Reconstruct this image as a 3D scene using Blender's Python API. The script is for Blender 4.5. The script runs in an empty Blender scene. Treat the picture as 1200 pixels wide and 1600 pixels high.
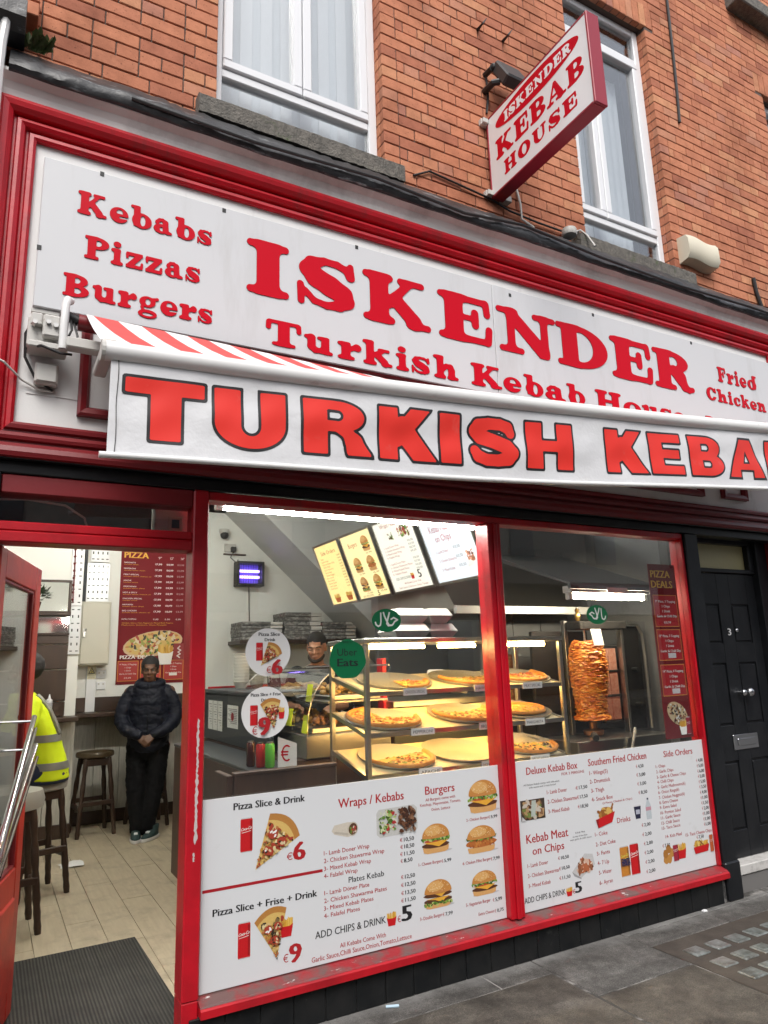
import bpy, bmesh, math, random
import numpy as np
from mathutils import Vector, Matrix

random.seed(7)
SC = bpy.context.scene
COL = SC.collection

# ------------------------------------------------------------------ camera
cd = bpy.data.cameras.new('camera')
cam = bpy.data.objects.new('camera', cd)
COL.objects.link(cam)
_r = ((0.87534612, -0.48250163, -0.03100561), (0.07489303, 0.19866474, -0.9772018), (0.47766118, 0.8530677, 0.21003642))
cam.matrix_world = Matrix(((_r[0][0], -_r[1][0], -_r[2][0], 0.0), (_r[0][1], -_r[1][1], -_r[2][1], -3.15),
                           (_r[0][2], -_r[1][2], -_r[2][2], 1.485), (0, 0, 0, 1)))
cd.sensor_fit = 'HORIZONTAL'
cd.sensor_width = 36.0
cd.lens = 33.04
cd.clip_start = 0.05
cd.clip_end = 400
SC.camera = cam

# ------------------------------------------------------------------ sky, sun, exposure
SUN_EL, SUN_AZ = 52.0, 205.0          # degrees; azimuth clockwise from +y (north)
wd = bpy.data.worlds.new('World')
SC.world = wd
wd.use_nodes = True
nt = wd.node_tree
nt.nodes.clear()
sky = nt.nodes.new('ShaderNodeTexSky')
sky.sky_type = 'NISHITA'
sky.sun_disc = False
sky.sun_elevation = math.radians(SUN_EL)
sky.sun_rotation = math.radians(SUN_AZ)
sky.air_density = 1.0
sky.dust_density = 4.0
sky.ozone_density = 1.0
hs = nt.nodes.new('ShaderNodeHueSaturation')
hs.inputs['Saturation'].default_value = 0.38
bg = nt.nodes.new('ShaderNodeBackground')
bg.inputs['Strength'].default_value = 0.15
ow = nt.nodes.new('ShaderNodeOutputWorld')
nt.links.new(sky.outputs[0], hs.inputs['Color'])
nt.links.new(hs.outputs[0], bg.inputs['Color'])
nt.links.new(bg.outputs[0], ow.inputs['Surface'])
sl = bpy.data.lights.new('sun', 'SUN')
sl.energy = 0.9
sl.angle = math.radians(25)
sl.color = (1.0, 0.97, 0.93)
so = bpy.data.objects.new('sun', sl)
COL.objects.link(so)
_a, _e = math.radians(SUN_AZ), math.radians(SUN_EL)
_d = Vector((math.sin(_a) * math.cos(_e), math.cos(_a) * math.cos(_e), math.sin(_e)))
so.rotation_euler = _d.to_track_quat('Z', 'Y').to_euler()
so.location = (0, -6, 12)
SC.view_settings.view_transform = 'Standard'
SC.view_settings.look = 'None'
SC.view_settings.exposure = 0.74
SC.view_settings.gamma = 1.0
SC.view_settings.use_curve_mapping = False
SC.render.engine = 'CYCLES'
SC.cycles.use_denoising = True
SC.cycles.max_bounces = 8
SC.cycles.transparent_max_bounces = 16
SC.cycles.caustics_reflective = False
SC.cycles.caustics_refractive = False
SC.cycles.sample_clamp_indirect = 6.0

# ------------------------------------------------------------------ materials
MATS = {}


def _new(name):
    m = bpy.data.materials.new(name)
    m.use_nodes = True
    n = m.node_tree
    n.nodes.clear()
    o = n.nodes.new('ShaderNodeOutputMaterial')
    b = n.nodes.new('ShaderNodeBsdfPrincipled')
    n.links.new(b.outputs[0], o.inputs[0])
    return m, n, b


def _noise(n, scale, detail=4, rough=0.6, stretch=None):
    tc = n.nodes.new('ShaderNodeTexCoord')
    geo = n.nodes.new('ShaderNodeNewGeometry')
    src = geo.outputs['Position']
    if stretch:
        mp = n.nodes.new('ShaderNodeMapping')
        mp.inputs['Scale'].default_value = stretch
        n.links.new(src, mp.inputs['Vector'])
        src = mp.outputs[0]
    t = n.nodes.new('ShaderNodeTexNoise')
    t.inputs['Scale'].default_value = scale
    t.inputs['Detail'].default_value = detail
    t.inputs['Roughness'].default_value = rough
    n.links.new(src, t.inputs['Vector'])
    n.nodes.remove(tc)
    return t.outputs['Fac']


def _ramp(n, fac, stops):
    r = n.nodes.new('ShaderNodeValToRGB')
    el = r.color_ramp.elements
    while len(el) < len(stops):
        el.new(0.5)
    for e, (p, c) in zip(el, stops):
        e.position = p
        e.color = (*c, 1) if len(c) == 3 else c
    n.links.new(fac, r.inputs[0])
    return r.outputs[0]


def _mixc(n, a, b, fac, mode='MIX'):
    x = n.nodes.new('ShaderNodeMix')
    x.data_type = 'RGBA'
    x.blend_type = mode
    for sock, v in ((x.inputs[6], a), (x.inputs[7], b)):
        if hasattr(v, 'is_linked'):
            n.links.new(v, sock)
        else:
            sock.default_value = (*v, 1)
    if hasattr(fac, 'is_linked'):
        n.links.new(fac, x.inputs[0])
    else:
        x.inputs[0].default_value = fac
    return x.outputs[2]


def _bump(n, b, h, strength, dist):
    bp = n.nodes.new('ShaderNodeBump')
    bp.inputs['Strength'].default_value = strength
    bp.inputs['Distance'].default_value = dist
    n.links.new(h, bp.inputs['Height'])
    n.links.new(bp.outputs[0], b.inputs['Normal'])


def mat(name, col, rough=0.5, metal=0.0, col2=None, scale=8.0, lo=0.35, hi=0.7, stretch=None,
        dirt=None, dscale=3.0, dlo=0.5, dhi=0.75, dstretch=None, bump=0.0, bscale=60.0, bdist=0.004, spec=0.5, coat=0.0):
    if name in MATS:
        return MATS[name]
    m, n, b = _new(name)
    b.inputs['Roughness'].default_value = rough
    b.inputs['Metallic'].default_value = metal
    b.inputs['Specular IOR Level'].default_value = spec
    b.inputs['Coat Weight'].default_value = coat
    c = col
    if col2:
        c = _ramp(n, _noise(n, scale, stretch=stretch), [(lo, col), (hi, col2)])
    if dirt:
        f = _ramp(n, _noise(n, dscale, 8, 0.7, dstretch), [(dlo, (0, 0, 0)), (dhi, (1, 1, 1))])
        c = _mixc(n, c, dirt, f)
    if hasattr(c, 'is_linked'):
        n.links.new(c, b.inputs['Base Color'])
    else:
        b.inputs['Base Color'].default_value = (*c, 1)
    if bump:
        _bump(n, b, _noise(n, bscale, 4), bump, bdist)
    MATS[name] = m
    return m


def emat(name, col, strength, base=(0.8, 0.8, 0.8)):
    if name in MATS:
        return MATS[name]
    m, n, b = _new(name)
    b.inputs['Base Color'].default_value = (*base, 1)
    b.inputs['Emission Color'].default_value = (*col, 1)
    b.inputs['Emission Strength'].default_value = strength
    MATS[name] = m
    return m


def glassmat(name, tint=(0.97, 0.985, 0.98), refl=1.0, rough=0.0):
    if name in MATS:
        return MATS[name]
    m = bpy.data.materials.new(name)
    m.use_nodes = True
    n = m.node_tree
    n.nodes.clear()
    o = n.nodes.new('ShaderNodeOutputMaterial')
    t = n.nodes.new('ShaderNodeBsdfTransparent')
    t.inputs[0].default_value = (*tint, 1)
    g = n.nodes.new('ShaderNodeBsdfGlossy')
    g.inputs['Roughness'].default_value = rough
    f = n.nodes.new('ShaderNodeFresnel')
    f.inputs['IOR'].default_value = 1.5
    mu = n.nodes.new('ShaderNodeMath')
    mu.operation = 'MULTIPLY'
    mu.use_clamp = True
    mu.inputs[1].default_value = refl
    mx = n.nodes.new('ShaderNodeMixShader')
    ge = n.nodes.new('ShaderNodeNewGeometry')
    io = n.nodes.new('ShaderNodeMath')
    io.operation = 'MULTIPLY_ADD'
    io.inputs[1].default_value = 1 / 1.5 - 1.5
    io.inputs[2].default_value = 1.5
    n.links.new(ge.outputs['Backfacing'], io.inputs[0])
    n.links.new(io.outputs[0], f.inputs['IOR'])
    n.links.new(f.outputs[0], mu.inputs[0])
    n.links.new(mu.outputs[0], mx.inputs[0])
    n.links.new(t.outputs[0], mx.inputs[1])
    n.links.new(g.outputs[0], mx.inputs[2])
    n.links.new(mx.outputs[0], o.inputs[0])
    MATS[name] = m
    return m


def colmat(name='print', rough=0.45, emit=0.0):
    """flat colours carried by the mesh (printed graphics)"""
    if name in MATS:
        return MATS[name]
    m, n, b = _new(name)
    a = n.nodes.new('ShaderNodeAttribute')
    a.attribute_name = 'Col'
    b.inputs['Roughness'].default_value = rough
    c = a.outputs['Color']
    c = _mixc(n, c, _ramp(n, _noise(n, 220, 2), [(0.3, (0.75, 0.75, 0.75)), (0.7, (1, 1, 1))]), 0.5, 'MULTIPLY')
    n.links.new(c, b.inputs['Base Color'])
    if emit:
        n.links.new(c, b.inputs['Emission Color'])
        b.inputs['Emission Strength'].default_value = emit
    MATS[name] = m
    return m


# ------------------------------------------------------------------ objects
WL = {}       # world location of each thing / part, by object name


def thing(name, label, cat, loc, group=None):
    o = bpy.data.objects.new(name, None)
    COL.objects.link(o)
    o.empty_display_size = 0.1
    o.location = loc
    o['label'] = label
    o['category'] = cat
    if group:
        o['group'] = group
    WL[o.name] = Vector(loc)
    return o


def tag(o, label, cat, group=None):
    o['label'] = label
    o['category'] = cat
    if group:
        o['group'] = group
    return o


def struct(o):
    o['kind'] = 'structure'
    return o


def dup(root, loc, rotz=0.0, label=None):
    r = root.copy()
    COL.objects.link(r)
    r.location = loc
    r.rotation_euler = (0, 0, rotz)
    if label:
        r['label'] = label
    for ch in list(root.children):
        c = ch.copy()
        COL.objects.link(c)
        c.parent = r
        for g in ch.children:
            d = g.copy()
            COL.objects.link(d)
            d.parent = c
    return r


class MB:
    def __init__(s):
        s.v, s.f, s.m, s.c = [], [], [], []
        s.cur, s.mi = None, 0

    def add(s, vs, fs):
        o = len(s.v)
        s.v.extend([tuple(map(float, p)) for p in vs])
        for f in fs:
            s.f.append([i + o for i in f])
            s.m.append(s.mi)
            s.c.append(s.cur)
        return s

    def box(s, x0, y0, z0, x1, y1, z1, c=0.0, M=None):
        if x1 < x0: x0, x1 = x1, x0
        if y1 < y0: y0, y1 = y1, y0
        if z1 < z0: z0, z1 = z1, z0
        lo, hi = (x0, y0, z0), (x1, y1, z1)
        if c <= 0:
            vs = [(x, y, z) for z in (z0, z1) for y in (y0, y1) for x in (x0, x1)]
            fs = [(0, 2, 3, 1), (4, 5, 7, 6), (0, 1, 5, 4), (2, 6, 7, 3), (0, 4, 6, 2), (1, 3, 7, 5)]
        else:
            c = min(c, *( (hi[i] - lo[i]) * 0.45 for i in range(3)))
            vs, ix = [], {}
            for sx in (0, 1):
                for sy in (0, 1):
                    for sz in (0, 1):
                        sg = (sx, sy, sz)
                        for ax in range(3):
                            p = []
                            for i in range(3):
                                q = hi[i] if sg[i] else lo[i]
                                if i != ax:
                                    q += -c if sg[i] else c
                                p.append(q)
                            ix[sg, ax] = len(vs)
                            vs.append(tuple(p))
            fs = []
            for ax in range(3):
                a, b = (ax + 1) % 3, (ax + 2) % 3
                for sd in (0, 1):
                    q = []
                    for (u, w) in ((0, 0), (1, 0), (1, 1), (0, 1)):
                        sg = [0, 0, 0]
                        sg[ax], sg[a], sg[b] = sd, u, w
                        q.append(ix[tuple(sg), ax])
                    fs.append(q if sd else q[::-1])
                for u in (0, 1):
                    for w in (0, 1):
                        q = []
                        for t in (0, 1):
                            sg = [0, 0, 0]
                            sg[ax], sg[a], sg[b] = t, u, w
                            q.append(tuple(sg))
                        fs.append([ix[q[0], a], ix[q[1], a], ix[q[1], b], ix[q[0], b]])
            for sx in (0, 1):
                for sy in (0, 1):
                    for sz in (0, 1):
                        fs.append([ix[(sx, sy, sz), k] for k in range(3)])
        if M is not None:
            vs = [tuple(M @ Vector(p)) for p in vs]
        return s.add(vs, fs)

    def tube(s, pts, r, n=8, r1=None, caps=True):
        pts = [Vector(p) for p in pts]
        k = len(pts)
        rs = [r + ((r1 if r1 is not None else r) - r) * i / max(1, k - 1) for i in range(k)] if not hasattr(r, '__len__') else r
        vs = []
        up = None
        for i, p in enumerate(pts):
            t = (pts[min(k - 1, i + 1)] - pts[max(0, i - 1)]).normalized()
            if up is None:
                up = t.orthogonal().normalized()
            else:
                up = (up - t * up.dot(t))
                up = up.normalized() if up.length > 1e-6 else t.orthogonal().normalized()
            w = t.cross(up)
            for j in range(n):
                a = 2 * math.pi * j / n
                vs.append(p + (up * math.cos(a) + w * math.sin(a)) * rs[i])
        fs = [(i * n + j, i * n + (j + 1) % n, (i + 1) * n + (j + 1) % n, (i + 1) * n + j) for i in range(k - 1) for j in range(n)]
        if caps:
            fs += [tuple(range(n))[::-1], tuple((k - 1) * n + j for j in range(n))]
        return s.add(vs, fs)

    def lathe(s, prof, cx, cy, n=16, sx=1.0, sy=1.0, cap=True):
        vs = []
        for (r, z) in prof:
            for j in range(n):
                a = 2 * math.pi * j / n
                vs.append((cx + r * sx * math.cos(a), cy + r * sy * math.sin(a), z))
        k = len(prof)
        fs = [(i * n + j, i * n + (j + 1) % n, (i + 1) * n + (j + 1) % n, (i + 1) * n + j) for i in range(k - 1) for j in range(n)]
        if cap:
            fs += [tuple(range(n))[::-1], tuple((k - 1) * n + j for j in range(n))]
        return s.add(vs, fs)

    def extrude(s, prof, axis, a, b):
        """closed 2-D profile pushed along an axis; profile coords are the other two axes in order"""
        n = len(prof)
        vs = []
        for t in (a, b):
            for (p, q) in prof:
                vs.append((t, p, q) if axis == 0 else ((p, t, q) if axis == 1 else (p, q, t)))
        fs = [(i, (i + 1) % n, n + (i + 1) % n, n + i) for i in range(n)] + [tuple(range(n))[::-1], tuple(range(n, 2 * n))]
        return s.add(vs, fs)

    def ball(s, c, r, n=10, k=6, sc=(1, 1, 1)):
        vs = [(c[0], c[1], c[2] - r * sc[2])]
        for i in range(1, k):
            t = math.pi * i / k
            for j in range(n):
                a = 2 * math.pi * j / n
                vs.append((c[0] + r * sc[0] * math.sin(t) * math.cos(a), c[1] + r * sc[1] * math.sin(t) * math.sin(a), c[2] - r * sc[2] * math.cos(t)))
        vs.append((c[0], c[1], c[2] + r * sc[2]))
        fs = [(0, 1 + (j + 1) % n, 1 + j) for j in range(n)]
        for i in range(k - 2):
            for j in range(n):
                a = 1 + i * n
                fs.append((a + j, a + (j + 1) % n, a + n + (j + 1) % n, a + n + j))
        a = 1 + (k - 2) * n
        fs += [(len(vs) - 1, a + j, a + (j + 1) % n) for j in range(n)]
        return s.add(vs, fs)

    def mesh(s, name, mats, smooth=False, fix=True, org=None):
        me = bpy.data.meshes.new(name)
        vs = s.v
        if org is not None:
            vs = [(p[0] - org[0], p[1] - org[1], p[2] - org[2]) for p in vs]
        me.from_pydata(vs, [], s.f)
        for m in (mats if isinstance(mats, (list, tuple)) else [mats]):
            me.materials.append(m)
        if any(s.m):
            me.polygons.foreach_set('material_index', s.m)
        if any(c is not None for c in s.c):
            at = me.color_attributes.new('Col', 'FLOAT_COLOR', 'CORNER')
            buf = []
            for f, c in zip(s.f, s.c):
                c = c or (0.8, 0.8, 0.8)
                buf.extend((c[0], c[1], c[2], 1.0) * len(f))
            at.data.foreach_set('color', buf)
        if fix:
            bm = bmesh.new()
            bm.from_mesh(me)
            bmesh.ops.recalc_face_normals(bm, faces=bm.faces)
            bm.to_mesh(me)
            bm.free()
        if smooth:
            me.polygons.foreach_set('use_smooth', [True] * len(me.polygons))
            if smooth != 'all':
                try:
                    me.set_sharp_from_angle(angle=math.radians(40))
                except Exception:
                    pass
        me.update()
        return me

    def build(s, name, mats, parent=None, smooth=False, fix=True, label=None):
        if not s.v:
            return None
        a = np.array(s.v)
        org = Vector(((a[:, 0].min() + a[:, 0].max()) / 2, (a[:, 1].min() + a[:, 1].max()) / 2, a[:, 2].min()))
        me = s.mesh(name, mats, smooth, fix, org)
        o = link(name, me, org, parent, label)
        if 'lettering' in name or name == 'euro_signs':
            o['kind'] = 'stuff'
        return o


def link(name, me, org, parent=None, label=None):
    o = bpy.data.objects.new(name, me)
    COL.objects.link(o)
    o.location = Vector(org) - (WL[parent.name] if parent else Vector((0, 0, 0)))
    if parent:
        o.parent = parent
    WL[o.name] = Vector(org)
    if label:
        o['label'] = label
    return o


def box(name, m, x0, y0, z0, x1, y1, z1, parent=None, c=0.003, label=None):
    return MB().box(x0, y0, z0, x1, y1, z1, c).build(name, m, parent, label=label)


def tube(name, m, pts, r, parent=None, n=8, smooth=True, label=None):
    return MB().tube(pts, r, n).build(name, m, parent, smooth=smooth, label=label)


# ------------------------------------------------------------------ lettering: glyphs from distance fields
class G:
    """a glyph drawn as a union of soft strokes; cap height 1"""
    NX, H = 0, 0

    def __init__(s, w, cell=0.026, lo=-0.42, hi=1.1):
        s.xs = np.arange(-0.1, w + 0.1 + cell, cell)
        s.ys = np.arange(lo, hi + cell, cell)
        s.X, s.Y = np.meshgrid(s.xs, s.ys)
        s.d = np.full(s.X.shape, 9.0)

    def cap(s, x0, y0, x1, y1, r0, r1=None):
        r1 = r0 if r1 is None else r1
        dx, dy = x1 - x0, y1 - y0
        l2 = dx * dx + dy * dy + 1e-12
        t = np.clip(((s.X - x0) * dx + (s.Y - y0) * dy) / l2, 0, 1)
        return np.hypot(s.X - x0 - t * dx, s.Y - y0 - t * dy) - (r0 + (r1 - r0) * t)

    def boxd(s, x0, y0, x1, y1, r=0.0):
        cx, cy, hx, hy = (x0 + x1) / 2, (y0 + y1) / 2, (x1 - x0) / 2 - r, (y1 - y0) / 2 - r
        qx, qy = np.abs(s.X - cx) - hx, np.abs(s.Y - cy) - hy
        return np.hypot(np.maximum(qx, 0), np.maximum(qy, 0)) + np.minimum(np.maximum(qx, qy), 0) - r

    def elld(s, cx, cy, rx, ry):
        k = np.hypot((s.X - cx) / rx, (s.Y - cy) / ry)
        k2 = np.hypot((s.X - cx) / rx ** 2, (s.Y - cy) / ry ** 2) + 1e-9
        return k * (k - 1) / k2

    def U(s, d, k=0.0):
        if k <= 0:
            s.d = np.minimum(s.d, d)
        else:
            h = np.clip(0.5 + 0.5 * (s.d - d) / k, 0, 1)
            s.d = s.d + (d - s.d) * h - k * h * (1 - h)
        return s

    def S(s, d):
        s.d = np.maximum(s.d, -d)
        return s

    def poly(s, pts, k=0.05):
        for (a, b) in zip(pts, pts[1:]):
            s.U(s.cap(a[0], a[1], b[0], b[1], a[2], b[2]), k)
        return s

    def stem(s, x0, x1, y0=0.02, y1=0.98, sb=None, stp=None, k=0.11, r=0.066):
        s.U(s.boxd(x0, y0, x1, y1, 0.03), k)
        if sb:
            s.U(s.cap(sb[0] + r, y0 - 0.02 + r, sb[1] - r, y0 - 0.02 + r, r), k)
        if stp:
            s.U(s.cap(stp[0] + r, y1 + 0.02 - r, stp[1] - r, y1 + 0.02 - r, r), k)
        return s

    def cells(s, grow=0.0, merge=True):
        """polygons covering {d < grow}, and the outline segments"""
        d = s.d - grow
        ins = d < 0
        cnt = ins[:-1, :-1].astype(int) + ins[1:, :-1] + ins[:-1, 1:] + ins[1:, 1:]
        polys, segs = [], []
        xs, ys = s.xs, s.ys
        ny, nx = cnt.shape
        for j in range(ny):
            row = cnt[j]
            i = 0
            idx = np.nonzero(row)[0]
            if not len(idx):
                continue
            run = None
            for i in list(idx) + [None]:
                full = i is not None and row[i] == 4
                if full and merge:
                    if run and run[1] == i:
                        run[1] = i + 1
                        continue
                    if run:
                        polys.append([(xs[run[0]], ys[j]), (xs[run[1]], ys[j]), (xs[run[1]], ys[j + 1]), (xs[run[0]], ys[j + 1])])
                    run = [i, i + 1]
                    continue
                if run:
                    polys.append([(xs[run[0]], ys[j]), (xs[run[1]], ys[j]), (xs[run[1]], ys[j + 1]), (xs[run[0]], ys[j + 1])])
                    run = None
                if i is None:
                    break
                c = [(xs[i], ys[j], d[j, i]), (xs[i + 1], ys[j], d[j, i + 1]), (xs[i + 1], ys[j + 1], d[j + 1, i + 1]), (xs[i], ys[j + 1], d[j + 1, i])]
                p, fl = [], []
                for a in range(4):
                    A, B = c[a], c[(a + 1) % 4]
                    if A[2] < 0:
                        p.append((A[0], A[1])); fl.append(0)
                    if (A[2] < 0) != (B[2] < 0):
                        t = A[2] / (A[2] - B[2])
                        p.append((A[0] + (B[0] - A[0]) * t, A[1] + (B[1] - A[1]) * t)); fl.append(1)
                if len(p) >= 3:
                    polys.append(p)
                    for a in range(len(p)):
                        if fl[a] and fl[(a + 1) % len(p)]:
                            segs.append((p[a], p[(a + 1) % len(p)]))
        return polys, segs


def _mir(g):
    g.d = g.d[:, ::-1].copy()
    return g


def cooper(ch):
    """soft heavy slab-serif letters"""
    if ch == 'I':
        g = G(0.78); g.stem(0.18, 0.6, sb=(0, 0.78), stp=(0, 0.78))
    elif ch in 'Ss':
        g = G(1.12)
        g.poly([(0.98, 0.72, 0.07), (0.93, 0.85, 0.075), (0.75, 0.92, 0.07), (0.52, 0.93, 0.07), (0.30, 0.84, 0.13), (0.24, 0.71, 0.165), (0.38, 0.57, 0.2),
                (0.62, 0.46, 0.21), (0.84, 0.35, 0.19), (0.9, 0.23, 0.155), (0.78, 0.11, 0.1), (0.55, 0.065, 0.065), (0.33, 0.11, 0.06), (0.17, 0.27, 0.06)], 0.03)
        g.U(g.cap(1.0, 0.95, 1.02, 0.72, 0.055), 0.05); g.U(g.cap(0.09, 0.38, 0.1, 0.06, 0.06), 0.05)
    elif ch in 'Kk':
        g = G(1.45)
        g.stem(0.15, 0.55, sb=(0, 0.68), stp=(0, 0.66) if ch == 'K' else (-0.02, 0.5))
        top = 0.93 if ch == 'K' else 0.66
        g.U(g.cap(0.55, 0.42, 0.98, top - 0.06, 0.1, 0.08), 0.05)
        g.U(g.cap(0.82, top, 1.3, top, 0.066), 0.08)
        g.U(g.cap(0.72, 0.5 if ch == 'K' else 0.42, 1.12, 0.14, 0.15, 0.16), 0.06)
        g.U(g.cap(1.0, 0.066, 1.42, 0.066, 0.066), 0.08)
    elif ch in 'EF':
        g = G(1.25)
        g.stem(0.15, 0.57, sb=(0, 0.72), stp=(0, 0.7))
        g.U(g.boxd(0.3, 0.86, 1.15, 1.0, 0.05), 0.04); g.U(g.cap(1.12, 0.92, 1.14, 0.69, 0.08), 0.05)
        g.U(g.cap(0.5, 0.53, 0.85, 0.53, 0.06), 0.04); g.U(g.cap(0.85, 0.66, 0.85, 0.4, 0.085), 0.05)
        if ch == 'E':
            g.U(g.boxd(0.3, 0.0, 1.15, 0.14, 0.05), 0.04); g.U(g.cap(1.14, 0.08, 1.17, 0.35, 0.08), 0.05)
    elif ch == 'N':
        g = G(1.6)
        g.stem(0.26, 0.46, sb=(0.04, 0.68)); g.U(g.cap(0.07, 0.93, 0.5, 0.93, 0.066), 0.08)
        g.U(g.cap(0.4, 0.85, 1.2, 0.14, 0.15, 0.17), 0.05)
        g.U(g.boxd(1.16, 0.03, 1.36, 0.98, 0.03), 0.06); g.U(g.cap(1.02, 0.93, 1.52, 0.93, 0.066), 0.09)
        g.S(g.boxd(-0.2, -0.5, 2.0, 0.0))
    elif ch == 'D':
        g = G(1.5)
        b = np.maximum(g.elld(0.6, 0.5, 0.9, 0.5), 0.35 - g.X)
        b = np.maximum(b, -np.maximum(g.elld(0.66, 0.5, 0.4, 0.355), 0.6 - g.X))
        g.U(b, 0.0); g.stem(0.15, 0.58, sb=(0, 0.7), stp=(0, 0.7), k=0.05)
    elif ch in 'RPB':
        g = G(1.4)
        b = np.maximum(g.elld(0.62, 0.73, 0.62, 0.27), 0.35 - g.X)
        b = np.maximum(b, -np.maximum(g.elld(0.66, 0.73, 0.2, 0.135), 0.57 - g.X))
        g.U(b, 0.0)
        if ch == 'B':
            b = np.maximum(g.elld(0.64, 0.27, 0.68, 0.27), 0.35 - g.X)
            b = np.maximum(b, -np.maximum(g.elld(0.68, 0.27, 0.24, 0.13), 0.57 - g.X))
            g.U(b, 0.03)
        if ch == 'R':
            g.poly([(0.7, 0.5, 0.15), (0.93, 0.34, 0.19), (1.04, 0.15, 0.13), (1.18, 0.075, 0.075), (1.32, 0.1, 0.065)], 0.04)
        g.stem(0.15, 0.57, sb=(0, 0.74), stp=(0, 0.7), k=0.06)
    elif ch == 'T':
        g = G(1.2)
        g.stem(0.4, 0.8, sb=(0.2, 1.0)); g.U(g.boxd(0.08, 0.86, 1.12, 1.0, 0.06), 0.05)
        g.U(g.cap(0.09, 0.9, 0.08, 0.68, 0.085), 0.06); g.U(g.cap(1.11, 0.9, 1.12, 0.68, 0.085), 0.06)
    elif ch == 'H':
        g = G(1.5)
        g.stem(0.15, 0.55, sb=(0, 0.7), stp=(0, 0.7)); g.stem(0.95, 1.35, sb=(0.8, 1.5), stp=(0.8, 1.5)); g.U(g.boxd(0.4, 0.42, 1.1, 0.58))
    elif ch in 'OoC':
        q = 1.0 if ch != 'o' else 0.7
        g = G(1.35 * q)
        g.U(g.elld(0.66 * q, 0.5 * q, 0.66 * q, 0.515 * q))
        g.S(g.elld(0.68 * q, 0.5 * q, 0.24 * q, 0.36 * q))
        if ch == 'C':
            g.S(g.boxd(0.85, 0.3, 1.5, 0.66, 0.05)); g.U(g.cap(1.18, 0.92, 1.2, 0.66, 0.075), 0.05)
    elif ch == 'c':
        g = G(0.85)
        g.U(g.elld(0.44, 0.34, 0.44, 0.355)); g.S(g.elld(0.5, 0.34, 0.15, 0.25)); g.S(g.boxd(0.6, 0.2, 1.0, 0.42, 0.04))
        g.U(g.cap(0.7, 0.5, 0.7, 0.52, 0.13), 0.04)
    elif ch == 'U':
        g = G(1.45)
        g.stem(0.15, 0.55, 0.3, 0.98, stp=(0, 0.7)); g.stem(1.02, 1.22, 0.3, 0.98, stp=(0.85, 1.4))
        b = np.maximum(g.elld(0.68, 0.4, 0.53, 0.41), g.Y - 0.42)
        b = np.maximum(b, -np.maximum(g.elld(0.79, 0.42, 0.24, 0.3), g.Y - 0.6))
        g.U(b, 0.02)
        g.S(np.maximum(g.boxd(0.56, 0.35, 1.01, 0.9), 0.35 - g.Y))
    elif ch == 'A':
        g = G(1.55)
        g.U(g.cap(0.24, 0.07, 0.66, 0.9, 0.07)); g.U(g.cap(0.74, 0.86, 1.12, 0.15, 0.13, 0.2), 0.05)
        g.U(g.cap(0.4, 0.33, 1.0, 0.33, 0.06), 0.03)
        g.U(g.cap(0.07, 0.066, 0.5, 0.066, 0.066), 0.08); g.U(g.cap(0.8, 0.066, 1.5, 0.066, 0.066), 0.08)
    elif ch == 'e':
        g = G(0.88)
        g.U(g.elld(0.44, 0.34, 0.44, 0.355)); g.S(np.maximum(g.elld(0.46, 0.45, 0.15, 0.15), 0.4 - g.Y))
        g.S(g.cap(0.5, 0.24, 1.0, 0.27, 0.05)); g.U(g.boxd(0.3, 0.3, 0.84, 0.4, 0.02))
    elif ch in 'bd':
        g = G(0.95)
        g.U(g.elld(0.5, 0.34, 0.45, 0.355)); g.S(g.elld(0.54, 0.34, 0.12, 0.24))
        g.stem(0.12, 0.42, 0.05, 0.98, stp=(-0.02, 0.4), k=0.04)
        if ch == 'd':
            _mir(g)
    elif ch == 'a':
        g = G(0.95)
        g.U(g.elld(0.36, 0.21, 0.36, 0.22)); g.S(g.elld(0.4, 0.2, 0.1, 0.1))
        g.poly([(0.17, 0.5, 0.1), (0.28, 0.62, 0.075), (0.45, 0.64, 0.07), (0.58, 0.52, 0.14), (0.6, 0.2, 0.145), (0.68, 0.09, 0.09), (0.86, 0.075, 0.06)], 0.03)
    elif ch == 'i':
        g = G(0.6)
        g.stem(0.14, 0.46, 0.02, 0.68, sb=(0, 0.6), stp=(0, 0.44)); g.U(g.elld(0.29, 0.9, 0.19, 0.13))
    elif ch == 'z':
        g = G(0.85)
        g.U(g.boxd(0.06, 0.54, 0.8, 0.7, 0.03)); g.U(g.boxd(0.04, 0.0, 0.8, 0.15, 0.03)); g.U(g.cap(0.62, 0.55, 0.22, 0.12, 0.12), 0.03)
        g.U(g.cap(0.09, 0.6, 0.1, 0.46, 0.06), 0.05); g.U(g.cap(0.76, 0.1, 0.77, 0.25, 0.06), 0.05)
    elif ch == 'u':
        g = G(1.05)
        g.poly([(0.27, 0.6, 0.15), (0.27, 0.25, 0.15), (0.4, 0.12, 0.12), (0.6, 0.12, 0.1), (0.74, 0.25, 0.1)], 0.03)
        g.stem(0.62, 0.92, 0.02, 0.68, sb=(0.7, 1.05), stp=(0.48, 0.9), k=0.06); g.U(g.cap(0.07, 0.63, 0.3, 0.63, 0.066), 0.08)
    elif ch == 'r':
        g = G(0.88)
        g.stem(0.13, 0.45, 0.02, 0.68, sb=(0, 0.6), stp=(0, 0.42)); g.U(g.cap(0.4, 0.4, 0.68, 0.58, 0.07, 0.12), 0.06); g.U(g.elld(0.7, 0.54, 0.15, 0.145), 0.03)
    elif ch in 'hn':
        g = G(1.1)
        g.stem(0.13, 0.43, 0.02, 0.98 if ch == 'h' else 0.68, sb=(0, 0.52), stp=(-0.02, 0.4))
        g.poly([(0.42, 0.42, 0.09), (0.55, 0.58, 0.1), (0.74, 0.55, 0.13), (0.78, 0.4, 0.15), (0.78, 0.15, 0.15)], 0.03)
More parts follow.
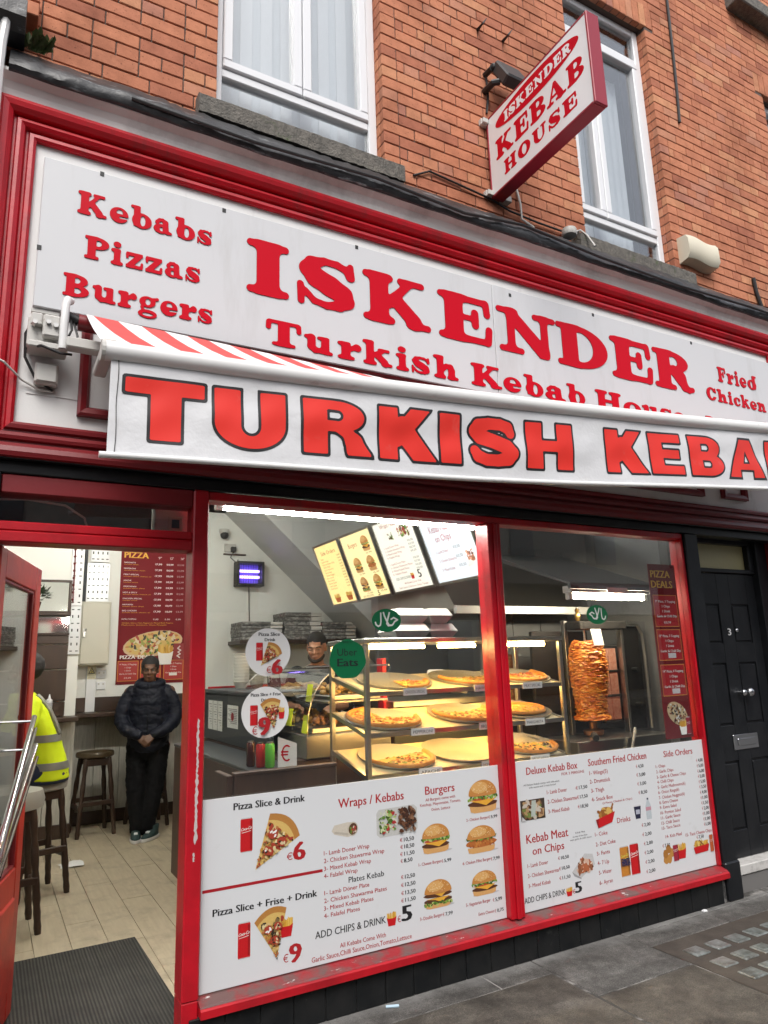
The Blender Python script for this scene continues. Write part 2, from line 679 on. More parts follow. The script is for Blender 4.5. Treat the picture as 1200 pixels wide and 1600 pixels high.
        g.U(g.cap(0.65, 0.066, 1.02, 0.066, 0.066), 0.08)
    elif ch == 'g':
        g = G(0.95)
        g.U(g.elld(0.4, 0.44, 0.38, 0.255)); g.S(g.elld(0.42, 0.44, 0.12, 0.15)); g.U(g.cap(0.68, 0.6, 0.86, 0.64, 0.07), 0.05)
        b = g.elld(0.42, -0.12, 0.44, 0.2)
        b = np.maximum(b, -g.elld(0.42, -0.14, 0.25, 0.075))
        g.U(b); g.U(g.cap(0.15, 0.18, 0.2, 0.06, 0.07), 0.05)
    return g


def sans(ch):
    """heavy plain capitals"""
    w = 0.43
    if ch == 'T':
        g = G(1.2); g.U(g.boxd(0, 0.76, 1.2, 1.0)); g.U(g.boxd(0.38, 0, 0.84, 1.0))
    elif ch == 'U':
        g = G(1.25)
        b = np.maximum(g.elld(0.62, 0.42, 0.62, 0.44), g.Y - 0.42); b = np.minimum(b, g.boxd(0, 0.42, 1.24, 1.0))
        i = g.cap(0.62, 0.37, 0.62, 1.4, 0.175)
        g.U(np.maximum(b, -i))
    elif ch in 'RB':
        g = G(1.3)
        b = np.minimum(np.maximum(g.elld(0.62, 0.71, 0.5, 0.29), 0.62 - g.X), g.boxd(0, 0.42, 0.63, 1.0))
        g.U(b); g.U(g.boxd(0, 0, w, 1.0))
        if ch == 'B':
            g.U(np.minimum(np.maximum(g.elld(0.64, 0.29, 0.58, 0.29), 0.6 - g.X), g.boxd(0, 0.0, 0.65, 0.5)))
            g.S(np.maximum(g.cap(0.4, 0.29, 0.66, 0.29, 0.1), 0.42 - g.X))
        else:
            g.poly([(0.62, 0.46, 0.06), (0.8, 0.4, 0.11), (0.92, 0.25, 0.17), (0.97, 0.1, 0.19), (1.08, -0.04, 0.18)], 0.02); g.S(g.boxd(-1, -1, 3, 0))
        g.S(np.maximum(g.cap(0.4, 0.72, 0.62, 0.72, 0.105), 0.42 - g.X))
    elif ch == 'K':
        g = G(1.4)
        g.U(g.boxd(0, 0, w, 1.0)); g.U(g.cap(0.42, 0.42, 1.12, 1.12, 0.17)); g.U(g.cap(0.55, 0.62, 1.2, -0.12, 0.22)); g.S(g.boxd(-1, 1.0, 3, 2)); g.S(g.boxd(-1, -1, 3, 0))
    elif ch == 'I':
        g = G(0.43); g.U(g.boxd(0, 0, w, 1.0))
    elif ch == 'S':
        g = G(1.25)
        g.poly([(1.03, 0.71, 0.11), (0.97, 0.82, 0.13), (0.78, 0.88, 0.12), (0.5, 0.88, 0.12), (0.25, 0.82, 0.14), (0.19, 0.71, 0.16), (0.3, 0.6, 0.16), (0.62, 0.51, 0.155), (0.93, 0.41, 0.16), (1.03, 0.29, 0.165),
                (0.95, 0.17, 0.145), (0.7, 0.12, 0.12), (0.42, 0.12, 0.12), (0.22, 0.19, 0.13), (0.15, 0.3, 0.11)], 0.01)
    elif ch == 'H':
        g = G(1.3); g.U(g.boxd(0, 0, w, 1.0)); g.U(g.boxd(0.85, 0, 0.85 + w, 1.0)); g.U(g.boxd(0.3, 0.38, 1.0, 0.62))
    elif ch == 'E':
        g = G(1.1); g.U(g.boxd(0, 0, w, 1.0)); g.U(g.boxd(0, 0.79, 1.06, 1.0)); g.U(g.boxd(0, 0.4, 1.0, 0.61)); g.U(g.boxd(0, 0, 1.1, 0.21))
    elif ch == 'A':
        g = G(1.4)
        t = np.maximum(np.abs(g.X - 0.7) - (0.22 + (1 - g.Y) * 0.48), np.maximum(-g.Y, g.Y - 1)) * 0.8
        i = np.maximum(np.abs(g.X - 0.7) - ((0.72 - g.Y) * 0.36), np.maximum(0.36 - g.Y, g.Y - 0.72))
        f = np.maximum(np.abs(g.X - 0.7) - (0.27 + 0.02 * g.Y), np.maximum(-0.3 - g.Y, g.Y - 0.2))
        g.d = np.maximum(np.maximum(t, -i), -f)
    elif ch == '€':
        g = G(0.8)
        b = g.elld(0.48, 0.5, 0.42, 0.5); b = np.maximum(b, -g.elld(0.48, 0.5, 0.31, 0.39)); b = np.maximum(b, -g.boxd(0.66, 0.15, 1.2, 0.85))
        g.U(b); g.U(g.boxd(0, 0.53, 0.62, 0.63)); g.U(g.boxd(0, 0.36, 0.58, 0.46))
    return g


GC = {}


def glyph(kind, ch, grow=0.0, merge=True):
    k = (kind, ch, grow, merge)
    if k not in GC:
        g = cooper(ch) if kind == 'c' else sans(ch)
        polys, segs = g.cells(grow, merge)
        a = np.array([p for q in polys for p in q])
        if grow == 0:
            bb = (a[:, 0].min(), a[:, 0].max(), a[:, 1].min(), a[:, 1].max())
        else:
            bb = glyph(kind, ch, 0.0, merge)[2]
        GC[k] = (polys, segs, bb)
    return GC[k]


def raised(mb, kind, ch, x0, x1, zb, h, fr, t):
    """glyph as a raised slab: fr(u, v, d) -> world"""
    polys, segs, bb = glyph(kind, ch)
    sx = (x1 - x0) / (bb[1] - bb[0])
    m = lambda p: (x0 + (p[0] - bb[0]) * sx, zb + p[1] * h)
    for p in polys:
        mb.add([fr(*m(q), t) for q in p], [tuple(range(len(p)))])
    if t > 0.001:
        for a, b in segs:
            A, B = m(a), m(b)
            mb.add([fr(*A, 0), fr(*B, 0), fr(*B, t), fr(*A, t)], [(0, 1, 2, 3)])


# flat printed words from Blender's built-in face
TXT = {}


def words(s):
    if s not in TXT:
        c = bpy.data.curves.new('words', 'FONT')
        c.body = s
        c.resolution_u = 2
        o = bpy.data.objects.new('words', c)
        COL.objects.link(o)
        dg = bpy.context.evaluated_depsgraph_get()
        me = bpy.data.meshes.new_from_object(o.evaluated_get(dg))
        v = [(p.co.x, p.co.y) for p in me.vertices]
        f = [tuple(p.vertices) for p in me.polygons]
        bpy.data.objects.remove(o)
        bpy.data.curves.remove(c)
        bpy.data.meshes.remove(me)
        TXT[s] = (v, f)
    return TXT[s]


CAPH = max(p[1] for p in words('H')[0])


def put(mb, s, x0, zb, x1, h, fr, d=0.0006, bold=0.0):
    if s[0] == '€':
        w = (x1 - x0) * (1.0 if len(s) == 1 else 0.7 / (len(s) - 0.3 + 0.3))
        raised(mb, 's', '€', x0, x0 + w * 0.92, zb, h, lambda u, v, dd: fr(u, v, d), 0.0)
        if len(s) == 1:
            return
        x0 += w * 1.12
        s = s[1:]
    v, f = words(s)
    a0, a1 = min(p[0] for p in v), max(p[0] for p in v)
    sx, sz = (x1 - x0) / (a1 - a0), h / CAPH
    offs = [(0, 0)] if not bold else [(-bold * h, 0), (bold * h, 0.0001), (0, 0.0002)]
    for (o, dd) in offs:
        mb.add([fr(x0 + (p[0] - a0) * sx + o, zb + p[1] * sz, d + dd) for p in v], f)


def facing(y):
    """frame of a surface facing the street at depth y"""
    return lambda u, v, d: (u, y - d, v)


# flat printed pictures
class Print(MB):
    def __init__(s, fr, d=0.0006):
        super().__init__()
        s.fr, s.d = fr, d

    def poly(s, pts, col):
        s.cur = col
        s.d += 0.00006
        s.add([s.fr(u, v, s.d) for u, v in pts], [tuple(range(len(pts)))])

    def ell(s, cx, cz, rx, rz, col, n=14, rot=0.0, a0=0.0, a1=360.0, jit=0.0):
        p = []
        full = a1 - a0 >= 360
        for i in range(n if full else n + 1):
            a = math.radians(a0 + (a1 - a0) * i / n)
            k = 1 + random.uniform(-jit, jit)
            x, z = rx * k * math.cos(a), rz * k * math.sin(a)
            p.append((cx + x * math.cos(rot) - z * math.sin(rot), cz + x * math.sin(rot) + z * math.cos(rot)))
        s.poly(p, col)

    def rect(s, x0, z0, x1, z1, col):
        s.poly([(x0, z0), (x1, z0), (x1, z1), (x0, z1)], col)

    def line(s, pts, w, col):
        for (a, b) in zip(pts, pts[1:]):
            dx, dz = b[0] - a[0], b[1] - a[1]
            l = math.hypot(dx, dz) or 1
            nx, nz = -dz / l * w / 2, dx / l * w / 2
            ex, ez = dx / l * w * 0.3, dz / l * w * 0.3
            s.poly([(a[0] + nx - ex, a[1] + nz - ez), (a[0] - nx - ex, a[1] - nz - ez), (b[0] - nx + ex, b[1] - nz + ez), (b[0] + nx + ex, b[1] + nz + ez)], col)

    def done(s, name, parent, m=None, label=None):
        return s.build(name, m or colmat(), parent, fix=False, label=label)


def in_tri(p, a, b, c):
    def sg(p, a, b):
        return (p[0] - b[0]) * (a[1] - b[1]) - (a[0] - b[0]) * (p[1] - b[1])
    d = (sg(p, a, b), sg(p, b, c), sg(p, c, a))
    return not (min(d) < 0 < max(d))


RED, DRED, CRUST, CHEESE, SALAMI, OLIVE, GREEN = (0.5, 0.008, 0.012), (0.28, 0.01, 0.01), (0.42, 0.19, 0.045), (0.62, 0.42, 0.13), (0.36, 0.05, 0.025), (0.03, 0.02, 0.012), (0.11, 0.22, 0.03)
BUN, PATTY, WHITE = (0.5, 0.22, 0.05), (0.09, 0.032, 0.014), (0.78, 0.77, 0.74)


def p_can(p, x0, z0, x1, z1, base=RED, script=WHITE):
    w, h = x1 - x0, z1 - z0
    p.poly([(x0 + w * .06, z0), (x1 - w * .06, z0), (x1, z0 + h * .05), (x1, z1 - h * .06), (x1 - w * .1, z1), (x0 + w * .1, z1), (x0, z1 - h * .06), (x0, z0 + h * .05)], base)
    p.rect(x0 + w * .8, z0 + h * .06, x1 - w * .03, z1 - h * .08, tuple(c * .55 for c in base))
    p.rect(x0 + w * .08, z1 - h * .03, x1 - w * .08, z1, (0.5, 0.5, 0.5))
    p.rect(x0 + w * .08, z0, x1 - w * .08, z0 + h * .02, (0.45, 0.45, 0.45))
    # two flowing capital loops and their tails
    zc = z0 + h * .62
    p.cur = script
    p.d += 0.0003
    put(p, 'Coca-Co', x0 + w * .02, zc, x1 - w * .1, h * .09, lambda u, v, d: p.fr(u + (v - zc) * .35, v + (u - x0) * .12, d), p.d, bold=.03 if w > .045 else 0)
    p.d += 0.0003
    p.line([(x0 + w * .1, zc - h * .05), (x0 + w * .45, zc - h * .035), (x0 + w * .85, zc - h * .01)], w * .035, script)


def p_fries(p, x0, z0, x1, z1, box_=RED):
    w, h = x1 - x0, z1 - z0
    for i in range(11):
        fx = x0 + w * (.08 + .84 * i / 10)
        p.poly([(fx - w * .05, z0 + h * .4), (fx + w * .05, z0 + h * .4), (fx + w * random.uniform(-.02, .12), z1 - h * random.uniform(0, .16)), (fx - w * .05, z1 - h * random.uniform(0, .2))],
               random.choice([(0.62, 0.36, 0.05), (0.55, 0.28, 0.03), (0.7, 0.45, 0.1)]))
    p.poly([(x0 + w * .15, z0), (x1 - w * .15, z0), (x1, z0 + h * .62), (x0 + w * .75, z0 + h * .52), (x0 + w * .25, z0 + h * .52), (x0, z0 + h * .62)], box_)


def p_slice(p, tip, l, r):
    """tip, the two crust corners"""
    n = 8
    arc = []
    mx, mz = (l[0] + r[0]) / 2, (l[1] + r[1]) / 2
    dx, dz = mx - tip[0], mz - tip[1]
    for i in range(n + 1):
        t = i / n
        b = 0.16 * 4 * t * (1 - t)
        arc.append((l[0] + (r[0] - l[0]) * t + dx * b, l[1] + (r[1] - l[1]) * t + dz * b))
    p.poly([tip] + arc, CRUST)
    sh = lambda q: (tip[0] + (q[0] - tip[0]) * .88, tip[1] + (q[1] - tip[1]) * .88)
    p.poly([tip] + [sh(q) for q in arc], CHEESE)
    L = math.hypot(dx, dz)
    for i in range(120):
        a, b = random.random() ** .6 * .86, random.uniform(.04, .96)
        q = (l[0] + (r[0] - l[0]) * b, l[1] + (r[1] - l[1]) * b)
        c = (tip[0] + (q[0] - tip[0]) * a, tip[1] + (q[1] - tip[1]) * a)
        col = random.choice([SALAMI, SALAMI, (0.45, 0.16, 0.05), (0.6, 0.45, 0.2), (0.68, 0.56, 0.3), OLIVE, (0.2, 0.13, 0.05), (0.5, 0.25, 0.05)])
        k = L * random.uniform(.03, .075) * (.4 + .7 * a)
        p.ell(c[0], c[1], k, k * .7, col, 7, random.random() * 3, jit=.3)
    for (a, b) in ((.72, .3), (.7, .72), (.42, .5)):
        q = (l[0] + (r[0] - l[0]) * b, l[1] + (r[1] - l[1]) * b)
        c = (tip[0] + (q[0] - tip[0]) * a, tip[1] + (q[1] - tip[1]) * a)
        p.ell(c[0], c[1], L * .11, L * .095, SALAMI, 10, jit=.1)
        for k in range(4):
            p.ell(c[0] + L * random.uniform(-.06, .06), c[1] + L * random.uniform(-.05, .05), L * .04, L * .022, random.choice([WHITE, (0.62, 0.5, 0.3), OLIVE]), 6, random.random() * 3)


def p_round_pizza(p, cx, cz, rx, rz, rot=0.0):
    p.ell(cx, cz, rx, rz, (0.6, 0.42, 0.25), 22, rot)
    p.ell(cx, cz + rz * .06, rx * .93, rz * .88, CHEESE, 22, rot)
    for i in range(120):
        a, q = random.random() * 6.28, random.random() ** .5 * .86
        x, z = rx * q * math.cos(a), rz * q * math.sin(a)
        col = random.choice([OLIVE, OLIVE, GREEN, (0.3, 0.32, 0.06), SALAMI, (0.65, 0.55, 0.35), (0.7, 0.6, 0.4), (0.5, 0.2, 0.06)])
        k = rx * random.uniform(.04, .1)
        p.ell(cx + x * math.cos(rot) - z * math.sin(rot), cz + rz * .06 + x * math.sin(rot) + z * math.cos(rot), k, k * .55, col, 7, random.random() * 3, jit=.3)


def p_burger(p, x0, z0, x1, z1, kind=0):
    w, h = x1 - x0, z1 - z0
    cx = (x0 + x1) / 2
    p.ell(cx + w * .06, z0 + h * .04, w * .5, h * .05, (0.45, 0.45, 0.47), 14)
    lo = z0 + h * .22
    p.poly([(x0 + w * .05, lo), (x0 + w * .08, z0 + h * .05), (x0 + w * .2, z0), (x1 - w * .2, z0), (x1 - w * .08, z0 + h * .05), (x1 - w * .05, lo)], (0.6, 0.33, 0.12))
    if kind == 1:      # crumbed chicken
        p.ell(cx, z0 + h * .36, w * .5, h * .16, (0.42, 0.13, 0.03), 16, jit=.06)
        for i in range(26):
            p.ell(cx + random.uniform(-.4, .4) * w, z0 + h * random.uniform(.26, .46), w * .05, h * .03, random.choice([(0.55, 0.22, 0.05), (0.3, 0.08, 0.02)]), 6, random.random() * 3)
        lz = z0 + h * .53
    elif kind == 2:    # double
        for q in (.27, .47):
            p.ell(cx, z0 + h * q, w * .49, h * .1, PATTY, 16, jit=.05)
            p.poly([(x0 + w * .08, z0 + h * (q + .08)), (x1 - w * .06, z0 + h * (q + .09)), (cx + w * .25, z0 + h * (q + .02)), (cx + w * .12, z0 + h * (q - .1)), (cx - w * .1, z0 + h * (q + .02))], (0.7, 0.36, 0.04))
        lz = z0 + h * .16
    else:
        p.ell(cx, z0 + h * .27, w * .49, h * .1, PATTY, 16, jit=.05)
        p.poly([(x0 + w * .04, z0 + h * .38), (x1 - w * .04, z0 + h * .4), (cx + w * .1, z0 + h * .2), (cx - w * .15, z0 + h * .3)], (0.7, 0.36, 0.04))
        p.ell(cx - w * .1, z0 + h * .42, w * .3, h * .05, (0.42, 0.06, 0.03), 12)
        lz = z0 + h * .47
    for i in range(24):
        p.ell(x0 + w * (.04 + .92 * i / 23), lz + h * random.uniform(-.05, .05), w * .05, h * .04, random.choice([GREEN, (0.2, 0.34, 0.05), (0.05, 0.12, 0.02), (0.4, 0.5, 0.15)]), 6, random.random() * 3, jit=.3)
    tz = z0 + h * .55
    p.ell(cx, tz, w * .47, h * .45, BUN, 20, a0=0, a1=180)
    p.ell(cx, tz, w * .47, h * .05, (0.5, 0.22, 0.06), 14)
    p.ell(cx - w * .1, tz + h * .22, w * .28, h * .18, (0.64, 0.36, 0.12), 14)
    for i in range(46):
        a, q = math.radians(random.uniform(15, 165)), random.uniform(.3, .95)
        p.ell(cx + w * .44 * q * math.cos(a), tz + h * .42 * q * math.sin(a), w * .016, h * .012, (0.75, 0.6, 0.36), 5, random.random() * 3)


def p_mess(p, x0, z0, x1, z1, cols, n=60, k=.06):
    w, h = x1 - x0, z1 - z0
    for i in range(n):
        r = w * random.uniform(.5, 1.3) * k * 1.35
        p.ell(random.uniform(x0 + r, x1 - r), random.uniform(z0 + r * .7, z1 - r * .7), r, r * random.uniform(.3, .8), random.choice(cols), 7, random.random() * 3, jit=.25)

# ================================================================== materials used
M_WHITE = mat('white_gloss_panel', (0.57, 0.58, 0.595), 0.32, dirt=(0.4, 0.395, 0.38), dscale=3.2, dlo=0.54, dhi=0.92, dstretch=(1, 1, 0.16))
M_FASCIA = mat('white_painted_timber', (0.7, 0.7, 0.69), 0.55, dirt=(0.34, 0.33, 0.3), dscale=4, dlo=0.58, dhi=0.85, dstretch=(1, 1, 0.4), bump=0.15)
M_COVE = mat('stained_white_render', (0.66, 0.65, 0.63), 0.7, dirt=(0.22, 0.21, 0.2), dscale=1.6, dlo=0.47, dhi=0.8, bump=0.15, bscale=25)
M_RED = mat('red_gloss_paint', (0.47, 0.003, 0.013), 0.33, col2=(0.36, 0.003, 0.01), scale=5, dirt=(0.11, 0.02, 0.02), dscale=7, dlo=0.52, dhi=0.8, dstretch=(1, 1, .5), bump=0.2, bscale=30)
M_REDW = mat('worn_red_paint', (0.46, 0.004, 0.014), 0.38, col2=(0.34, 0.004, 0.011), scale=9, dirt=(0.5, 0.42, 0.38), dscale=30, dlo=0.735, dhi=0.76, bump=0.35, bscale=40)
M_SILL = mat('scuffed_red_paint', (0.44, 0.006, 0.014), 0.4, col2=(0.3, 0.006, 0.012), scale=6, dirt=(0.5, 0.4, 0.38), dscale=30, dlo=0.73, dhi=0.76, dstretch=(0.6, 1, 1.6), bump=0.35, bscale=35)
M_SILLW = mat('worn_through_red_paint', (0.27, 0.012, 0.018), 0.6, col2=(0.13, 0.07, 0.065), scale=9, lo=0.42, hi=0.6, dirt=(0.58, 0.55, 0.53), dscale=21, dlo=0.64, dhi=0.68, dstretch=(0.45, 1, 3), bump=0.6, bscale=40)
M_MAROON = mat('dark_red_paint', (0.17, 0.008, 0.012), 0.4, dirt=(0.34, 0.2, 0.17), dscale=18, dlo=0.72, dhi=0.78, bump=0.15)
M_BLACK = mat('black_gloss_paint', (0.008, 0.009, 0.011), 0.33, col2=(0.014, 0.015, 0.017), scale=7, bump=0.15, bscale=35, spec=0.28)
M_CHIP = mat('bare_white_undercoat', (0.62, 0.6, 0.58), 0.6)
M_LETTER = mat('red_acrylic_letter', (0.52, 0.0, 0.012), 0.42, spec=0.12)
M_LEDGE = mat('letter_shadow_edge', (0.12, 0.003, 0.006), 0.4)  # letter sides coloured darker to stand for their shadow edge
M_LEAD = mat('weathered_lead_flashing', (0.012, 0.012, 0.013), 0.42, col2=(0.035, 0.036, 0.038), scale=5, dirt=(0.3, 0.32, 0.33), dscale=11, dlo=0.58, dhi=0.7, dstretch=(0.35, 1, 2.2), bump=0.5, bscale=18, bdist=0.01)
M_STONE = mat('grey_tooled_stone_sill', (0.17, 0.155, 0.135), 0.9, col2=(0.09, 0.085, 0.075), scale=30, dirt=(0.06, 0.085, 0.03), dscale=7, dlo=0.58, dhi=0.72, bump=0.9, bscale=70, bdist=0.012)
M_PVC = mat('white_window_plastic', (0.74, 0.75, 0.77), 0.35)
M_MORTAR = mat('dark_mortar', (0.1, 0.075, 0.062), 0.95)
M_STEEL = mat('brushed_steel', (0.5, 0.49, 0.47), 0.3, 1.0, bump=0.05, bscale=90)
M_CHROME = mat('polished_chrome', (0.75, 0.75, 0.76), 0.12, 1.0)
M_RUBBER = mat('black_cable_rubber', (0.012, 0.012, 0.012), 0.5)
M_GREYPL = mat('pale_grey_plastic', (0.52, 0.51, 0.48), 0.5, dirt=(0.25, 0.2, 0.15), dscale=12, dlo=0.6, dhi=0.75)
M_PRINT = colmat()
M_GLASS = glassmat('shop_glass', refl=1.9)
M_WGLASS = glassmat('house_window_glass', (0.93, 0.95, 0.96), refl=2.6)


def brickmat(name, src):
    m, n, b = _new(name)
    if src == 'obj':
        f = n.nodes.new('ShaderNodeObjectInfo').outputs['Random']
    else:
        a = n.nodes.new('ShaderNodeAttribute')
        a.attribute_name = 'Col'
        s = n.nodes.new('ShaderNodeSeparateColor')
        n.links.new(a.outputs['Color'], s.inputs[0])
        f = s.outputs[0]
    c = _ramp(n, f, [(0.0, (0.39, 0.142, 0.086)), (0.18, (0.49, 0.19, 0.108)), (0.45, (0.56, 0.228, 0.126)), (0.7, (0.52, 0.205, 0.12)), (0.88, (0.6, 0.285, 0.155)), (1.0, (0.45, 0.195, 0.14))])
    c = _mixc(n, c, _ramp(n, _noise(n, 11, 6, 0.7), [(0.3, (0.72, 0.68, 0.66)), (0.65, (1.05, 1.05, 1.05))]), 0.8, 'MULTIPLY')
    c = _mixc(n, c, _ramp(n, _noise(n, 1.4, 6, 0.65), [(0.34, (0.66, 0.62, 0.6)), (0.5, (1, 1, 1))]), 0.85, 'MULTIPLY')
    sp = _ramp(n, _noise(n, 85, 3), [(0.28, (0.16, 0.13, 0.12)), (0.36, (1, 1, 1))])
    c = _mixc(n, c, sp, 0.7, 'MULTIPLY')
    pale = _ramp(n, _noise(n, 5, 6, 0.75, (1, 1, 0.5)), [(0.7, (0, 0, 0)), (0.82, (0.4, 0.4, 0.4))])
    c = _mixc(n, c, (0.5, 0.36, 0.3), pale)
    n.links.new(c, b.inputs['Base Color'])
    b.inputs['Roughness'].default_value = 0.85
    b.inputs['Specular IOR Level'].default_value = 0.25
    _bump(n, b, _noise(n, 70, 5, 0.7), 0.35, 0.004)
    return m


M_BRICK, M_BRICKS = brickmat('orange_red_brick', 'obj'), brickmat('orange_red_brick_far', 'col')

# ================================================================== the brick house above the shop
house = thing('brick_building', 'orange red brick upper storey with white plastic windows above the kebab shop', 'building', (2.5, 0.1, 4.2))
YB = 0.1
COURSE, ZB0 = 0.0805, 5.5204 - 16 * 0.0805         # courses counted from the joint at the first window's corner
openings = [(0.862, 1.906, 4.45, 6.76), (3.57, 4.525, 4.42, 6.76), (6.16, 7.2, 4.42, 6.76)]
X0W, X1W, Z1W = -0.62, 7.9, 8.3

mb = MB()
cuts = [X0W] + [v for o in openings for v in o[:2]] + [X1W]
for i in range(0, len(cuts) - 1, 2):
    mb.box(cuts[i] + (0.004 if i else 0), YB + 0.008, 4.0, cuts[i + 1] - 0.004, 0.42, Z1W)
for o in openings:
    mb.box(o[0] - .003, YB + 0.009, 4.0, o[1] + .003, 0.42, o[2] - 0.002)
    mb.box(o[0] - .003, YB + 0.009, o[3] + 0.004, o[1] + .003, 0.42, Z1W)
wall = mb.build('wall', M_MORTAR, house)


def cam_size(p, w, h):
    q = [_r[i][0] * p[0] + _r[i][1] * (p[1] + 3.15) + _r[i][2] * (p[2] - 1.485) for i in range(3)]
    if q[2] < 0.1:
        return 0
    u, v = 600 + 1101.4 * q[0] / q[2], 800 + 1101.4 * q[1] / q[2]
    if not (-25 < u < 1225 and -25 < v < 1625):
        return 0
    return w * h / q[2] ** 2


bricks = []     # x0, x1, z0, z1, kind
k0 = 0
zc = ZB0
row = 0
rb = random.Random(3)
J = 0.0065
SOLD = 0.235
while zc < Z1W:
    header = (row - 14 + 2) % 4 == 0
    step = 0.1137 if header else 0.2274
    off = {0: 0.0, 1: 0.0568, 2: 0.17, 3: 0.0568}[(row + 2) % 4]
    spans = []
    xs = X0W
    for o in openings:
        lo, hi = o[2] - 0.02, o[3]
        if zc + COURSE * 0.5 > lo and zc + COURSE * 0.5 < hi:
            spans.append((xs, o[0])); xs = o[1]
        elif hi <= zc + COURSE * 0.5 < hi + SOLD:
            spans.append((xs, o[0] - 0.11)); xs = o[1] + 0.11
    spans.append((xs, X1W))
    for (a, b) in spans:
        x = a if a > X0W else X0W - off
        first = True
        while x < b - 0.02:
            w = step
            if first and a > X0W:
                w = {0: 0.1137, 1: 0.2274, 2: 0.1137, 3: 0.2274}[(row + 1) % 4] if not header else 0.1137
            elif a > X0W and header and abs(x - a - 0.1137) < 1e-3:
                w = 0.058
            first = False
            e = min(x + w, b)
            if e < b and b - e < 0.05:
                e = b
            if e - x > 0.03:
                bricks.append([x, e - (J if e < b else 0), zc, zc + COURSE - J])
            x = e
    zc += COURSE
    row += 1
for o in openings:                      # soldier courses over the openings
    n = 15
    a, b = o[0] - 0.11, o[1] + 0.11
    for i in range(n):
        bricks.append([a + (b - a) * i / n, a + (b - a) * (i + 1) / n - J, o[3], o[3] + SOLD - J])
bricks = [q for q in bricks if q[3] > 4.2]
bricks.sort(key=lambda q: -cam_size(((q[0] + q[1]) / 2, YB, (q[2] + q[3]) / 2), q[1] - q[0], q[3] - q[2]))
shapes = {}
for i, (x0, x1, z0, z1) in enumerate(bricks[:296]):
    key = (round(x1 - x0, 3), round(z1 - z0, 3))
    if key not in shapes:
        t = MB().box(-key[0] / 2, 0, 0, key[0] / 2, 0.05, key[1], 0.0035)
        shapes[key] = t.mesh('brick', M_BRICK)
    o = link('brick', shapes[key], ((x0 + x1) / 2, YB + rb.uniform(-0.002, 0.002), z0), wall)
    o.rotation_euler = (0, rb.uniform(-0.006, 0.006), 0)
mb = MB()
for (x0, x1, z0, z1) in bricks[296:]:
    mb.cur = (rb.random(),) * 3
    y = YB + rb.uniform(-0.002, 0.002)
    mb.box(x0, y, z0 + rb.uniform(-.001, .001), x1, 0.15, z1, 0.003)
# brick returns inside the window openings
for o in openings:
    z = ZB0
    while z < o[3] - 0.05:
        if z + COURSE * 0.5 > o[2]:
            for (xa, xb) in ((o[0] - 0.05, o[0] + 0.003), (o[1] - 0.003, o[1] + 0.05)):
                mb.cur = (rb.random(),) * 3
                mb.box(xa, YB + 0.052, z, xb, 0.205, z + COURSE - J, 0.003)
        z += COURSE
ob = mb.build('brick', M_BRICKS, wall)
ob['kind'] = 'stuff'


def house_window(x0, x1, z0, zs, z1, mull, tl, blinds):
    """plastic frame, bottom light, two sashes, top lights"""
    y0, y1 = 0.185, 0.25
    fr = MB()
    fr.box(x0, y0, z0, x0 + 0.05, y1, z1, 0.006).box(x1 - 0.06, y0, z0, x1, y1, z1, 0.006)
    fr.box(x0 + 0.05, y0 + .002, z0, x1 - 0.06, y1, z0 + 0.035, 0.004).box(x0 + 0.05, y0 + .002, z1 - 0.06, x1 - 0.06, y1, z1, 0.006)
    fr.box(x0 + 0.05, y0 + .003, zs, x1 - 0.06, y1, zs + 0.055, 0.006)
    if tl:
        fr.box(x0 + 0.05, y0 + .003, tl, x1 - 0.06, y1, tl + 0.05, 0.006)
    w = fr.build('window', M_PVC, house)
    top = (tl or z1 - 0.06)
    mb = MB()
    ml, mr = mull
    for (a, b) in ((x0 + 0.052, (ml + mr) / 2 - 0.003), ((ml + mr) / 2 + 0.003, x1 - 0.062)):
        s = MB()
        t = 0.056
        s.box(a, y0 - 0.012, zs + 0.058, b, y1 - 0.01, zs + 0.058 + t, 0.006)
        s.box(a, y0 - 0.012, top - t - .003, b, y1 - 0.01, top - .003, 0.006)
        s.box(a, y0 - 0.011, zs + 0.058 + t, a + t, y1 - 0.01, top - t - .003, 0.006)
        s.box(b - t, y0 - 0.011, zs + 0.058 + t, b, y1 - 0.01, top - t - .003, 0.006)
        s.build('sash', M_PVC, w)
        box('pane', M_WGLASS, a + t - .004, 0.214, zs + .055 + t, b - t + .004, 0.22, top - t, w, 0)
    box('pane', M_WGLASS, x0 + 0.05, 0.214, z0 + 0.034, x1 - 0.06, 0.22, zs + .001, w, 0)
    if tl:
        box('pane', M_WGLASS, x0 + 0.05, 0.214, tl + 0.049, x1 - 0.06, 0.22, z1 - 0.059, w, 0)
    return w


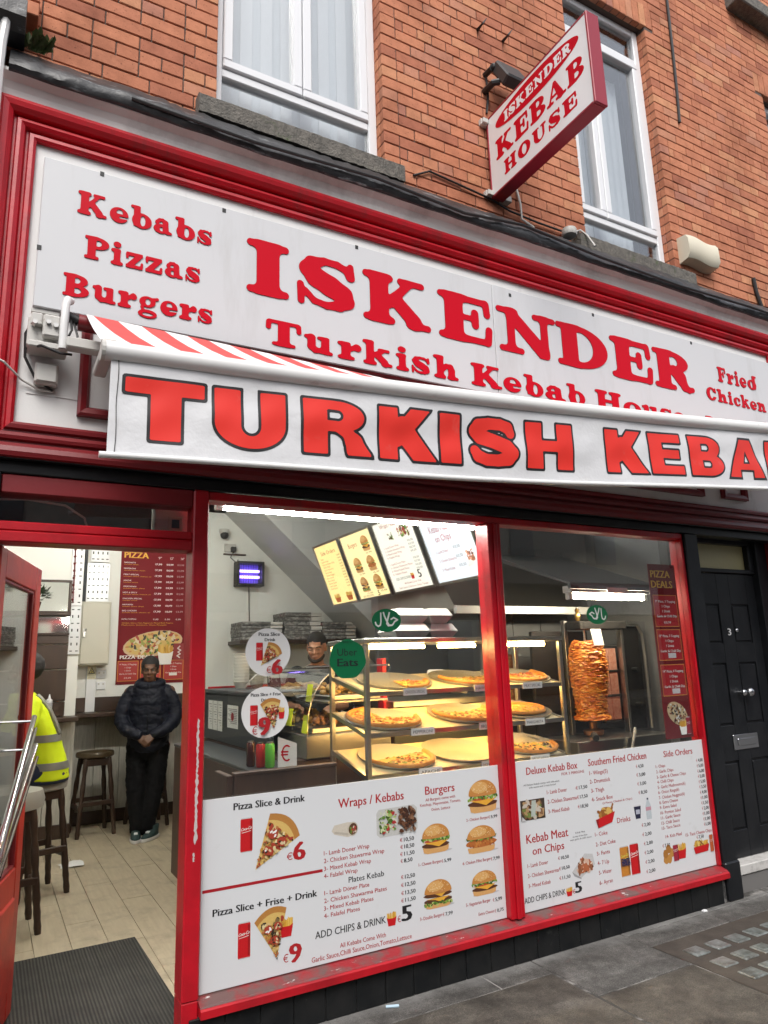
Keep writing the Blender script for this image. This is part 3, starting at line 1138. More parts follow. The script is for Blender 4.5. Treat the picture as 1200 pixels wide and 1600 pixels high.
M_BLIND = mat('white_fabric_blind', (0.85, 0.85, 0.86), 0.8)
M_DARK = mat('unlit_room_wall', (0.36, 0.36, 0.36), 0.9)
M_CURT = mat('pale_net_blind', (0.74, 0.76, 0.78), 0.85)
w1 = house_window(0.864, 1.904, 4.46, 4.745, 6.755, (1.34, 1.46), None, True)
w2 = house_window(3.573, 4.522, 4.43, 4.70, 6.755, (3.86, 3.95), 6.4, False)
w3 = house_window(6.163, 7.195, 4.43, 4.70, 6.755, (6.6, 6.7), 6.4, False)
for x in np.arange(0.93, 1.9, 0.128):
    MB().box(x, 0.33, 4.72, x + 0.075, 0.334, 6.7).build('blind_slat', M_BLIND, w1)
for (x0, x1, z0) in ((0.862, 1.906, 4.45), (3.57, 4.525, 4.42), (6.16, 7.2, 4.42)):
    mb = MB()
    mb.box(x0 + .0, 0.43, z0 - .2, x1, 1.6, z0 - .19).box(x0 - .6, 1.6, z0 - .2, x1 + .6, 1.62, 6.9).box(x0 - .62, 0.43, z0 - .2, x0 - .6, 1.6, 6.9).box(x1 + .6, 0.43, z0 - .2, x1 + .62, 1.6, 6.9).box(x0 - .62, .43, 6.9, x1 + .62, 1.62, 6.92)
    mb.build('window_room', M_DARK, house)
for (xa, xb, za, w) in ((0.875, 1.895, 4.46, w1), (3.585, 3.92, 4.43, w2), (3.93, 4.36, 4.43, w2), (6.17, 7.18, 4.43, w3)):
    nx = 40
    vs = [(xa + (xb - xa) * i / nx, 0.345 + 0.004 * math.sin(i * 0.9), z) for z in (za, 6.3 if w is w2 else 6.74) for i in range(nx + 1)]
    MB().add(vs, [(i, i + 1, nx + 2 + i, nx + 1 + i) for i in range(nx)]).build('window_blind', M_CURT, w, smooth='all', fix=False)


def stone_sill(x0, x1, z0, z1):
    mb = MB()
    n = int((x1 - x0) / 0.022)
    rs = random.Random(int(x0 * 100))
    prof = [(0.012, z0), (0.012, z1 - 0.018), (0.03, z1), (0.19, z1 + 0.02), (0.19, z0)]
    vs = []
    for i in range(n + 1):
        x = x0 + (x1 - x0) * i / n
        for j, (y, z) in enumerate(prof):
            dy = rs.uniform(-0.0025, 0.0025) if j < 3 else 0
            dz = rs.uniform(-0.0025, 0.002) if j in (0, 2) else 0
            vs.append((x, y + dy, z + dz))
    m = len(prof)
    fs = [(i * m + j, i * m + (j + 1) % m, (i + 1) * m + (j + 1) % m, (i + 1) * m + j) for i in range(n) for j in range(m)]
    fs += [tuple(range(m)), tuple(n * m + j for j in range(m))]
    mb.add(vs, fs)
    return mb.build('window_sill', M_STONE, house)


stone_sill(0.75, 1.993, 4.318, 4.44)
stone_sill(3.417, 4.64, 4.288, 4.41)
stone_sill(6.0, 7.35, 4.288, 4.41)
mb = MB()
mb.box(5.78, -0.04, 7.56, 7.2, 0.2, 7.7, 0.01)
mb.build('window_sill', M_STONE, house)
# a band of lead dressed down from the brick on to the shopfront hood
def lead(x0, x1):
    n = 230
    rs = random.Random(11)
    ph = [rs.uniform(0, 6) for _ in range(6)]
    def wv(x, k):
        return 0.012 * math.sin(5.1 * x + ph[k]) + 0.008 * math.sin(13.7 * x + ph[k + 1]) + 0.005 * math.sin(31 * x + ph[k + 2])
    vs = []
    for i in range(n + 1):
        x = x0 + (x1 - x0) * i / n
        a, b, r, q = wv(x, 0) * .45, wv(x, 2) * .5, rs.uniform(-0.004, 0.004), rs.uniform(-0.005, 0.005)
        vs += [(x, -0.1, 4.082 + b * .5), (x, -0.118 + a * .3, 4.08 + b * .8 + r * .6), (x, -0.13 + q * .5, 4.098 + b + r), (x, -0.126 + a * .8 + r, 4.13 + b + q), (x, -0.108 + a + q, 4.165 + b + r), (x, -0.06 + r, 4.215 + a * .8), (x, -0.015 + q + a * .5, 4.275 + b * .6 + r), (x, 0.05, 4.33 + a * .3 + q * .5), (x, 0.097, 4.365 + a * .5 + q), (x, 0.1, 4.36)]
    m = 10
    fs = [(i * m + j, i * m + j + 1, (i + 1) * m + j + 1, (i + 1) * m + j) for i in range(n) for j in range(m - 1)]
    return MB().add(vs, fs)


flash = lead(-0.11, 6.4).build('lead_flashing', M_LEAD, house, smooth=True, fix=False)

# ================================================================== the shopfront
shop = thing('shopfront', 'red and white kebab shop front with two big windows and an open red door', 'shopfront', (2.3, 0.0, 0.0))
XR = 5.37
mb = MB()
mb.box(-0.02, 0.0, 2.5, XR + 0.03, 0.06, 3.9).build('fascia_board', M_FASCIA, shop)
# hood between moulding and flashing: a plain cove
prof = [(0.06, 3.98), (-0.045, 3.98), (-0.05, 4.0), (-0.056, 4.03), (-0.07, 4.06), (-0.1, 4.083), (-0.1, 4.1), (0.1, 4.1)]
MB().extrude(prof, 0, -0.13, 6.4).build('cove', M_COVE, shop)


def ring(x0, z0, x1, z1, prof, m, parent, name, sides='LTRB'):
    """mitred moulding round a rectangle: prof = (outward distance, depth towards the street)"""
    c = lambda d: [(x0 - d, z0 - d), (x1 + d, z0 - d), (x1 + d, z1 + d), (x0 - d, z1 + d)]
    n = len(prof)
    for k, s in enumerate('BRTL'):
        if s not in sides:
            continue
        mb = MB()
        vs = []
        for e in (k, (k + 1) % 4):
            for (d, y) in prof:
                p = c(d)[e]
                vs.append((p[0], -y, p[1]))
        fs = [(i, (i + 1) % n, n + (i + 1) % n, n + i) for i in range(n)] + [tuple(range(n)), tuple(range(n, 2 * n))]
        mb.add(vs, fs)
        mb.build(name, m, parent, smooth=False)


big = [(0.0, 0.002), (0.0, 0.02), (0.012, 0.028), (0.028, 0.026), (0.034, 0.012), (0.042, 0.012), (0.05, 0.034), (0.066, 0.044), (0.08, 0.04), (0.086, 0.026), (0.094, 0.026), (0.1, 0.05), (0.118, 0.066), (0.14, 0.072), (0.158, 0.066), (0.165, 0.05), (0.165, 0.002)]
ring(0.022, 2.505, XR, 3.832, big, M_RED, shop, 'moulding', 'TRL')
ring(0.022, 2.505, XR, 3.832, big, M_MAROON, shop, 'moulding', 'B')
small = [(0.0, 0.002), (0.0, 0.012), (0.012, 0.03), (0.035, 0.036), (0.046, 0.03), (0.046, 0.002)]
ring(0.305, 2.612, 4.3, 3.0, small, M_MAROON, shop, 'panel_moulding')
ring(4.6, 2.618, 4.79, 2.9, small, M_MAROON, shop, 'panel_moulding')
MB().box(0.06, -0.004, 2.64, 0.262, 0.0, 2.95).build('cover_board', M_FASCIA, shop)
mb = MB()
mb.box(-0.26, -0.02, 2.286, XR + .1, 0.08, 2.338, 0.004)
mb.build('black_rail', M_BLACK, shop)
box('soffit_board', M_BLACK, -0.26, -0.055, 2.338, XR + .1, 0.06, 2.35, shop, 0.002)
# pilasters
box('pilaster', M_BLACK, -0.26, -0.03, 0.0, -0.004, 0.06, 2.285, shop, 0.006)
mb = MB()
mb.box(4.07, -0.03, 0.0, 4.2, 0.2, 2.285, 0.006).box(4.066, -0.042, 0.0, 4.205, 0.1, 0.22, 0.008)
mb.build('pilaster', M_BLACK, shop)
# the red window and door frames
f = MB()
f.box(0.768, -0.025, 0.2, 0.838, 0.1, 2.284, 0.006)
f.build('jamb', M_REDW, shop)
box('jamb', M_REDW, 0.77, -0.022, 0.0, 0.836, 0.1, 0.2, shop, 0.004)
def framebar(*a): return box('window_frame', M_RED, *a, shop, 0.005)
framebar(0.838, -0.012, 2.245, 4.066, 0.09, 2.284)
framebar(2.412, -0.028, 0.2, 2.502, 0.09, 2.245)
framebar(2.443, -0.04, 0.2, 2.472, -0.0285, 2.244)
framebar(4.05, -0.012, 0.2, 4.069, 0.09, 2.245)
box('door_head', M_REDW, -0.003, -0.018, 2.005, 0.768, 0.1, 2.05, shop, 0.005)
box('door_head', M_REDW, -0.003, -0.012, 2.0525, 0.768, 0.1, 2.09, shop, 0.005)
box('door_head', M_MAROON, -0.003, -0.012, 2.205, 0.768, 0.1, 2.284, shop, 0.005)
# worn sill, tiled plinth
mb = MB()
mb.extrude([(-0.06, 0.142), (-0.06, 0.17), (-0.053, 0.176), (0.1, 0.176), (0.1, 0.142)], 0, 0.838, 4.069)
mb.build('window_sill', M_SILL, shop)
MB().extrude([(-0.05, 0.1765), (-0.046, 0.183), (0.0, 0.199), (0.1, 0.199), (0.1, 0.1765)], 0, 0.838, 4.069).build('sill_ledge', M_SILLW, shop)
box('plinth', mat('pale_grout', (0.2, 0.195, 0.19), 0.9, dirt=(0.03, 0.03, 0.03), dscale=12, dlo=0.45, dhi=0.6), 0.8, -0.018, -0.02, 4.07, 0.09, 0.141, shop, 0)
M_TILE = mat('black_glazed_tile', (0.007, 0.008, 0.009), 0.4, col2=(0.016, 0.016, 0.016), scale=9, dirt=(0.07, 0.07, 0.068), dscale=16, dlo=0.62, dhi=0.85, bump=0.1, spec=0.25)
tile = MB().box(-0.072, -0.0105, 0, 0.072, 0, 0.14, 0.003).mesh('tile', M_TILE)
pl = [o for o in shop.children if o.name.startswith('plinth')][0]
for i in range(22):
    o = link('tile', tile, (0.872 + i * 0.147, -0.019 + rb.uniform(-.001, .001), -0.002), pl)
    o.rotation_euler = (0, rb.uniform(-.01, .01), 0)
# scraped patches on the door jamb
for (x0, z0, z1, w) in ((0.806, 1.06, 1.28, 0.011), (0.804, 0.78, 1.06, 0.014), (0.8, 0.715, 0.75, 0.009)):
    n = 26
    pts = [(x0 + rb.uniform(-.5, .35) * w * .5, z0 + (z1 - z0) * i / n) for i in range(n + 1)] + [(x0 + w * rb.uniform(.5, 1.0) * (0.4 if i in (0, n) else 1), z0 + (z1 - z0) * i / n) for i in range(n, -1, -1)]
    p = Print(facing(-0.0254), 0.0002)
    p.poly(pts, (0.52, 0.47, 0.46))
    p.done('scraped_paint', shop)
# glass
box('window_pane', M_GLASS, 0.838, 0.03, 0.2, 2.412, 0.036, 2.246, shop, 0)
box('window_pane', M_GLASS, 2.502, 0.03, 0.2, 4.05, 0.036, 2.246, shop, 0)
box('transom_pane', M_GLASS, -0.003, 0.03, 2.09, 0.768, 0.036, 2.206, shop, 0)
box('threshold', mat('worn_threshold', (0.06, 0.055, 0.05), 0.6), -0.004, -0.05, -0.02, 0.77, 0.14, 0.014, shop, 0.004)

# the open red door: a leaf with a glazed panel and a pair of slanting chrome pull bars
leaf = MB()
W = 0.754
LM = Matrix.Translation((0.0, 0.05, 0.02)) @ Matrix.Rotation(math.atan2(0.73, 0.19), 4, 'Z')
T = 0.022
leaf.box(0, -T, 0, 0.09, T, 1.98, 0.004, LM).box(W - 0.1, -T, 0, W, T, 1.98, 0.004, LM)
leaf.box(0.09, -T + .001, 0, W - 0.1, T - .001, 0.62, 0.004, LM).box(0.09, -T + .001, 1.86, W - 0.1, T - .001, 1.98, 0.004, LM)
leaf.box(0.1, -T - 0.008, 0.12, W - 0.11, T + 0.008, 0.5, 0.008, LM)
M_DOOR = mat('orange_red_door_paint', (0.5, 0.035, 0.02), 0.38, col2=(0.3, 0.015, 0.012), scale=6, dirt=(0.45, 0.25, 0.18), dscale=20, dlo=0.74, dhi=0.79, bump=0.15)
door = leaf.build('door', M_DOOR, shop)
MB().box(0.088, -0.003, 0.618, W - 0.098, 0.003, 1.862, 0, LM).build('door_glass', M_GLASS, door)
bead = MB()
for (a, b, c, d) in ((0.09, 0.62, 0.104, 1.86), (W - 0.114, 0.62, W - 0.1, 1.86), (0.104, 0.62, W - 0.114, 0.634), (0.104, 1.846, W - 0.114, 1.86)):
    bead.box(a, -0.014, b, c, 0.014, d, 0.003, LM)
bead.build('glazing_bead', M_MAROON, door)
for (s1, za, s0, zb) in ((0.5, 1.30, 0.01, 0.83), (0.57, 1.17, 0.01, 0.77)):
    mb = MB()
    P = lambda s, z, o: tuple(LM @ Vector((s, -o, z - 0.02)))
    mb.tube([P(s1, za, 0.085), P(s0, zb, 0.085)], 0.011, 10)
    mb.tube([P(s1 - 0.03, za - 0.05, 0.1), P(s0, zb - 0.02, 0.1)], 0.007, 8)
    for k in (0.04, 0.9):
        q = (s1 + (s0 - s1) * k, za + (zb - za) * k)
        mb.tube([P(q[0], q[1], 0.085), P(q[0], q[1], 0.0)], 0.006, 8)
    mb.build('pull_bar', M_CHROME, door, smooth=True)

# ================================================================== fascia sign
sign = thing('shop_sign', 'long white fascia sign reading ISKENDER Turkish Kebab House in red letters', 'sign', (2.7, -0.02, 3.03))
SF = -0.042
mb = MB()
mb.box(0.058, SF, 3.022, 2.548, -0.001, 3.752, 0.004)
panel = mb.build('sign_panel', M_WHITE, sign)
mb = MB()
mb.box(2.551, SF, 3.022, 5.37, -0.001, 3.752, 0.004)
panel2 = mb.build('sign_panel', M_WHITE, sign)
frs = facing(SF)


def sign_word(txt, x0, x1, zb, h, pars=None, t=0.007, gap=0.16):
    ws = []
    for ch in txt:
        ws.append(0.35 if ch == ' ' else glyph('c', ch)[2][1] - glyph('c', ch)[2][0])
    tot = sum(ws) + gap * (len(txt) - 1)
    k = (x1 - x0) / tot
    x = x0
    for ch, w in zip(txt, ws):
        if ch != ' ':
            sign_letter(ch, x, x + w * k, zb, h, t)
        x += (w + gap) * k


def sign_letter(ch, x0, x1, zb, h, t=0.0042, fr=None, parent=None, m=None):
    mb = MB()
    polys, segs, bb = glyph('c', ch)
    fr = fr or frs
    sx = (x1 - x0) / (bb[1] - bb[0])
    mp = lambda p: (x0 + (p[0] - bb[0]) * sx, zb + p[1] * h)
    for p in polys:
        mb.add([fr(*mp(q), t) for q in p], [tuple(range(len(p)))])
    mb.mi = 1
    for a, b in segs:
        A, B = mp(a), mp(b)
        mb.add([fr(*A, 0.0), fr(*B, 0.0), fr(*B, t), fr(*A, t)], [(0, 1, 2, 3)])
    mb.build('letter', m or [M_LETTER, M_LEDGE], parent or sign, fix=False)


H1 = 0.296
for ch, a, b in (('I', 0.994, 1.22), ('S', 1.264, 1.603), ('K', 1.65, 2.085), ('E', 2.14, 2.529), ('N', 2.568, 3.044), ('D', 3.048, 3.497), ('E', 3.529, 3.93), ('R', 3.945, 4.358)):
    sign_letter(ch, a, b, 3.322, H1)
H2 = 0.136
for ch, a, b in (('T', 1.096, 1.287), ('u', 1.302, 1.463), ('r', 1.491, 1.632), ('k', 1.64, 1.82), ('i', 1.845, 1.926), ('s', 1.944, 2.064), ('h', 2.09, 2.259),
                 ('K', 2.351, 2.575), ('e', 2.588, 2.725), ('b', 2.749, 2.899), ('a', 2.915, 3.08), ('b', 3.097, 3.25), ('H', 3.345, 3.58), ('o', 3.6, 3.765), ('u', 3.78, 3.94), ('s', 3.955, 4.07), ('e', 4.085, 4.22)):
    sign_letter(ch, a, b, 3.06, H2 if ch != 's' else 0.102)
for ch, a, b in (('K', 0.205, 0.330), ('e', 0.342, 0.424), ('b', 0.433, 0.529), ('a', 0.538, 0.624), ('b', 0.637, 0.733), ('s', 0.744, 0.815)):
    sign_letter(ch, a, b, 3.515, 0.112 if ch != 's' else 0.078)
for ch, a, b in (('P', 0.245, 0.348), ('i', 0.357, 0.410), ('z', 0.421, 0.499), ('z', 0.508, 0.586), ('a', 0.597, 0.681), ('s', 0.693, 0.762)):
    sign_letter(ch, a, b, 3.3, 0.112 if ch != 's' else 0.078)
for ch, a, b in (('B', 0.168, 0.275), ('u', 0.288, 0.388), ('r', 0.396, 0.478), ('g', 0.485, 0.576), ('e', 0.583, 0.662), ('r', 0.670, 0.752), ('s', 0.757, 0.826)):
    sign_letter(ch, a, b, 3.1, 0.107 if ch != 's' else 0.074)
for ch, a, b in (('F', 4.65, 4.745), ('r', 4.757, 4.84), ('i', 4.85, 4.9), ('e', 4.91, 4.99), ('d', 5.005, 5.12)):
    sign_letter(ch, a, b, 3.478, 0.117)
for ch, a, b in (('C', 4.49, 4.6), ('h', 4.612, 4.725), ('i', 4.738, 4.79), ('c', 4.802, 4.882), ('k', 4.892, 4.99), ('e', 5.0, 5.08), ('n', 5.09, 5.195)):
    sign_letter(ch, a, b, 3.31, 0.1 if ch not in 'C' else 0.1)
for ch, a, b in (('B', 4.44, 4.55), ('u', 4.565, 4.67), ('r', 4.68, 4.76), ('g', 4.77, 4.86), ('e', 4.87, 4.95), ('r', 4.96, 5.04), ('s', 5.05, 5.12)):
    sign_letter(ch, a, b, 3.075, 0.1 if ch != 's' else 0.07)
mb = MB()
for (x, z) in ((0.875, 3.735), (2.69, 3.71), (4.39, 3.735), (1.62, 3.74), (0.3, 3.745), (3.4, 3.737), (0.065, 3.3)):
    mb.box(x - 0.009, SF - 0.002, z - 0.012, x + 0.009, SF + 0.001, z + 0.01)
mb.build('fixing_hole', M_RUBBER, sign)
box('sign_bracket', M_GREYPL, 0.055, -0.03, 3.0, 0.165, -0.004, 3.02, sign, 0.002)

# ================================================================== striped awning, wound nearly shut
awn = thing('awning', 'red and white striped awning with white valance reading TURKISH KEBAB', 'awning', (2.5, -0.1, 2.9))
AY = -0.5
_bx, _bz = (0.305, 1.505, 4.42), (2.67, 2.726, 2.928)
_q = np.polyfit(_bx, _bz, 2)
barz = lambda x: float(np.polyval(_q, x))
XA0, XA1 = 0.30, 5.25
M_AWHITE = mat('white_coated_metal', (0.72, 0.72, 0.71), 0.35, dirt=(0.3, 0.29, 0.27), dscale=7, dlo=0.62, dhi=0.8, dstretch=(0.6, 1, 2))
pts = [(x, AY, barz(x)) for x in np.linspace(XA0, XA1, 24)]
tube('front_bar', M_AWHITE, pts, 0.038, awn, 16)
mb = MB()
mb.tube([(XA0 - 0.012, AY, barz(XA0)), (XA0 + 0.002, AY, barz(XA0))], 0.041, 16)
mb.build('end_cap', M_GREYPL, awn)
M_STRIPE_R = mat('red_canvas_stripe', (0.56, 0.075, 0.07), 0.8, bump=0.1, bscale=200)
M_STRIPE_W = mat('white_canvas_stripe', (0.7, 0.69, 0.68), 0.8, bump=0.1, bscale=200)
RZ = 2.985
mb = MB()
xs = np.concatenate([[0.262], np.arange(0.29, XA1, 0.1)])
for i, x in enumerate(xs[:-1]):
    mb.mi = i % 2
    q = []
    for xx in (x, xs[i + 1]):
        for t in np.linspace(0, 1, 5):
            y = -0.13 + (AY + 0.13) * t
            zb = barz(max(XA0, xx)) + 0.036
            rz = RZ - 0.024 * (xx - 0.26)
            z = rz + (zb - rz) * t - 0.012 * math.sin(math.pi * t)
            q.append((xx + (0.03 if xx < 0.27 else 0.13) * t, y, z))
    mb.add(q, [(j, j + 1, j + 6, j + 5) for j in range(4)])
mb.build('canopy', [M_STRIPE_W, M_STRIPE_R], awn, fix=False, smooth=False)
tube('roller', M_MAROON, [(0.235, -0.1, RZ - 0.03), (XA1, -0.1, RZ - 0.03 - 0.12)], 0.036, awn, 12)
tube('roller_spindle', M_RUBBER, [(0.19, -0.1, RZ - 0.01), (0.236, -0.1, RZ - 0.025)], 0.022, awn, 10)
# gearbox, white hooked lever and folded arm
gb = MB()
gb.box(0.045, -0.1, 2.815, 0.16, -0.006, 2.95, 0.008).box(0.055, -0.125, 2.9, 0.1, -0.1, 2.955, 0.006).box(0.1, -0.14, 2.85, 0.168, -0.1, 2.95, 0.008)
gb.box(0.05, -0.13, 2.8, 0.2, -0.03, 2.83, 0.006)
gear = gb.build('gearbox', M_GREYPL, awn)
mb = MB()
for (x, z) in ((0.07, 2.9), (0.12, 2.91), (0.148, 2.9)):
    mb.tube([(x, -0.155, z), (x, -0.12, z)], 0.01, 8)
mb.build('bolt', M_STEEL, gear)
tube('lever', M_AWHITE, [(0.178, -0.15, 2.8), (0.178, -0.155, 2.9), (0.18, -0.155, 3.0), (0.186, -0.15, 3.025), (0.2, -0.13, 3.03)], 0.017, awn, 10)
arm = MB()
arm.box(0.19, -0.19, 2.80, 0.42, -0.13, 2.845, 0.005)
arm.box(0.3, -0.46, 2.7, 0.35, -0.15, 2.74, 0.005)
arm.build('folding_arm', M_GREYPL, awn)
tube('cable', M_RUBBER, [(0.16, -0.02, 2.66), (0.09, -0.03, 2.7), (0.045, -0.05, 2.78), (0.04, -0.06, 2.88), (0.075, -0.08, 2.96), (0.13, -0.06, 2.965)], 0.006, awn, 6)
tube('cable', M_RUBBER, [(0.05, -0.05, 2.82), (0.1, -0.15, 2.8), (0.17, -0.16, 2.775), (0.215, -0.13, 2.79)], 0.006, awn, 6)
tube('cable', M_RUBBER, [(0.205, -0.1, 2.98), (0.21, -0.13, 2.9), (0.19, -0.14, 2.84)], 0.005, awn, 6)
tube('cable', M_RUBBER, [(0.215, -0.1, 2.96), (0.235, -0.12, 2.88), (0.225, -0.13, 2.85)], 0.005, awn, 6)


def vdisp(x, t):
    """wrinkles of the hanging valance; t = 0 at the top, 1 at the bottom rail"""
    return (0.004 * math.sin(5 * x + 3.5 * t) + 0.003 * math.sin(13 * x - 6 * t + 1) * (0.3 + t) + 0.0012 * math.sin(31 * x + 9 * t) + 0.0025 * math.sin(3.1 * x + 11 * t)) * math.sin(math.pi * min(1, t * 0.9 + 0.1)) + 0.015 * math.sin(2.2 * x) * t


VH = 0.372
M_PVCSHEET = mat('white_vinyl_sheet', (0.62, 0.625, 0.64), 0.5, dirt=(0.55, 0.53, 0.5), dscale=3, dlo=0.6, dhi=0.85, bump=0.3, bscale=9, bdist=0.02)
vpos = lambda x, v, d: (x, AY - 0.004 - d - vdisp(x, min(1, max(0, -v / VH))), barz(max(0.305, x)) - 0.034 + v)
nx, nz = 260, 16
mb = MB()
mb.add([vpos(0.325 + (XA1 - 0.325) * i / nx, -VH * j / nz, 0) for j in range(nz + 1) for i in range(nx + 1)],
       [(j * (nx + 1) + i, j * (nx + 1) + i + 1, (j + 1) * (nx + 1) + i + 1, (j + 1) * (nx + 1) + i) for j in range(nz) for i in range(nx)])
val = mb.build('valance', M_PVCSHEET, awn, smooth='all', fix=False)
tube('stitch', M_RUBBER, [vpos(0.352 + 0.002 * math.sin(k), -VH * k / 10, 0.003) for k in range(11)], 0.0016, val, 5)
rail = MB()
rail.tube([(x, AY - 0.006 - vdisp(x, 1), barz(max(0.3, x)) - 0.034 - VH - 0.006) for x in np.linspace(0.3, XA1, 40)], 0.0125, 10)
rail.build('bottom_rail', M_AWHITE, awn, smooth=True)
M_VRED, M_VBLK = mat('red_vinyl_letter', (0.7, 0.035, 0.025), 0.45, spec=0.25, dirt=(0.6, 0.12, 0.1), dscale=6, dlo=0.6, dhi=0.85), mat('black_vinyl_outline', (0.012, 0.012, 0.013), 0.4)
LH = 0.245
for ch, a, b, dz in (('T', 0.38, 0.68, 0), ('U', 0.72, 1.02, 0), ('R', 1.1, 1.425, 0), ('K', 1.47, 1.775, 0), ('I', 1.803, 1.92, 0), ('S', 1.975, 2.27, 0), ('H', 2.33, 2.64, 0),
                     ('K', 2.89, 3.2, .002), ('E', 3.235, 3.508, .002), ('B', 3.575, 3.885, .002), ('A', 3.945, 4.3, .002), ('B', 4.35, 4.66, .002)):
    mb = MB()
    polys, segs, bb = glyph('s', ch, 0.0, False)
    sx = (b - a) / (bb[1] - bb[0])
    base = -VH + 0.064
    for mi, grow, d in ((1, 0.05, 0.0012), (0, 0.0, 0.0022)):
        mb.mi = mi
        ps = glyph('s', ch, grow, False)[0]
        for p in ps:
            mb.add([vpos(a + (q[0] - bb[0]) * sx, base + q[1] * LH, d) for q in p], [tuple(range(len(p)))])
    mb.build('letter', [M_VRED, M_VBLK], val, fix=False, smooth='all')

# junction box below the gearbox
jb = MB()
jb.box(0.085, -0.06, 2.675, 0.175, -0.005, 2.765, 0.006).box(0.092, -0.066, 2.682, 0.168, -0.06, 2.758, 0.004)
tag(jb.build('junction_box', M_GREYPL), 'square grey junction box below the awning gearbox', 'electrical box')
tag(tube('wire', M_GREYPL, [(-0.14, -0.08, 2.78), (-0.03, -0.085, 2.73), (0.04, -0.02, 2.69), (0.11, -0.02, 2.655), (0.17, -0.012, 2.66)], 0.005), 'thin pale wire looping across the red moulding to the junction box', 'wire')

# ================================================================== projecting box sign
ps = thing('projecting_sign', 'lit box sign with red frame reading ISKENDER KEBAB HOUSE sticking out from the brick', 'sign', (2.745, 0.08, 4.47))
XS, XT, SY0, SY1, SZ0, SZ1 = 2.70, 2.79, -0.858, 0.078, 4.47, 5.075
M_SIGNRED = mat('red_aluminium_trim', (0.3, 0.008, 0.025), 0.3)
e = 0.016
mb = MB()
mb.box(XS - .003, SY0, SZ0, XT + .003, SY0 + e, SZ1, 0.003).box(XS - .003, SY1 - e, SZ0, XT + .003, SY1, SZ1, 0.003)
mb.box(XS - .002, SY0 + e, SZ0, XT + .002, SY1 - e, SZ0 + e, 0.003).box(XS - .002, SY0 + e, SZ1 - e, XT + .002, SY1 - e, SZ1, 0.003)
mb.build('frame', M_SIGNRED, ps)
box('sign_face', mat('white_acrylic_face', (0.75, 0.75, 0.75), 0.12), XS, SY0 + e, SZ0 + e, XT, SY1 - e, SZ1 - e, ps, 0)
sfr = lambda u, v, d: (XS - d, -u, v)       # seen from the left: u runs away from the wall
mb = MB()
mb.add([sfr(0.399 + 0.385 * math.cos(a * math.pi / 24), 4.957 + 0.083 * math.sin(a * math.pi / 24), 0.0012) for a in range(48)], [tuple(range(48))])
mb.build('red_oval', M_LETTER, ps, fix=False)
M_WL = mat('white_letter', (0.78, 0.78, 0.78), 0.3)
for i, (ch, a, b) in enumerate((('I', 0.105, 0.147), ('S', 0.154, 0.218), ('K', 0.227, 0.312), ('E', 0.321, 0.39), ('N', 0.399, 0.482), ('D', 0.491, 0.568), ('E', 0.577, 0.641), ('R', 0.649, 0.718))):
    sign_letter(ch, a, b, 4.921, 0.072, 0.0024, sfr, ps, [M_WL, M_WL])
for ch, a, b in (('K', 0.0, 0.175), ('E', 0.19, 0.325), ('B', 0.34, 0.48), ('A', 0.49, 0.655), ('B', 0.665, 0.8)):
    sign_letter(ch, a, b, 4.703, 0.142, 0.0012, sfr, ps, [M_LETTER, M_LETTER])
for ch, a, b in (('H', 0.07, 0.19), ('O', 0.208, 0.325), ('U', 0.345, 0.47), ('S', 0.49, 0.59), ('E', 0.612, 0.728)):
    sign_letter(ch, a, b, 4.55, 0.1 if ch != 'S' else 0.1, 0.0012, sfr, ps, [M_LETTER, M_LETTER])
for z in (4.49, 5.04):
    mb = MB()
    mb.box(XS - 0.05, 0.068, z - .015, XS + 0.02, 0.1, z + 0.03, 0.003).box(XS - 0.045, 0.05, z - .01, XS - 0.002, 0.068, z + 0.025, 0.002)
    mb.build('wall_bracket', M_GREYPL, ps)
    box('wall_bracket', M_GREYPL, XT - .01, 0.05, z - .015, XT + 0.06, 0.1, z + 0.03, ps, 0.003)

# floodlight, bolts, cables, alarm box
fl = thing('floodlight', 'small black floodlight on the brick above the projecting sign', 'light', (2.86, 0.0, 5.3))
mb = MB()
LMf = Matrix.Translation((2.845, -0.03, 5.38)) @ Matrix.Rotation(math.radians(-28), 4, 'X')
mb.box(-0.1, -0.05, -0.12, 0.1, 0.03, 0.12, 0.012, LMf)
mb.build('lamp_body', mat('black_lamp_housing', (0.03, 0.03, 0.03), 0.5), fl)
tube('lamp_bracket', M_RUBBER, [(2.72, 0.1, 5.33), (2.72, 0.0, 5.32), (2.76, -0.02, 5.33)], 0.022, fl)
for (x, z, w) in ((2.7, 5.836, 'left one of the two on the brick above the floodlight'), (2.925, 5.846, 'right one of the two on the brick above the floodlight')):
    mb = MB()
    mb.tube([(x, 0.1, z), (x - 0.005, 0.03, z - 0.01)], 0.012, 7, 0.006)
    mb.tube([(x - 0.005, 0.035, z - 0.01), (x + 0.03, 0.03, z + 0.045)], 0.008, 6, 0.003)
    tag(mb.build('wall_hook', M_RUBBER), 'small black iron hook, ' + w, 'hook', 'iron hooks left in the brickwork')
hk = MB()
hk.tube([(2.735, 0.1, 5.47), (2.735, 0.02, 5.46)], 0.02, 8)
hk.ball((2.75, 0.02, 5.475), 0.028, 8, 6)
hk.tube([(2.735, 0.09, 5.46), (2.74, 0.085, 5.3), (2.72, 0.09, 5.15)], 0.008, 6)
tag(hk.build('cable_stub', M_RUBBER), 'black cable end and bolt left of the floodlight', 'cable')
tag(tube('cable', M_RUBBER, [(4.868, 0.085, 7.6), (4.866, 0.085, 7.2), (4.845, 0.085, 6.6), (4.83, 0.088, 6.2), (4.812, 0.09, 5.9)], 0.012), 'long black cable hanging down the brick right of the second window', 'cable')
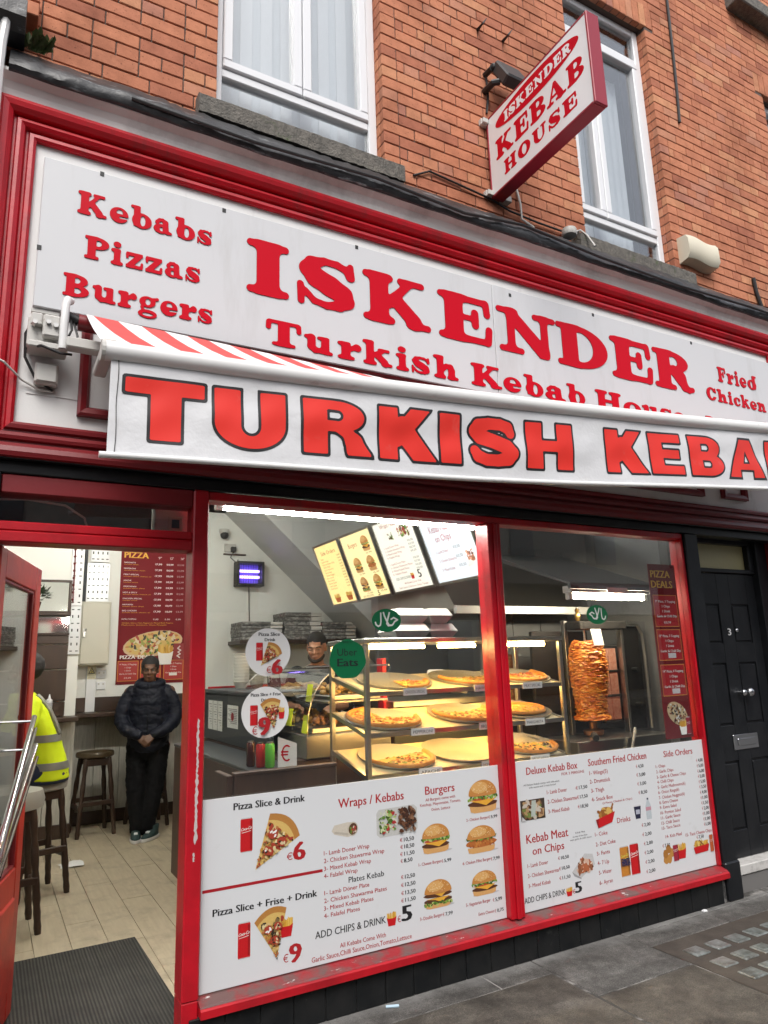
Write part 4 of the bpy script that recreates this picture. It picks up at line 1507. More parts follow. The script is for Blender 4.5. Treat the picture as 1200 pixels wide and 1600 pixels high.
tag(tube('cable', M_GREYPL, [(2.93, 0.085, 4.62), (2.94, 0.07, 4.5), (2.95, 0.08, 4.4), (3.0, 0.02, 4.31)], 0.008), 'pale cable dropping from under the projecting sign', 'cable')
tag(tube('cable', M_RUBBER, [(2.1, 0.09, 4.45), (2.22, 0.088, 4.52), (2.45, 0.088, 4.5), (2.7, 0.08, 4.47), (2.85, 0.08, 4.43), (3.1, 0.085, 4.42), (3.35, 0.085, 4.42)], 0.007), 'thin dark cable sagging along the brick between the window sills', 'cable')
tag(tube('cable', M_RUBBER, [(5.52, 0.085, 4.62), (5.53, 0.085, 4.5), (5.575, 0.08, 4.33)], 0.016), 'short black cable on the brick at far right above the hood', 'cable')
al = MB()
n = 12
pr = [(4.58 + 0.37 * i / n, 0.012 * math.sin(math.pi * 2 * i / n)) for i in range(n + 1)]
vs = []
for (x, dz) in pr:
    for (y, z) in ((0.1, 4.51), (0.02, 4.525), (-0.005, 4.56), (0.0, 4.69), (0.02, 4.725), (0.1, 4.735)):
        vs.append((x, y, z + dz + (x - 4.58) * 0.02))
m = 6
fs = [(i * m + j, i * m + (j + 1) % m, (i + 1) * m + (j + 1) % m, (i + 1) * m + j) for i in range(n) for j in range(m)] + [tuple(range(m)), tuple(n * m + j for j in range(m))]
al.add(vs, fs)
tag(al.build('alarm_box', mat('cream_plastic', (0.66, 0.61, 0.48), 0.5), smooth=True), 'cream alarm box with wavy top on the brick right of the second window', 'alarm box')
mb = MB()
mb.lathe([(0.0, 4.36), (0.05, 4.36), (0.055, 4.375), (0.05, 4.41), (0.02, 4.42)], 3.34, 0.04, 14)
mb.tube([(3.38, 0.04, 4.4), (3.44, 0.03, 4.43), (3.47, 0.0, 4.38), (3.48, -0.05, 4.27)], 0.008, 6)
tag(mb.build('cable_gland', M_GREYPL, smooth=True), 'round cream cable gland on the lead beside the second window sill', 'cable fitting')

# weed in the gutter
wb = MB()
rw = random.Random(5)
for i in range(46):
    a, l = rw.uniform(0, 6.28), rw.uniform(0.03, 0.11)
    bx, bz = -0.02 + rw.uniform(-0.06, 0.05), 4.29
    l *= 0.72
    tx, tz = bx + math.cos(a) * l * 0.8, bz + 0.02 + abs(math.sin(a)) * l
    ty = -0.04 + rw.uniform(-0.05, 0.03)
    w = rw.uniform(0.008, 0.016)
    wb.add([(bx, -0.02, bz), (tx - w, ty, tz - l * .3), (tx, ty - 0.01, tz), (tx + w, ty, tz - l * .25)], [(0, 1, 2), (0, 2, 3)])
tag(wb.build('weed', mat('weed_leaf', (0.06, 0.11, 0.02), 0.6, col2=(0.09, 0.08, 0.03), scale=40), fix=False), 'small green weed growing on the lead flashing at the top left corner', 'weed')

tag(tube('cable', M_RUBBER, [(0.4, -0.135, 4.12), (1.0, -0.145, 4.1), (1.7, -0.15, 4.13), (2.3, -0.145, 4.1), (2.75, -0.14, 4.16), (3.4, -0.15, 4.11), (4.2, -0.145, 4.1), (5.0, -0.15, 4.12), (5.9, -0.14, 4.13)], 0.009), 'black cable sagging along the lead edge above the red moulding', 'cable')

# ================================================================== neighbours
rn = thing('neighbour_building', 'plain rendered building beyond the black house door at the right', 'building', (9.0, 0.2, 0.0))
box('wall', M_COVE, 5.51, 0.06, 0.0, 16.0, 0.5, 4.08, rn, 0)
box('upper_wall', M_COVE, 7.91, 0.1, 4.09, 16.0, 0.5, 8.3, rn, 0)
box('shop_window', MATS.get('dark_window') or mat('dark_window', (0.05, 0.06, 0.07), 0.1), 6.6, 0.03, 0.7, 9.6, 0.07, 2.4, rn, 0.01)
box('shop_fascia', M_BLACK, 6.2, -0.02, 2.7, 10.0, 0.07, 3.3, rn, 0.01)
# on the left
nb = thing('neighbour_building', 'edge of the next building with grey cornice and projecting brick at far left', 'building', (-1.2, 0.0, 0.0))
box('wall', M_COVE, -12.0, 0.0, 0.0, -0.27, 0.4, 4.28, nb, 0)
box('upper_wall', M_COVE, -12.0, 0.1, 4.7, -0.63, 0.5, 8.3, nb, 0)
box('wall_edge', M_COVE, -0.265, -0.03, 2.34, -0.13, 0.06, 4.27, nb, 0.004)
mb = MB()
mb.extrude([(0.0, 4.29), (-0.1, 4.29), (-0.16, 4.33), (-0.16, 4.42), (-0.12, 4.455), (0.09, 4.47)], 0, -2.6, -0.06)
mb.build('cornice', M_LEAD, nb)
for i in range(8):
    x1 = -0.012 - i * 0.225
    box('brick', M_BRICK, x1 - 0.218, 0.0 + rb.uniform(-.002, .002), 4.51, x1, 0.12, 4.585, nb, 0.004)
    box('brick', M_BRICK, x1 - 0.218 - .1, 0.0 + rb.uniform(-.002, .002), 4.592, x1 - .1 if i else x1, 0.12, 4.667, nb, 0.004)
tag(tube('downpipe', M_AWHITE, [(-0.1, -0.1, 4.37), (-0.135, -0.12, 4.34), (-0.145, -0.11, 4.2), (-0.15, -0.1, 3.2), (-0.15, -0.1, 2.4)], 0.02), 'thin white pipe running down the left edge of the shopfront', 'pipe')

# ================================================================== black house door number 3
hd = thing('street_door', 'black six panel house door with number 3, silver knob and letter plate', 'door', (4.8, 0.15, 0.0))
DY = 0.12

MB().box(4.2, 0.1, 2.05, 5.1, 0.2, 2.08, 0.004).box(4.2, 0.1, 2.26, 5.1, 0.2, 2.3, 0.004).box(4.98, 0.07, 0.0, 5.1, 0.2, 2.3, 0.004).box(4.2, 0.1, 0.16, 4.248, 0.19, 2.05, 0.003).box(4.925, 0.098, 2.08, 4.98, 0.2, 2.26, 0.003).build('door_frame', M_BLACK, hd)
dl = MB()
dl.box(4.25, DY + .012, 0.165, 4.978, DY + 0.05, 2.046)
for (a, b) in ((4.25, 4.38), (4.545, 4.68), (4.88, 4.978)):
    dl.box(a, DY, 0.165, b, DY + 0.012, 2.046, 0.002)
for (za, zb) in ((0.165, 0.33), (0.765, 0.995), (1.415, 1.55), (1.825, 2.046)):
    for (a, b) in ((4.381, 4.544), (4.681, 4.879)):
        dl.box(a, DY + .0005, za, b, DY + 0.012, zb, 0.002)
leaf3 = dl.build('door_leaf', M_BLACK, hd)
for (za, zb) in ((0.345, 0.75), (1.01, 1.4), (1.565, 1.81)):
    for (a, b) in ((4.396, 4.529), (4.696, 4.864)):
        MB().box(a, DY + 0.002, za, b, DY + 0.0118, zb, 0.012).build('door_panel', M_BLACK, leaf3)
M_SILV = mat('worn_silver_metal', (0.55, 0.56, 0.58), 0.28, 1.0)
for (x, r) in ((4.635, 0.022), (4.705, 0.03)):
    mb = MB()
    mb.tube([(x, DY, 1.21), (x, DY - 0.03, 1.21)], 0.012, 10)
    mb.ball((x, DY - 0.045, 1.21), r, 14, 8, (1, 0.7, 1))
    mb.build('door_knob', M_SILV, hd, smooth=True)
mb = MB()
mb.ball((4.705, DY - 0.004, 1.64), 0.014, 10, 6, (1, 0.6, 1))
mb.build('spy_hole', M_SILV, hd, smooth=True)
mb = MB()
put(mb, '3', 4.603, 1.605, 4.637, 0.048, facing(DY - 0.001), 0.001, 0.05)
mb.build('door_number', mat('silver_number', (0.7, 0.7, 0.7), 0.35, 0.3), hd, fix=False)
mb = MB()
mb.box(4.508, DY - 0.008, 0.832, 4.772, DY - .0005, 0.932, 0.004).box(4.548, DY - 0.015, 0.858, 4.735, DY - 0.008, 0.906, 0.004)
mb.build('letter_plate', M_SILV, hd)
box('door_step', mat('pale_stone_step', (0.5, 0.49, 0.47), 0.7, dirt=(0.2, 0.19, 0.18), dscale=9), 4.25, 0.02, 0.1, 5.1, 0.2, 0.16, hd, 0.006)
box('step_base', mat('step_base', (0.14, 0.135, 0.13), 0.85), 4.25, 0.03, -0.02, 5.1, 0.2, 0.098, hd, 0.004)
_m, _n, _b = _new('frosted_yellow_glass')
_b.inputs['Base Color'].default_value = (0.42, 0.38, 0.2, 1)
_b.inputs['Roughness'].default_value = 0.35
_bump(_n, _b, _noise(_n, 60, 3), 0.5, 0.004)
MATS['frosted'] = _m
box('fanlight', _m, 4.251, 0.14, 2.078, 4.926, 0.146, 2.262, hd, 0)
box('hall_wall', M_MAROON, 5.101, 0.0, 0, 5.5, 0.2, 2.285, shop, 0)

# ================================================================== pavement and road
def pavemat(name, a, b_, c, rough):
    m, n, b = _new(name)
    k = _ramp(n, _noise(n, 2.3, 8, 0.72), [(0.32, a), (0.55, b_), (0.8, c)])
    k = _mixc(n, k, _ramp(n, _noise(n, 9, 8, 0.75), [(0.3, (0.4, 0.39, 0.37)), (0.5, (0.95, 0.95, 0.95)), (0.7, (1.7, 1.7, 1.7))]), 1.0, 'MULTIPLY')
    k = _mixc(n, k, _ramp(n, _noise(n, 160, 4, 0.8), [(0.36, (0.3, 0.3, 0.3)), (0.64, (1.7, 1.7, 1.7))]), 0.9, 'MULTIPLY')
    # pale scuffed cement along the foot of the wall
    g_ = n.nodes.new('ShaderNodeNewGeometry')
    s = n.nodes.new('ShaderNodeSeparateXYZ')
    n.links.new(g_.outputs['Position'], s.inputs[0])
    ad = n.nodes.new('ShaderNodeMath')
    ad.operation = 'MULTIPLY_ADD'
    ad.inputs[1].default_value = 0.35
    n.links.new(_noise(n, 6, 6, 0.7), ad.inputs[0])
    n.links.new(s.outputs['Y'], ad.inputs[2])
    k = _mixc(n, k, (0.24, 0.235, 0.225), _ramp(n, ad.outputs[0], [(0.04, (0, 0, 0)), (0.17, (0.75, 0.75, 0.75))]))
    n.links.new(k, b.inputs['Base Color'])
    r = _ramp(n, _noise(n, 3.1, 6, 0.7), [(0.35, (rough * .62,) * 3), (0.65, (rough * 1.15,) * 3)])
    n.links.new(r, b.inputs['Roughness'])
    _bump(n, b, _noise(n, 110, 6, 0.8), 0.9, 0.006)
    return m


M_PAVE = pavemat('damp_brown_flag', (0.04, 0.035, 0.028), (0.082, 0.073, 0.06), (0.14, 0.13, 0.115), 0.62)
M_PAVE2 = pavemat('scuffed_grey_flag', (0.052, 0.049, 0.044), (0.1, 0.095, 0.087), (0.22, 0.215, 0.205), 0.85)
M_JOINT = mat('pale_joint_mortar', (0.26, 0.25, 0.235), 0.9, dirt=(0.045, 0.042, 0.038), dscale=2.2, dlo=0.44, dhi=0.52)
g = MB()
g.box(-60, -3.6, -0.3, 60, 0.2, -0.0035)
pave = struct(g.build('pavement', M_JOINT))
slabs = []
def lay(x0, x1, ws, y0, y1, m):
    x = x0
    k = 0
    while x < x1 - 0.05:
        e = min(x1, x + ws[k % len(ws)])
        slabs.append((x, y0, e, y1, m)); x = e; k += 1
lay(-3.5, 2.512, (0.9, 0.62, 0.88), -0.2, -0.025, M_PAVE2)
lay(-2.2, 2.512, (0.94,), -0.82, -0.2, M_PAVE)
lay(-2.6, 2.512, (0.94,), -1.44, -0.82, M_PAVE)
lay(2.512, 3.14, (0.63,), -0.49, -0.025, M_PAVE2)
lay(2.512, 3.14, (0.63,), -1.1, -0.49, M_PAVE)
lay(3.14, 6.5, (0.66, 0.62, 0.9), -0.07, -0.025, M_PAVE2)
lay(3.14, 6.5, (0.65, 0.9), -0.24, -0.07, M_PAVE2)
lay(4.5, 6.5, (0.9,), -1.1, -0.24, M_PAVE)
lay(2.512, 6.5, (0.94,), -1.72, -1.1, M_PAVE)
lay(-2.6, 2.512, (0.94,), -2.06, -1.44, M_PAVE)
for (x0, y0, x1, y1, m) in slabs:
    o = MB().box(x0 + .004, y0 + .004, -0.06, x1 - .004, y1 - .004, rb.uniform(-0.001, 0.0015), 0.003).build('paving_slab', m, pave)
# pavement light: cast frame with glass prisms
plm = thing('pavement_light', 'cellar pavement light with rows of square glass blocks in the footpath', 'pavement light', (3.8, -0.66, 0.0))
box('frame', mat('rough_cast_frame', (0.04, 0.032, 0.025), 0.75, col2=(0.07, 0.058, 0.046), scale=7, bump=0.8, bscale=60), 3.145, -1.095, -0.06, 4.496, -0.245, 0.002, plm, 0.003)
M_PRISM = mat('cloudy_glass_block', (0.19, 0.21, 0.2), 0.3, col2=(0.08, 0.088, 0.08), scale=34, coat=0.2, dirt=(0.05, 0.045, 0.035), dscale=14, dlo=0.48, dhi=0.68)
pm = MB().box(-0.052, -0.046, -0.02, 0.052, 0.046, 0.007, 0.004)
pm.box(-0.03, -0.022, 0.004, 0.036, 0.03, 0.0085, 0.001)
pmesh = pm.mesh('glass_block', M_PRISM)
for r in range(5):
    for c in range(8):
        link('glass_block', pmesh, (3.275 + c * 0.158 + rb.uniform(-.003, .003), -0.415 - r * 0.152 + rb.uniform(-.003, .003), rb.uniform(0, .003)), plm)
struct(MB().box(-60, -14, -0.3, 60, -3.6, -0.12).build('road', mat('dark_asphalt', (0.05, 0.05, 0.05), 0.8, bump=0.4, bscale=120)))
struct(MB().box(-60, -3.75, -0.3, 60, -3.6, -0.004, 0.01).build('kerb', M_PAVE2))
tag(MB().tube([(1.655, 0.0 - 0.07, 0.006), (1.69, -0.085, 0.006)], 0.006, 8).tube([(1.69, -0.085, 0.006), (1.708, -0.093, 0.006)], 0.0062, 8).build('cigarette_stub', mat('pale_blue_paper', (0.45, 0.6, 0.7), 0.7)), 'pale blue stub lying by the black tiled plinth', 'litter')
tag(MB().box(3.785, -0.07, 0.0, 3.82, -0.05, 0.012, 0.004).build('paper_scrap', mat('white_scrap', (0.75, 0.75, 0.75), 0.7)), 'white scrap on the pavement by the right window', 'litter')

# ================================================================== the other side of the street (seen in the glass)
op = thing('opposite_building', 'dark brick houses with slate roof across the street', 'building', (0, -15.5, 0))
M_OB = mat('pale_street_render', (0.36, 0.33, 0.29), 0.9, col2=(0.27, 0.24, 0.21), scale=2)
box('wall', M_OB, -22, -16, 0, 34, -15.2, 8.4, op, 0)
MB().extrude([(-15.0, 8.3), (-18, 10.4), (-21, 8.3)], 0, -22, 30).build('roof', mat('grey_slate', (0.08, 0.085, 0.095), 0.6), op)
M_OBW = mat('dark_window', (0.05, 0.06, 0.07), 0.1)
for i in range(14):
    x = -20 + i * 3.9
    for z in (4.75,):
        MB().box(x, -15.21, z, x + 1.0, -15.12, z + 1.9, 0.02).build('window', M_OBW, op)
    MB().box(x - 0.9, -15.22, 0.3, x + 2.1, -15.1, 2.7, 0.02).build('shop_window', M_OBW, op)
    MB().box(x - 1.2, -15.22, 2.9, x + 2.4, -14.6, 3.9, 0.02).build('shop_fascia', [M_BLACK, M_COVE, M_MAROON][i % 3], op)

# ================================================================== inside the shop: shell
M_IWALL = mat('white_interior_wall', (0.74, 0.745, 0.71), 0.7, dirt=(0.5, 0.49, 0.45), dscale=2.5, dlo=0.6, dhi=0.85)
M_SOFF = mat('grey_white_soffit', (0.5, 0.5, 0.49), 0.7)
M_DWOOD = mat('dark_stained_wood', (0.028, 0.014, 0.008), 0.4, col2=(0.045, 0.022, 0.012), scale=14, stretch=(1, 1, 0.15), bump=0.15)
M_BWOOD = mat('brown_wood', (0.06, 0.026, 0.014), 0.45, col2=(0.035, 0.015, 0.009), scale=12, stretch=(1, 1, 0.2))
M_WASH = mat('whitewashed_plank', (0.5, 0.485, 0.43), 0.6, col2=(0.36, 0.35, 0.3), scale=20, stretch=(4, 4, 0.35), bump=0.1)
M_PLANK = mat('pale_oak_floorboard', (0.5, 0.43, 0.31), 0.38, col2=(0.41, 0.345, 0.24), scale=7, stretch=(5, 0.5, 1), bump=0.05, dirt=(0.24, 0.2, 0.14), dscale=4, dlo=0.5, dhi=0.78)
M_DGREY = mat('dark_grey_laminate', (0.04, 0.045, 0.05), 0.4)
M_KIT = mat('dim_kitchen_wall', (0.13, 0.135, 0.14), 0.6)
M_FOAM = mat('white_foam', (0.75, 0.75, 0.72), 0.6)
M_PAPER = mat('white_paper', (0.75, 0.75, 0.74), 0.7)
M_WALLT = mat('grey_wall_sheet', (0.12, 0.123, 0.128), 0.35)

struct(MB().box(-1.4, 0.12, -0.3, 4.7, 5.2, -0.012).build('shop_floor', M_DWOOD))
flo = [o for o in COL.objects if o.name == 'shop_floor'][0]
PW = 0.188
ppl = MB().box(-PW / 2 + 0.0014, -0.63, -0.012, PW / 2 - 0.0014, 0.63, 0, 0.0015).mesh('floorboard', M_PLANK)
PO = 0.72 - 8 * PW
for c in range(17):
    x = PO + (c + 0.5) * PW
    if x > 2.0:
        break
    y = 0.14 - (c * 0.47) % 1.26
    while y < 5.0:
        a, b = max(0.142, y), min(4.99, y + 1.263)
        if b - a > 1.25:
            link('floorboard', ppl, (x, (a + b) / 2, rb.uniform(-0.0006, 0.0006)), flo)
        elif b - a > 0.05:
            MB().box(x - PW / 2 + .0014, a, -0.012, x + PW / 2 - .0014, b - .002, 0, 0.0015).build('floorboard', M_PLANK, flo)
        y += 1.265
box('floor_edge', M_DWOOD, 2.0, 0.14, -0.012, 4.65, 4.99, -0.001, flo, 0)
wl = MB()
wl.box(-1.4, 4.96, 0, 4.7, 5.2, 3.3)
back = struct(wl.build('back_wall', M_IWALL))
struct(MB().box(-1.6, 0.1, 0, -1.4, 5.2, 3.3).build('left_wall', M_IWALL))
struct(MB().box(4.62, 0.2, 0, 4.8, 5.2, 3.3).build('right_wall', M_WALLT))
struct(MB().box(-1.6, 0.12, 3.3, 4.8, 5.2, 3.45).build('ceiling', M_IWALL))
struct(MB().box(-1.6, 0.08, 2.36, 4.8, 0.12, 3.45).build('front_bulkhead', M_IWALL))
struct(MB().box(-1.6, 0.061, 0, -0.27, 0.1, 2.4).build('front_wall', M_IWALL))
struct(MB().box(-1.398, 4.5, 0, 0.786, 4.955, 3.298).build('wall_pier', M_IWALL))
struct(MB().extrude([(1.95, 3.297), (2.36, 3.297), (4.61, 1.24), (4.61, 3.297)], 1, 4.08, 4.957).build('stair_soffit', M_SOFF))
struct(MB().box(3.72, 3.7, 0, 4.61, 3.78, 2.4).build('kitchen_wall', M_KIT))
# dark panelling, mirrors and shelf on the pier
for i, (z0, z1) in enumerate(((1.09, 1.22), (1.23, 1.52), (1.53, 1.76), (1.77, 1.85))):
    box('wall_panel', M_DWOOD, -1.3, 4.47 - 0.006 * (i % 2), z0, 0.687, 4.498, z1, bpy.data.objects['wall_pier'], 0.004)
mi = thing('mirror', 'wide framed mirror on the back wall above the dark panelling', 'mirror', (0.3, 4.49, 2.08))
box('glass', mat('mirror_silver', (0.8, 0.82, 0.8), 0.06, 1.0), -0.6, 4.462, 2.085, 0.66, 4.47, 2.365, mi, 0)
MB().box(-0.63, 4.45, 2.366, 0.69, 4.498, 2.39, 0.003).box(0.662, 4.45, 2.08, 0.69, 4.498, 2.365, 0.003).box(-0.63, 4.41, 2.04, 0.69, 4.498, 2.08, 0.004).build('frame', M_DWOOD, mi)
m2 = thing('mirror', 'narrow mirror strip under the wide mirror reflecting the red window frame', 'mirror', (0.3, 4.49, 1.86))
box('glass', MATS['mirror_silver'], -0.6, 4.462, 1.875, 0.68, 4.47, 2.025, m2, 0)
box('frame', M_DWOOD, -0.6, 4.455, 1.852, 0.69, 4.498, 1.873, m2, 0.003)
# bar shelf along the wall
bs = thing('bar_shelf', 'dark wooden bar shelf running along the back wall of the shop', 'shelf', (0.8, 4.7, 1.04))
box('shelf_board', M_DWOOD, 0.79, 4.62, 1.05, 2.2, 4.955, 1.09, bs, 0.006)
box('shelf_board', M_DWOOD, -1.39, 4.16, 1.048, 0.789, 4.955 - .46, 1.088, bs, 0.006)
box('splashback', M_DWOOD, 0.79, 4.93, 1.092, 2.2, 4.958, 1.235, bs, 0.003)
for i in range(6):
    box('wall_plank', M_WASH, 0.79 + i * 0.245, 4.935 - 0.003 * (i % 2), 0.12, 0.79 + i * 0.245 + 0.241, 4.958, 1.049, back, 0.003)
for i in range(5):
    box('wall_plank', M_WASH, 0.545 - i * 0.245, 4.44 - 0.003 * (i % 2), 0.12, 0.786 - i * 0.245, 4.498, 1.047, bpy.data.objects['wall_pier'], 0.003)
box('skirting', M_DWOOD, 0.79, 4.915, 0.0, 2.2, 4.934, 0.125, back, 0.004)
box('skirting', M_DWOOD, -1.3, 4.41, 0.0, 0.789, 4.438, 0.125, bpy.data.objects['wall_pier'], 0.004)
# cable trays
M_GALV = mat('galvanised_tray', (0.5, 0.51, 0.52), 0.4, 0.7)


def tray(x0, z0, x1, z1, y, label, m=M_GALV):
    mb = MB()
    mb.box(x0, y - 0.012, z0, x1, y, z1, 0.002)
    o = thing('cable_tray', label, 'cable tray', ((x0 + x1) / 2, y, z0))
    mb.build('tray_plate', m, o)
    h = MB()
    nz, nx = int((z1 - z0) / 0.065), max(2, int((x1 - x0) / 0.042))
    for i in range(nz):
        for j in range(nx):
            cx, cz = x0 + (x1 - x0) * (j + .5) / nx, z0 + (z1 - z0) * (i + .5) / nz
            w, hh = (0.006, 0.014) if i % 2 else (0.012, 0.005)
            h.add([(cx - w, y - 0.0125, cz - hh), (cx + w, y - 0.0125, cz - hh), (cx + w, y - 0.0125, cz + hh), (cx - w, y - 0.0125, cz + hh)], [(0, 1, 2, 3)])
    q = h.build('slots', M_RUBBER, o, fix=False)
    q['kind'] = 'stuff'


tray(0.675, 2.14, 0.79, 2.8, 4.495, 'white slotted cable tray high on the pier beside the mirror', M_PVC)
tray(0.685, 1.665, 0.79, 2.135, 4.49, 'grey slotted cable tray on the pier left of the metal cupboard')
tray(0.872, 2.225, 1.1, 2.64, 4.955, 'shiny slotted cable tray directly above the metal cupboard')
tray(0.9, 2.65, 1.09, 2.85, 4.95, 'white slotted cable tray at the top under the red door head', M_PVC)
tag(tube('conduit', M_DGREY, [(0.845, 4.93, 3.2), (0.845, 4.93, 2.2)], 0.026), 'grey conduit pipe dropping into the metal cupboard', 'pipe')
bd = MB()
bd.tube([(0.70, 4.475, 2.82), (0.705, 4.475, 2.17)], 0.006, 6)
for i in range(9):
    bd.ball((0.7, 4.475, 2.2 + i * 0.072), 0.013, 8, 5)
tag(bd.build('bead_string', mat('dark_red_beads', (0.12, 0.01, 0.01), 0.4)), 'string of dark red beads hanging on the white cable tray', 'beads')
# metal cupboard, trunking, sockets, notice
cu = thing('meter_cupboard', 'beige metal meter cupboard on the wall beside the pizza poster', 'cupboard', (0.96, 4.85, 1.57))
M_BEIGE = mat('beige_enamel', (0.5, 0.48, 0.4), 0.35)
box('cupboard_body', M_BEIGE, 0.815, 4.77, 1.56, 1.108, 4.955, 2.21, cu, 0.006)
dr = box('door', M_BEIGE, 0.828, 4.756, 1.575, 1.095, 4.769, 2.197, cu, 0.004)
MB().box(0.842, 4.742, 1.84, 0.87, 4.757, 1.93, 0.004).tube([(0.856, 4.742, 1.9), (0.876, 4.735, 1.93)], 0.006, 6).build('handle', M_STEEL, dr)
tag(box('trunking', M_PVC, 0.92, 4.915, 1.09, 1.012, 4.958, 1.56, None, 0.004), 'white upright trunking under the metal cupboard', 'trunking')
nc = thing('warning_notice', 'small cream notice with a black warning triangle under the cupboard', 'notice', (0.966, 4.91, 1.43))
box('card', mat('cream_card', (0.62, 0.58, 0.42), 0.6), 0.925, 4.911, 1.42, 1.008, 4.9145, 1.56, nc, 0)
p = Print(facing(4.911), 0.0008)
p.poly([(0.933, 1.475), (1.0, 1.475), (0.966, 1.548)], (0.02, 0.02, 0.02))
p.poly([(0.945, 1.482), (0.988, 1.482), (0.966, 1.532)], (0.6, 0.5, 0.15))
p.line([(0.972, 1.522), (0.96, 1.504), (0.974, 1.5), (0.962, 1.486)], 0.005, (0.02, 0.02, 0.02))
for z in (1.455, 1.443, 1.432):
    p.rect(0.935, z, 0.998, z + 0.004, (0.15, 0.13, 0.1))
p.done('warning_print', nc)
for z, w in ((1.46, 'upper'), (1.345, 'lower')):
    s_ = thing('wall_socket', w + ' white double socket beside the trunking', 'socket', (1.065, 4.95, z))
    box('plate', M_PVC, 1.022, 4.946, z - .035, 1.112, 4.9585, z + .045, s_, 0.004)
    for x in (1.045, 1.09):
        box('switch', M_GREYPL, x - .008, 4.942, z + .012, x + .008, 4.9465, z + .032, s_, 0.001)

# pizza price poster on the back wall
po = thing('pizza_poster', 'tall dark red PIZZA price poster on the back wall behind the standing person', 'poster', (1.575, 4.95, 1.35))
M_POST = mat('dark_red_poster', (0.15, 0.009, 0.013), 0.65, spec=0.2)
M_YEL, M_WT, M_GY = mat('yellow_print', (0.68, 0.36, 0.02), 0.5), mat('white_print', (0.78, 0.76, 0.74), 0.5), mat('grey_print', (0.45, 0.36, 0.36), 0.5)
box('sheet', M_POST, 1.212, 4.9535, 1.352, 1.94, 4.9585, 2.832, po, 0)
F = facing(4.9535)
mw, my, mg = MB(), MB(), MB()
put(my, 'PIZZA', 1.247, 2.715, 1.5, 0.062, F, bold=0.06)
for x in (1.61, 1.74, 1.86):
    put(mw, {1.61: '9"', 1.74: '12"', 1.86: '14"'}[x], x, 2.712, x + 0.035, 0.025, F)
rows = ['MARGARITA', 'PEPPERONI', 'MEAT SPECIAL', 'APACHE', 'VEGETARIAN', 'HOT & SPICY', 'CHICKEN SPECIAL', 'HAWAIIAN', 'BBQ CHICKEN']
for i, t in enumerate(rows):
    z = 2.655 - i * 0.066
    put(mw, t, 1.245, z, 1.245 + 0.0135 * len(t), 0.014, F)
    put(my, 'tomato sauce, cheese, oregano'[:14 + (i * 5) % 15], 1.245, z - 0.018, 1.4 + 0.035 * ((i * 2) % 6), 0.01, F)
    for k, (x, pr_) in enumerate(((1.575, '€7,99'), (1.7, '€10,99'), (1.82, '€13,99'))):
        put(mw if k < 2 else mg, pr_, x, z - .012, x + 0.075, 0.019, F, bold=0.05 if k < 2 else 0)
put(mw, 'EXTRA TOPPING', 1.245, 2.035, 1.395, 0.014, F)
for x in (1.575, 1.7, 1.82):
    put(mw, '€1,00', x, 2.032, x + 0.055, 0.016, F)
put(my, 'Chicken, Onion, Ham, Pepperoni, Minced Beef, Peppers', 1.248, 1.995, 1.79, 0.012, F)
put(my, 'Mushrooms, Sweetcorn, Olives, Pineapple', 1.248, 1.973, 1.72, 0.012, F)
pz = Print(F)
p_round_pizza(pz, 1.585, 1.775, 0.32, 0.135, 0.18)
pz.done('pizza_print', po)
fz = Print(F, 0.02)
p_fries(fz, 1.63, 1.55, 1.8, 1.78, WHITE)
fz.done('fries_print', po)
cz = Print(F, 0.024)
cz.rect(1.8, 1.595, 1.912, 1.775, (0.24, 0.015, 0.02))
cz.line([(1.87, 1.62), (1.84, 1.64), (1.875, 1.66), (1.85, 1.68), (1.88, 1.70), (1.845, 1.72), (1.87, 1.745)], 0.012, (0.6, 0.55, 0.55))
cz.done('drink_print', po)
put(mw, 'PIZZA', 1.241, 1.618, 1.395, 0.036, F, d=0.03, bold=0.06)
put(mw, 'DEALS', 1.425, 1.618, 1.59, 0.036, F, d=0.03, bold=0.06)
dl_ = Print(F, 0.001)
for x0 in (1.225, 1.46, 1.705):
    dl_.rect(x0, 1.385, x0 + 0.213, 1.597, (0.68, 0.3, 0.03))
    dl_.rect(x0 + 0.005, 1.39, x0 + 0.208, 1.592, (0.36, 0.02, 0.02))
dl_.rect(1.765, 1.43, 1.85, 1.46, WHITE)
dl_.done('deal_print', po)
for x0 in (1.225, 1.46, 1.705):
    for z, t in ((1.553, '9" Pizza, 3 Topping'), (1.52, '1 Chips'), (1.488, '1 Drink'), (1.455, 'Garlic & Chilli Dip')):
        w = 0.009 * len(t)
        put(mw, t, x0 + 0.106 - w / 2, z, x0 + 0.106 + w / 2, 0.014, F, d=0.003)
    put(mw if x0 < 1.7 else MB(), '€10,99', x0 + 0.07, 1.41, x0 + 0.14, 0.016, F, d=0.003)
mw.build('white_lettering', M_WT, po, fix=False)
my.build('yellow_lettering', M_YEL, po, fix=False)
mg.build('faint_lettering', M_GY, po, fix=False)

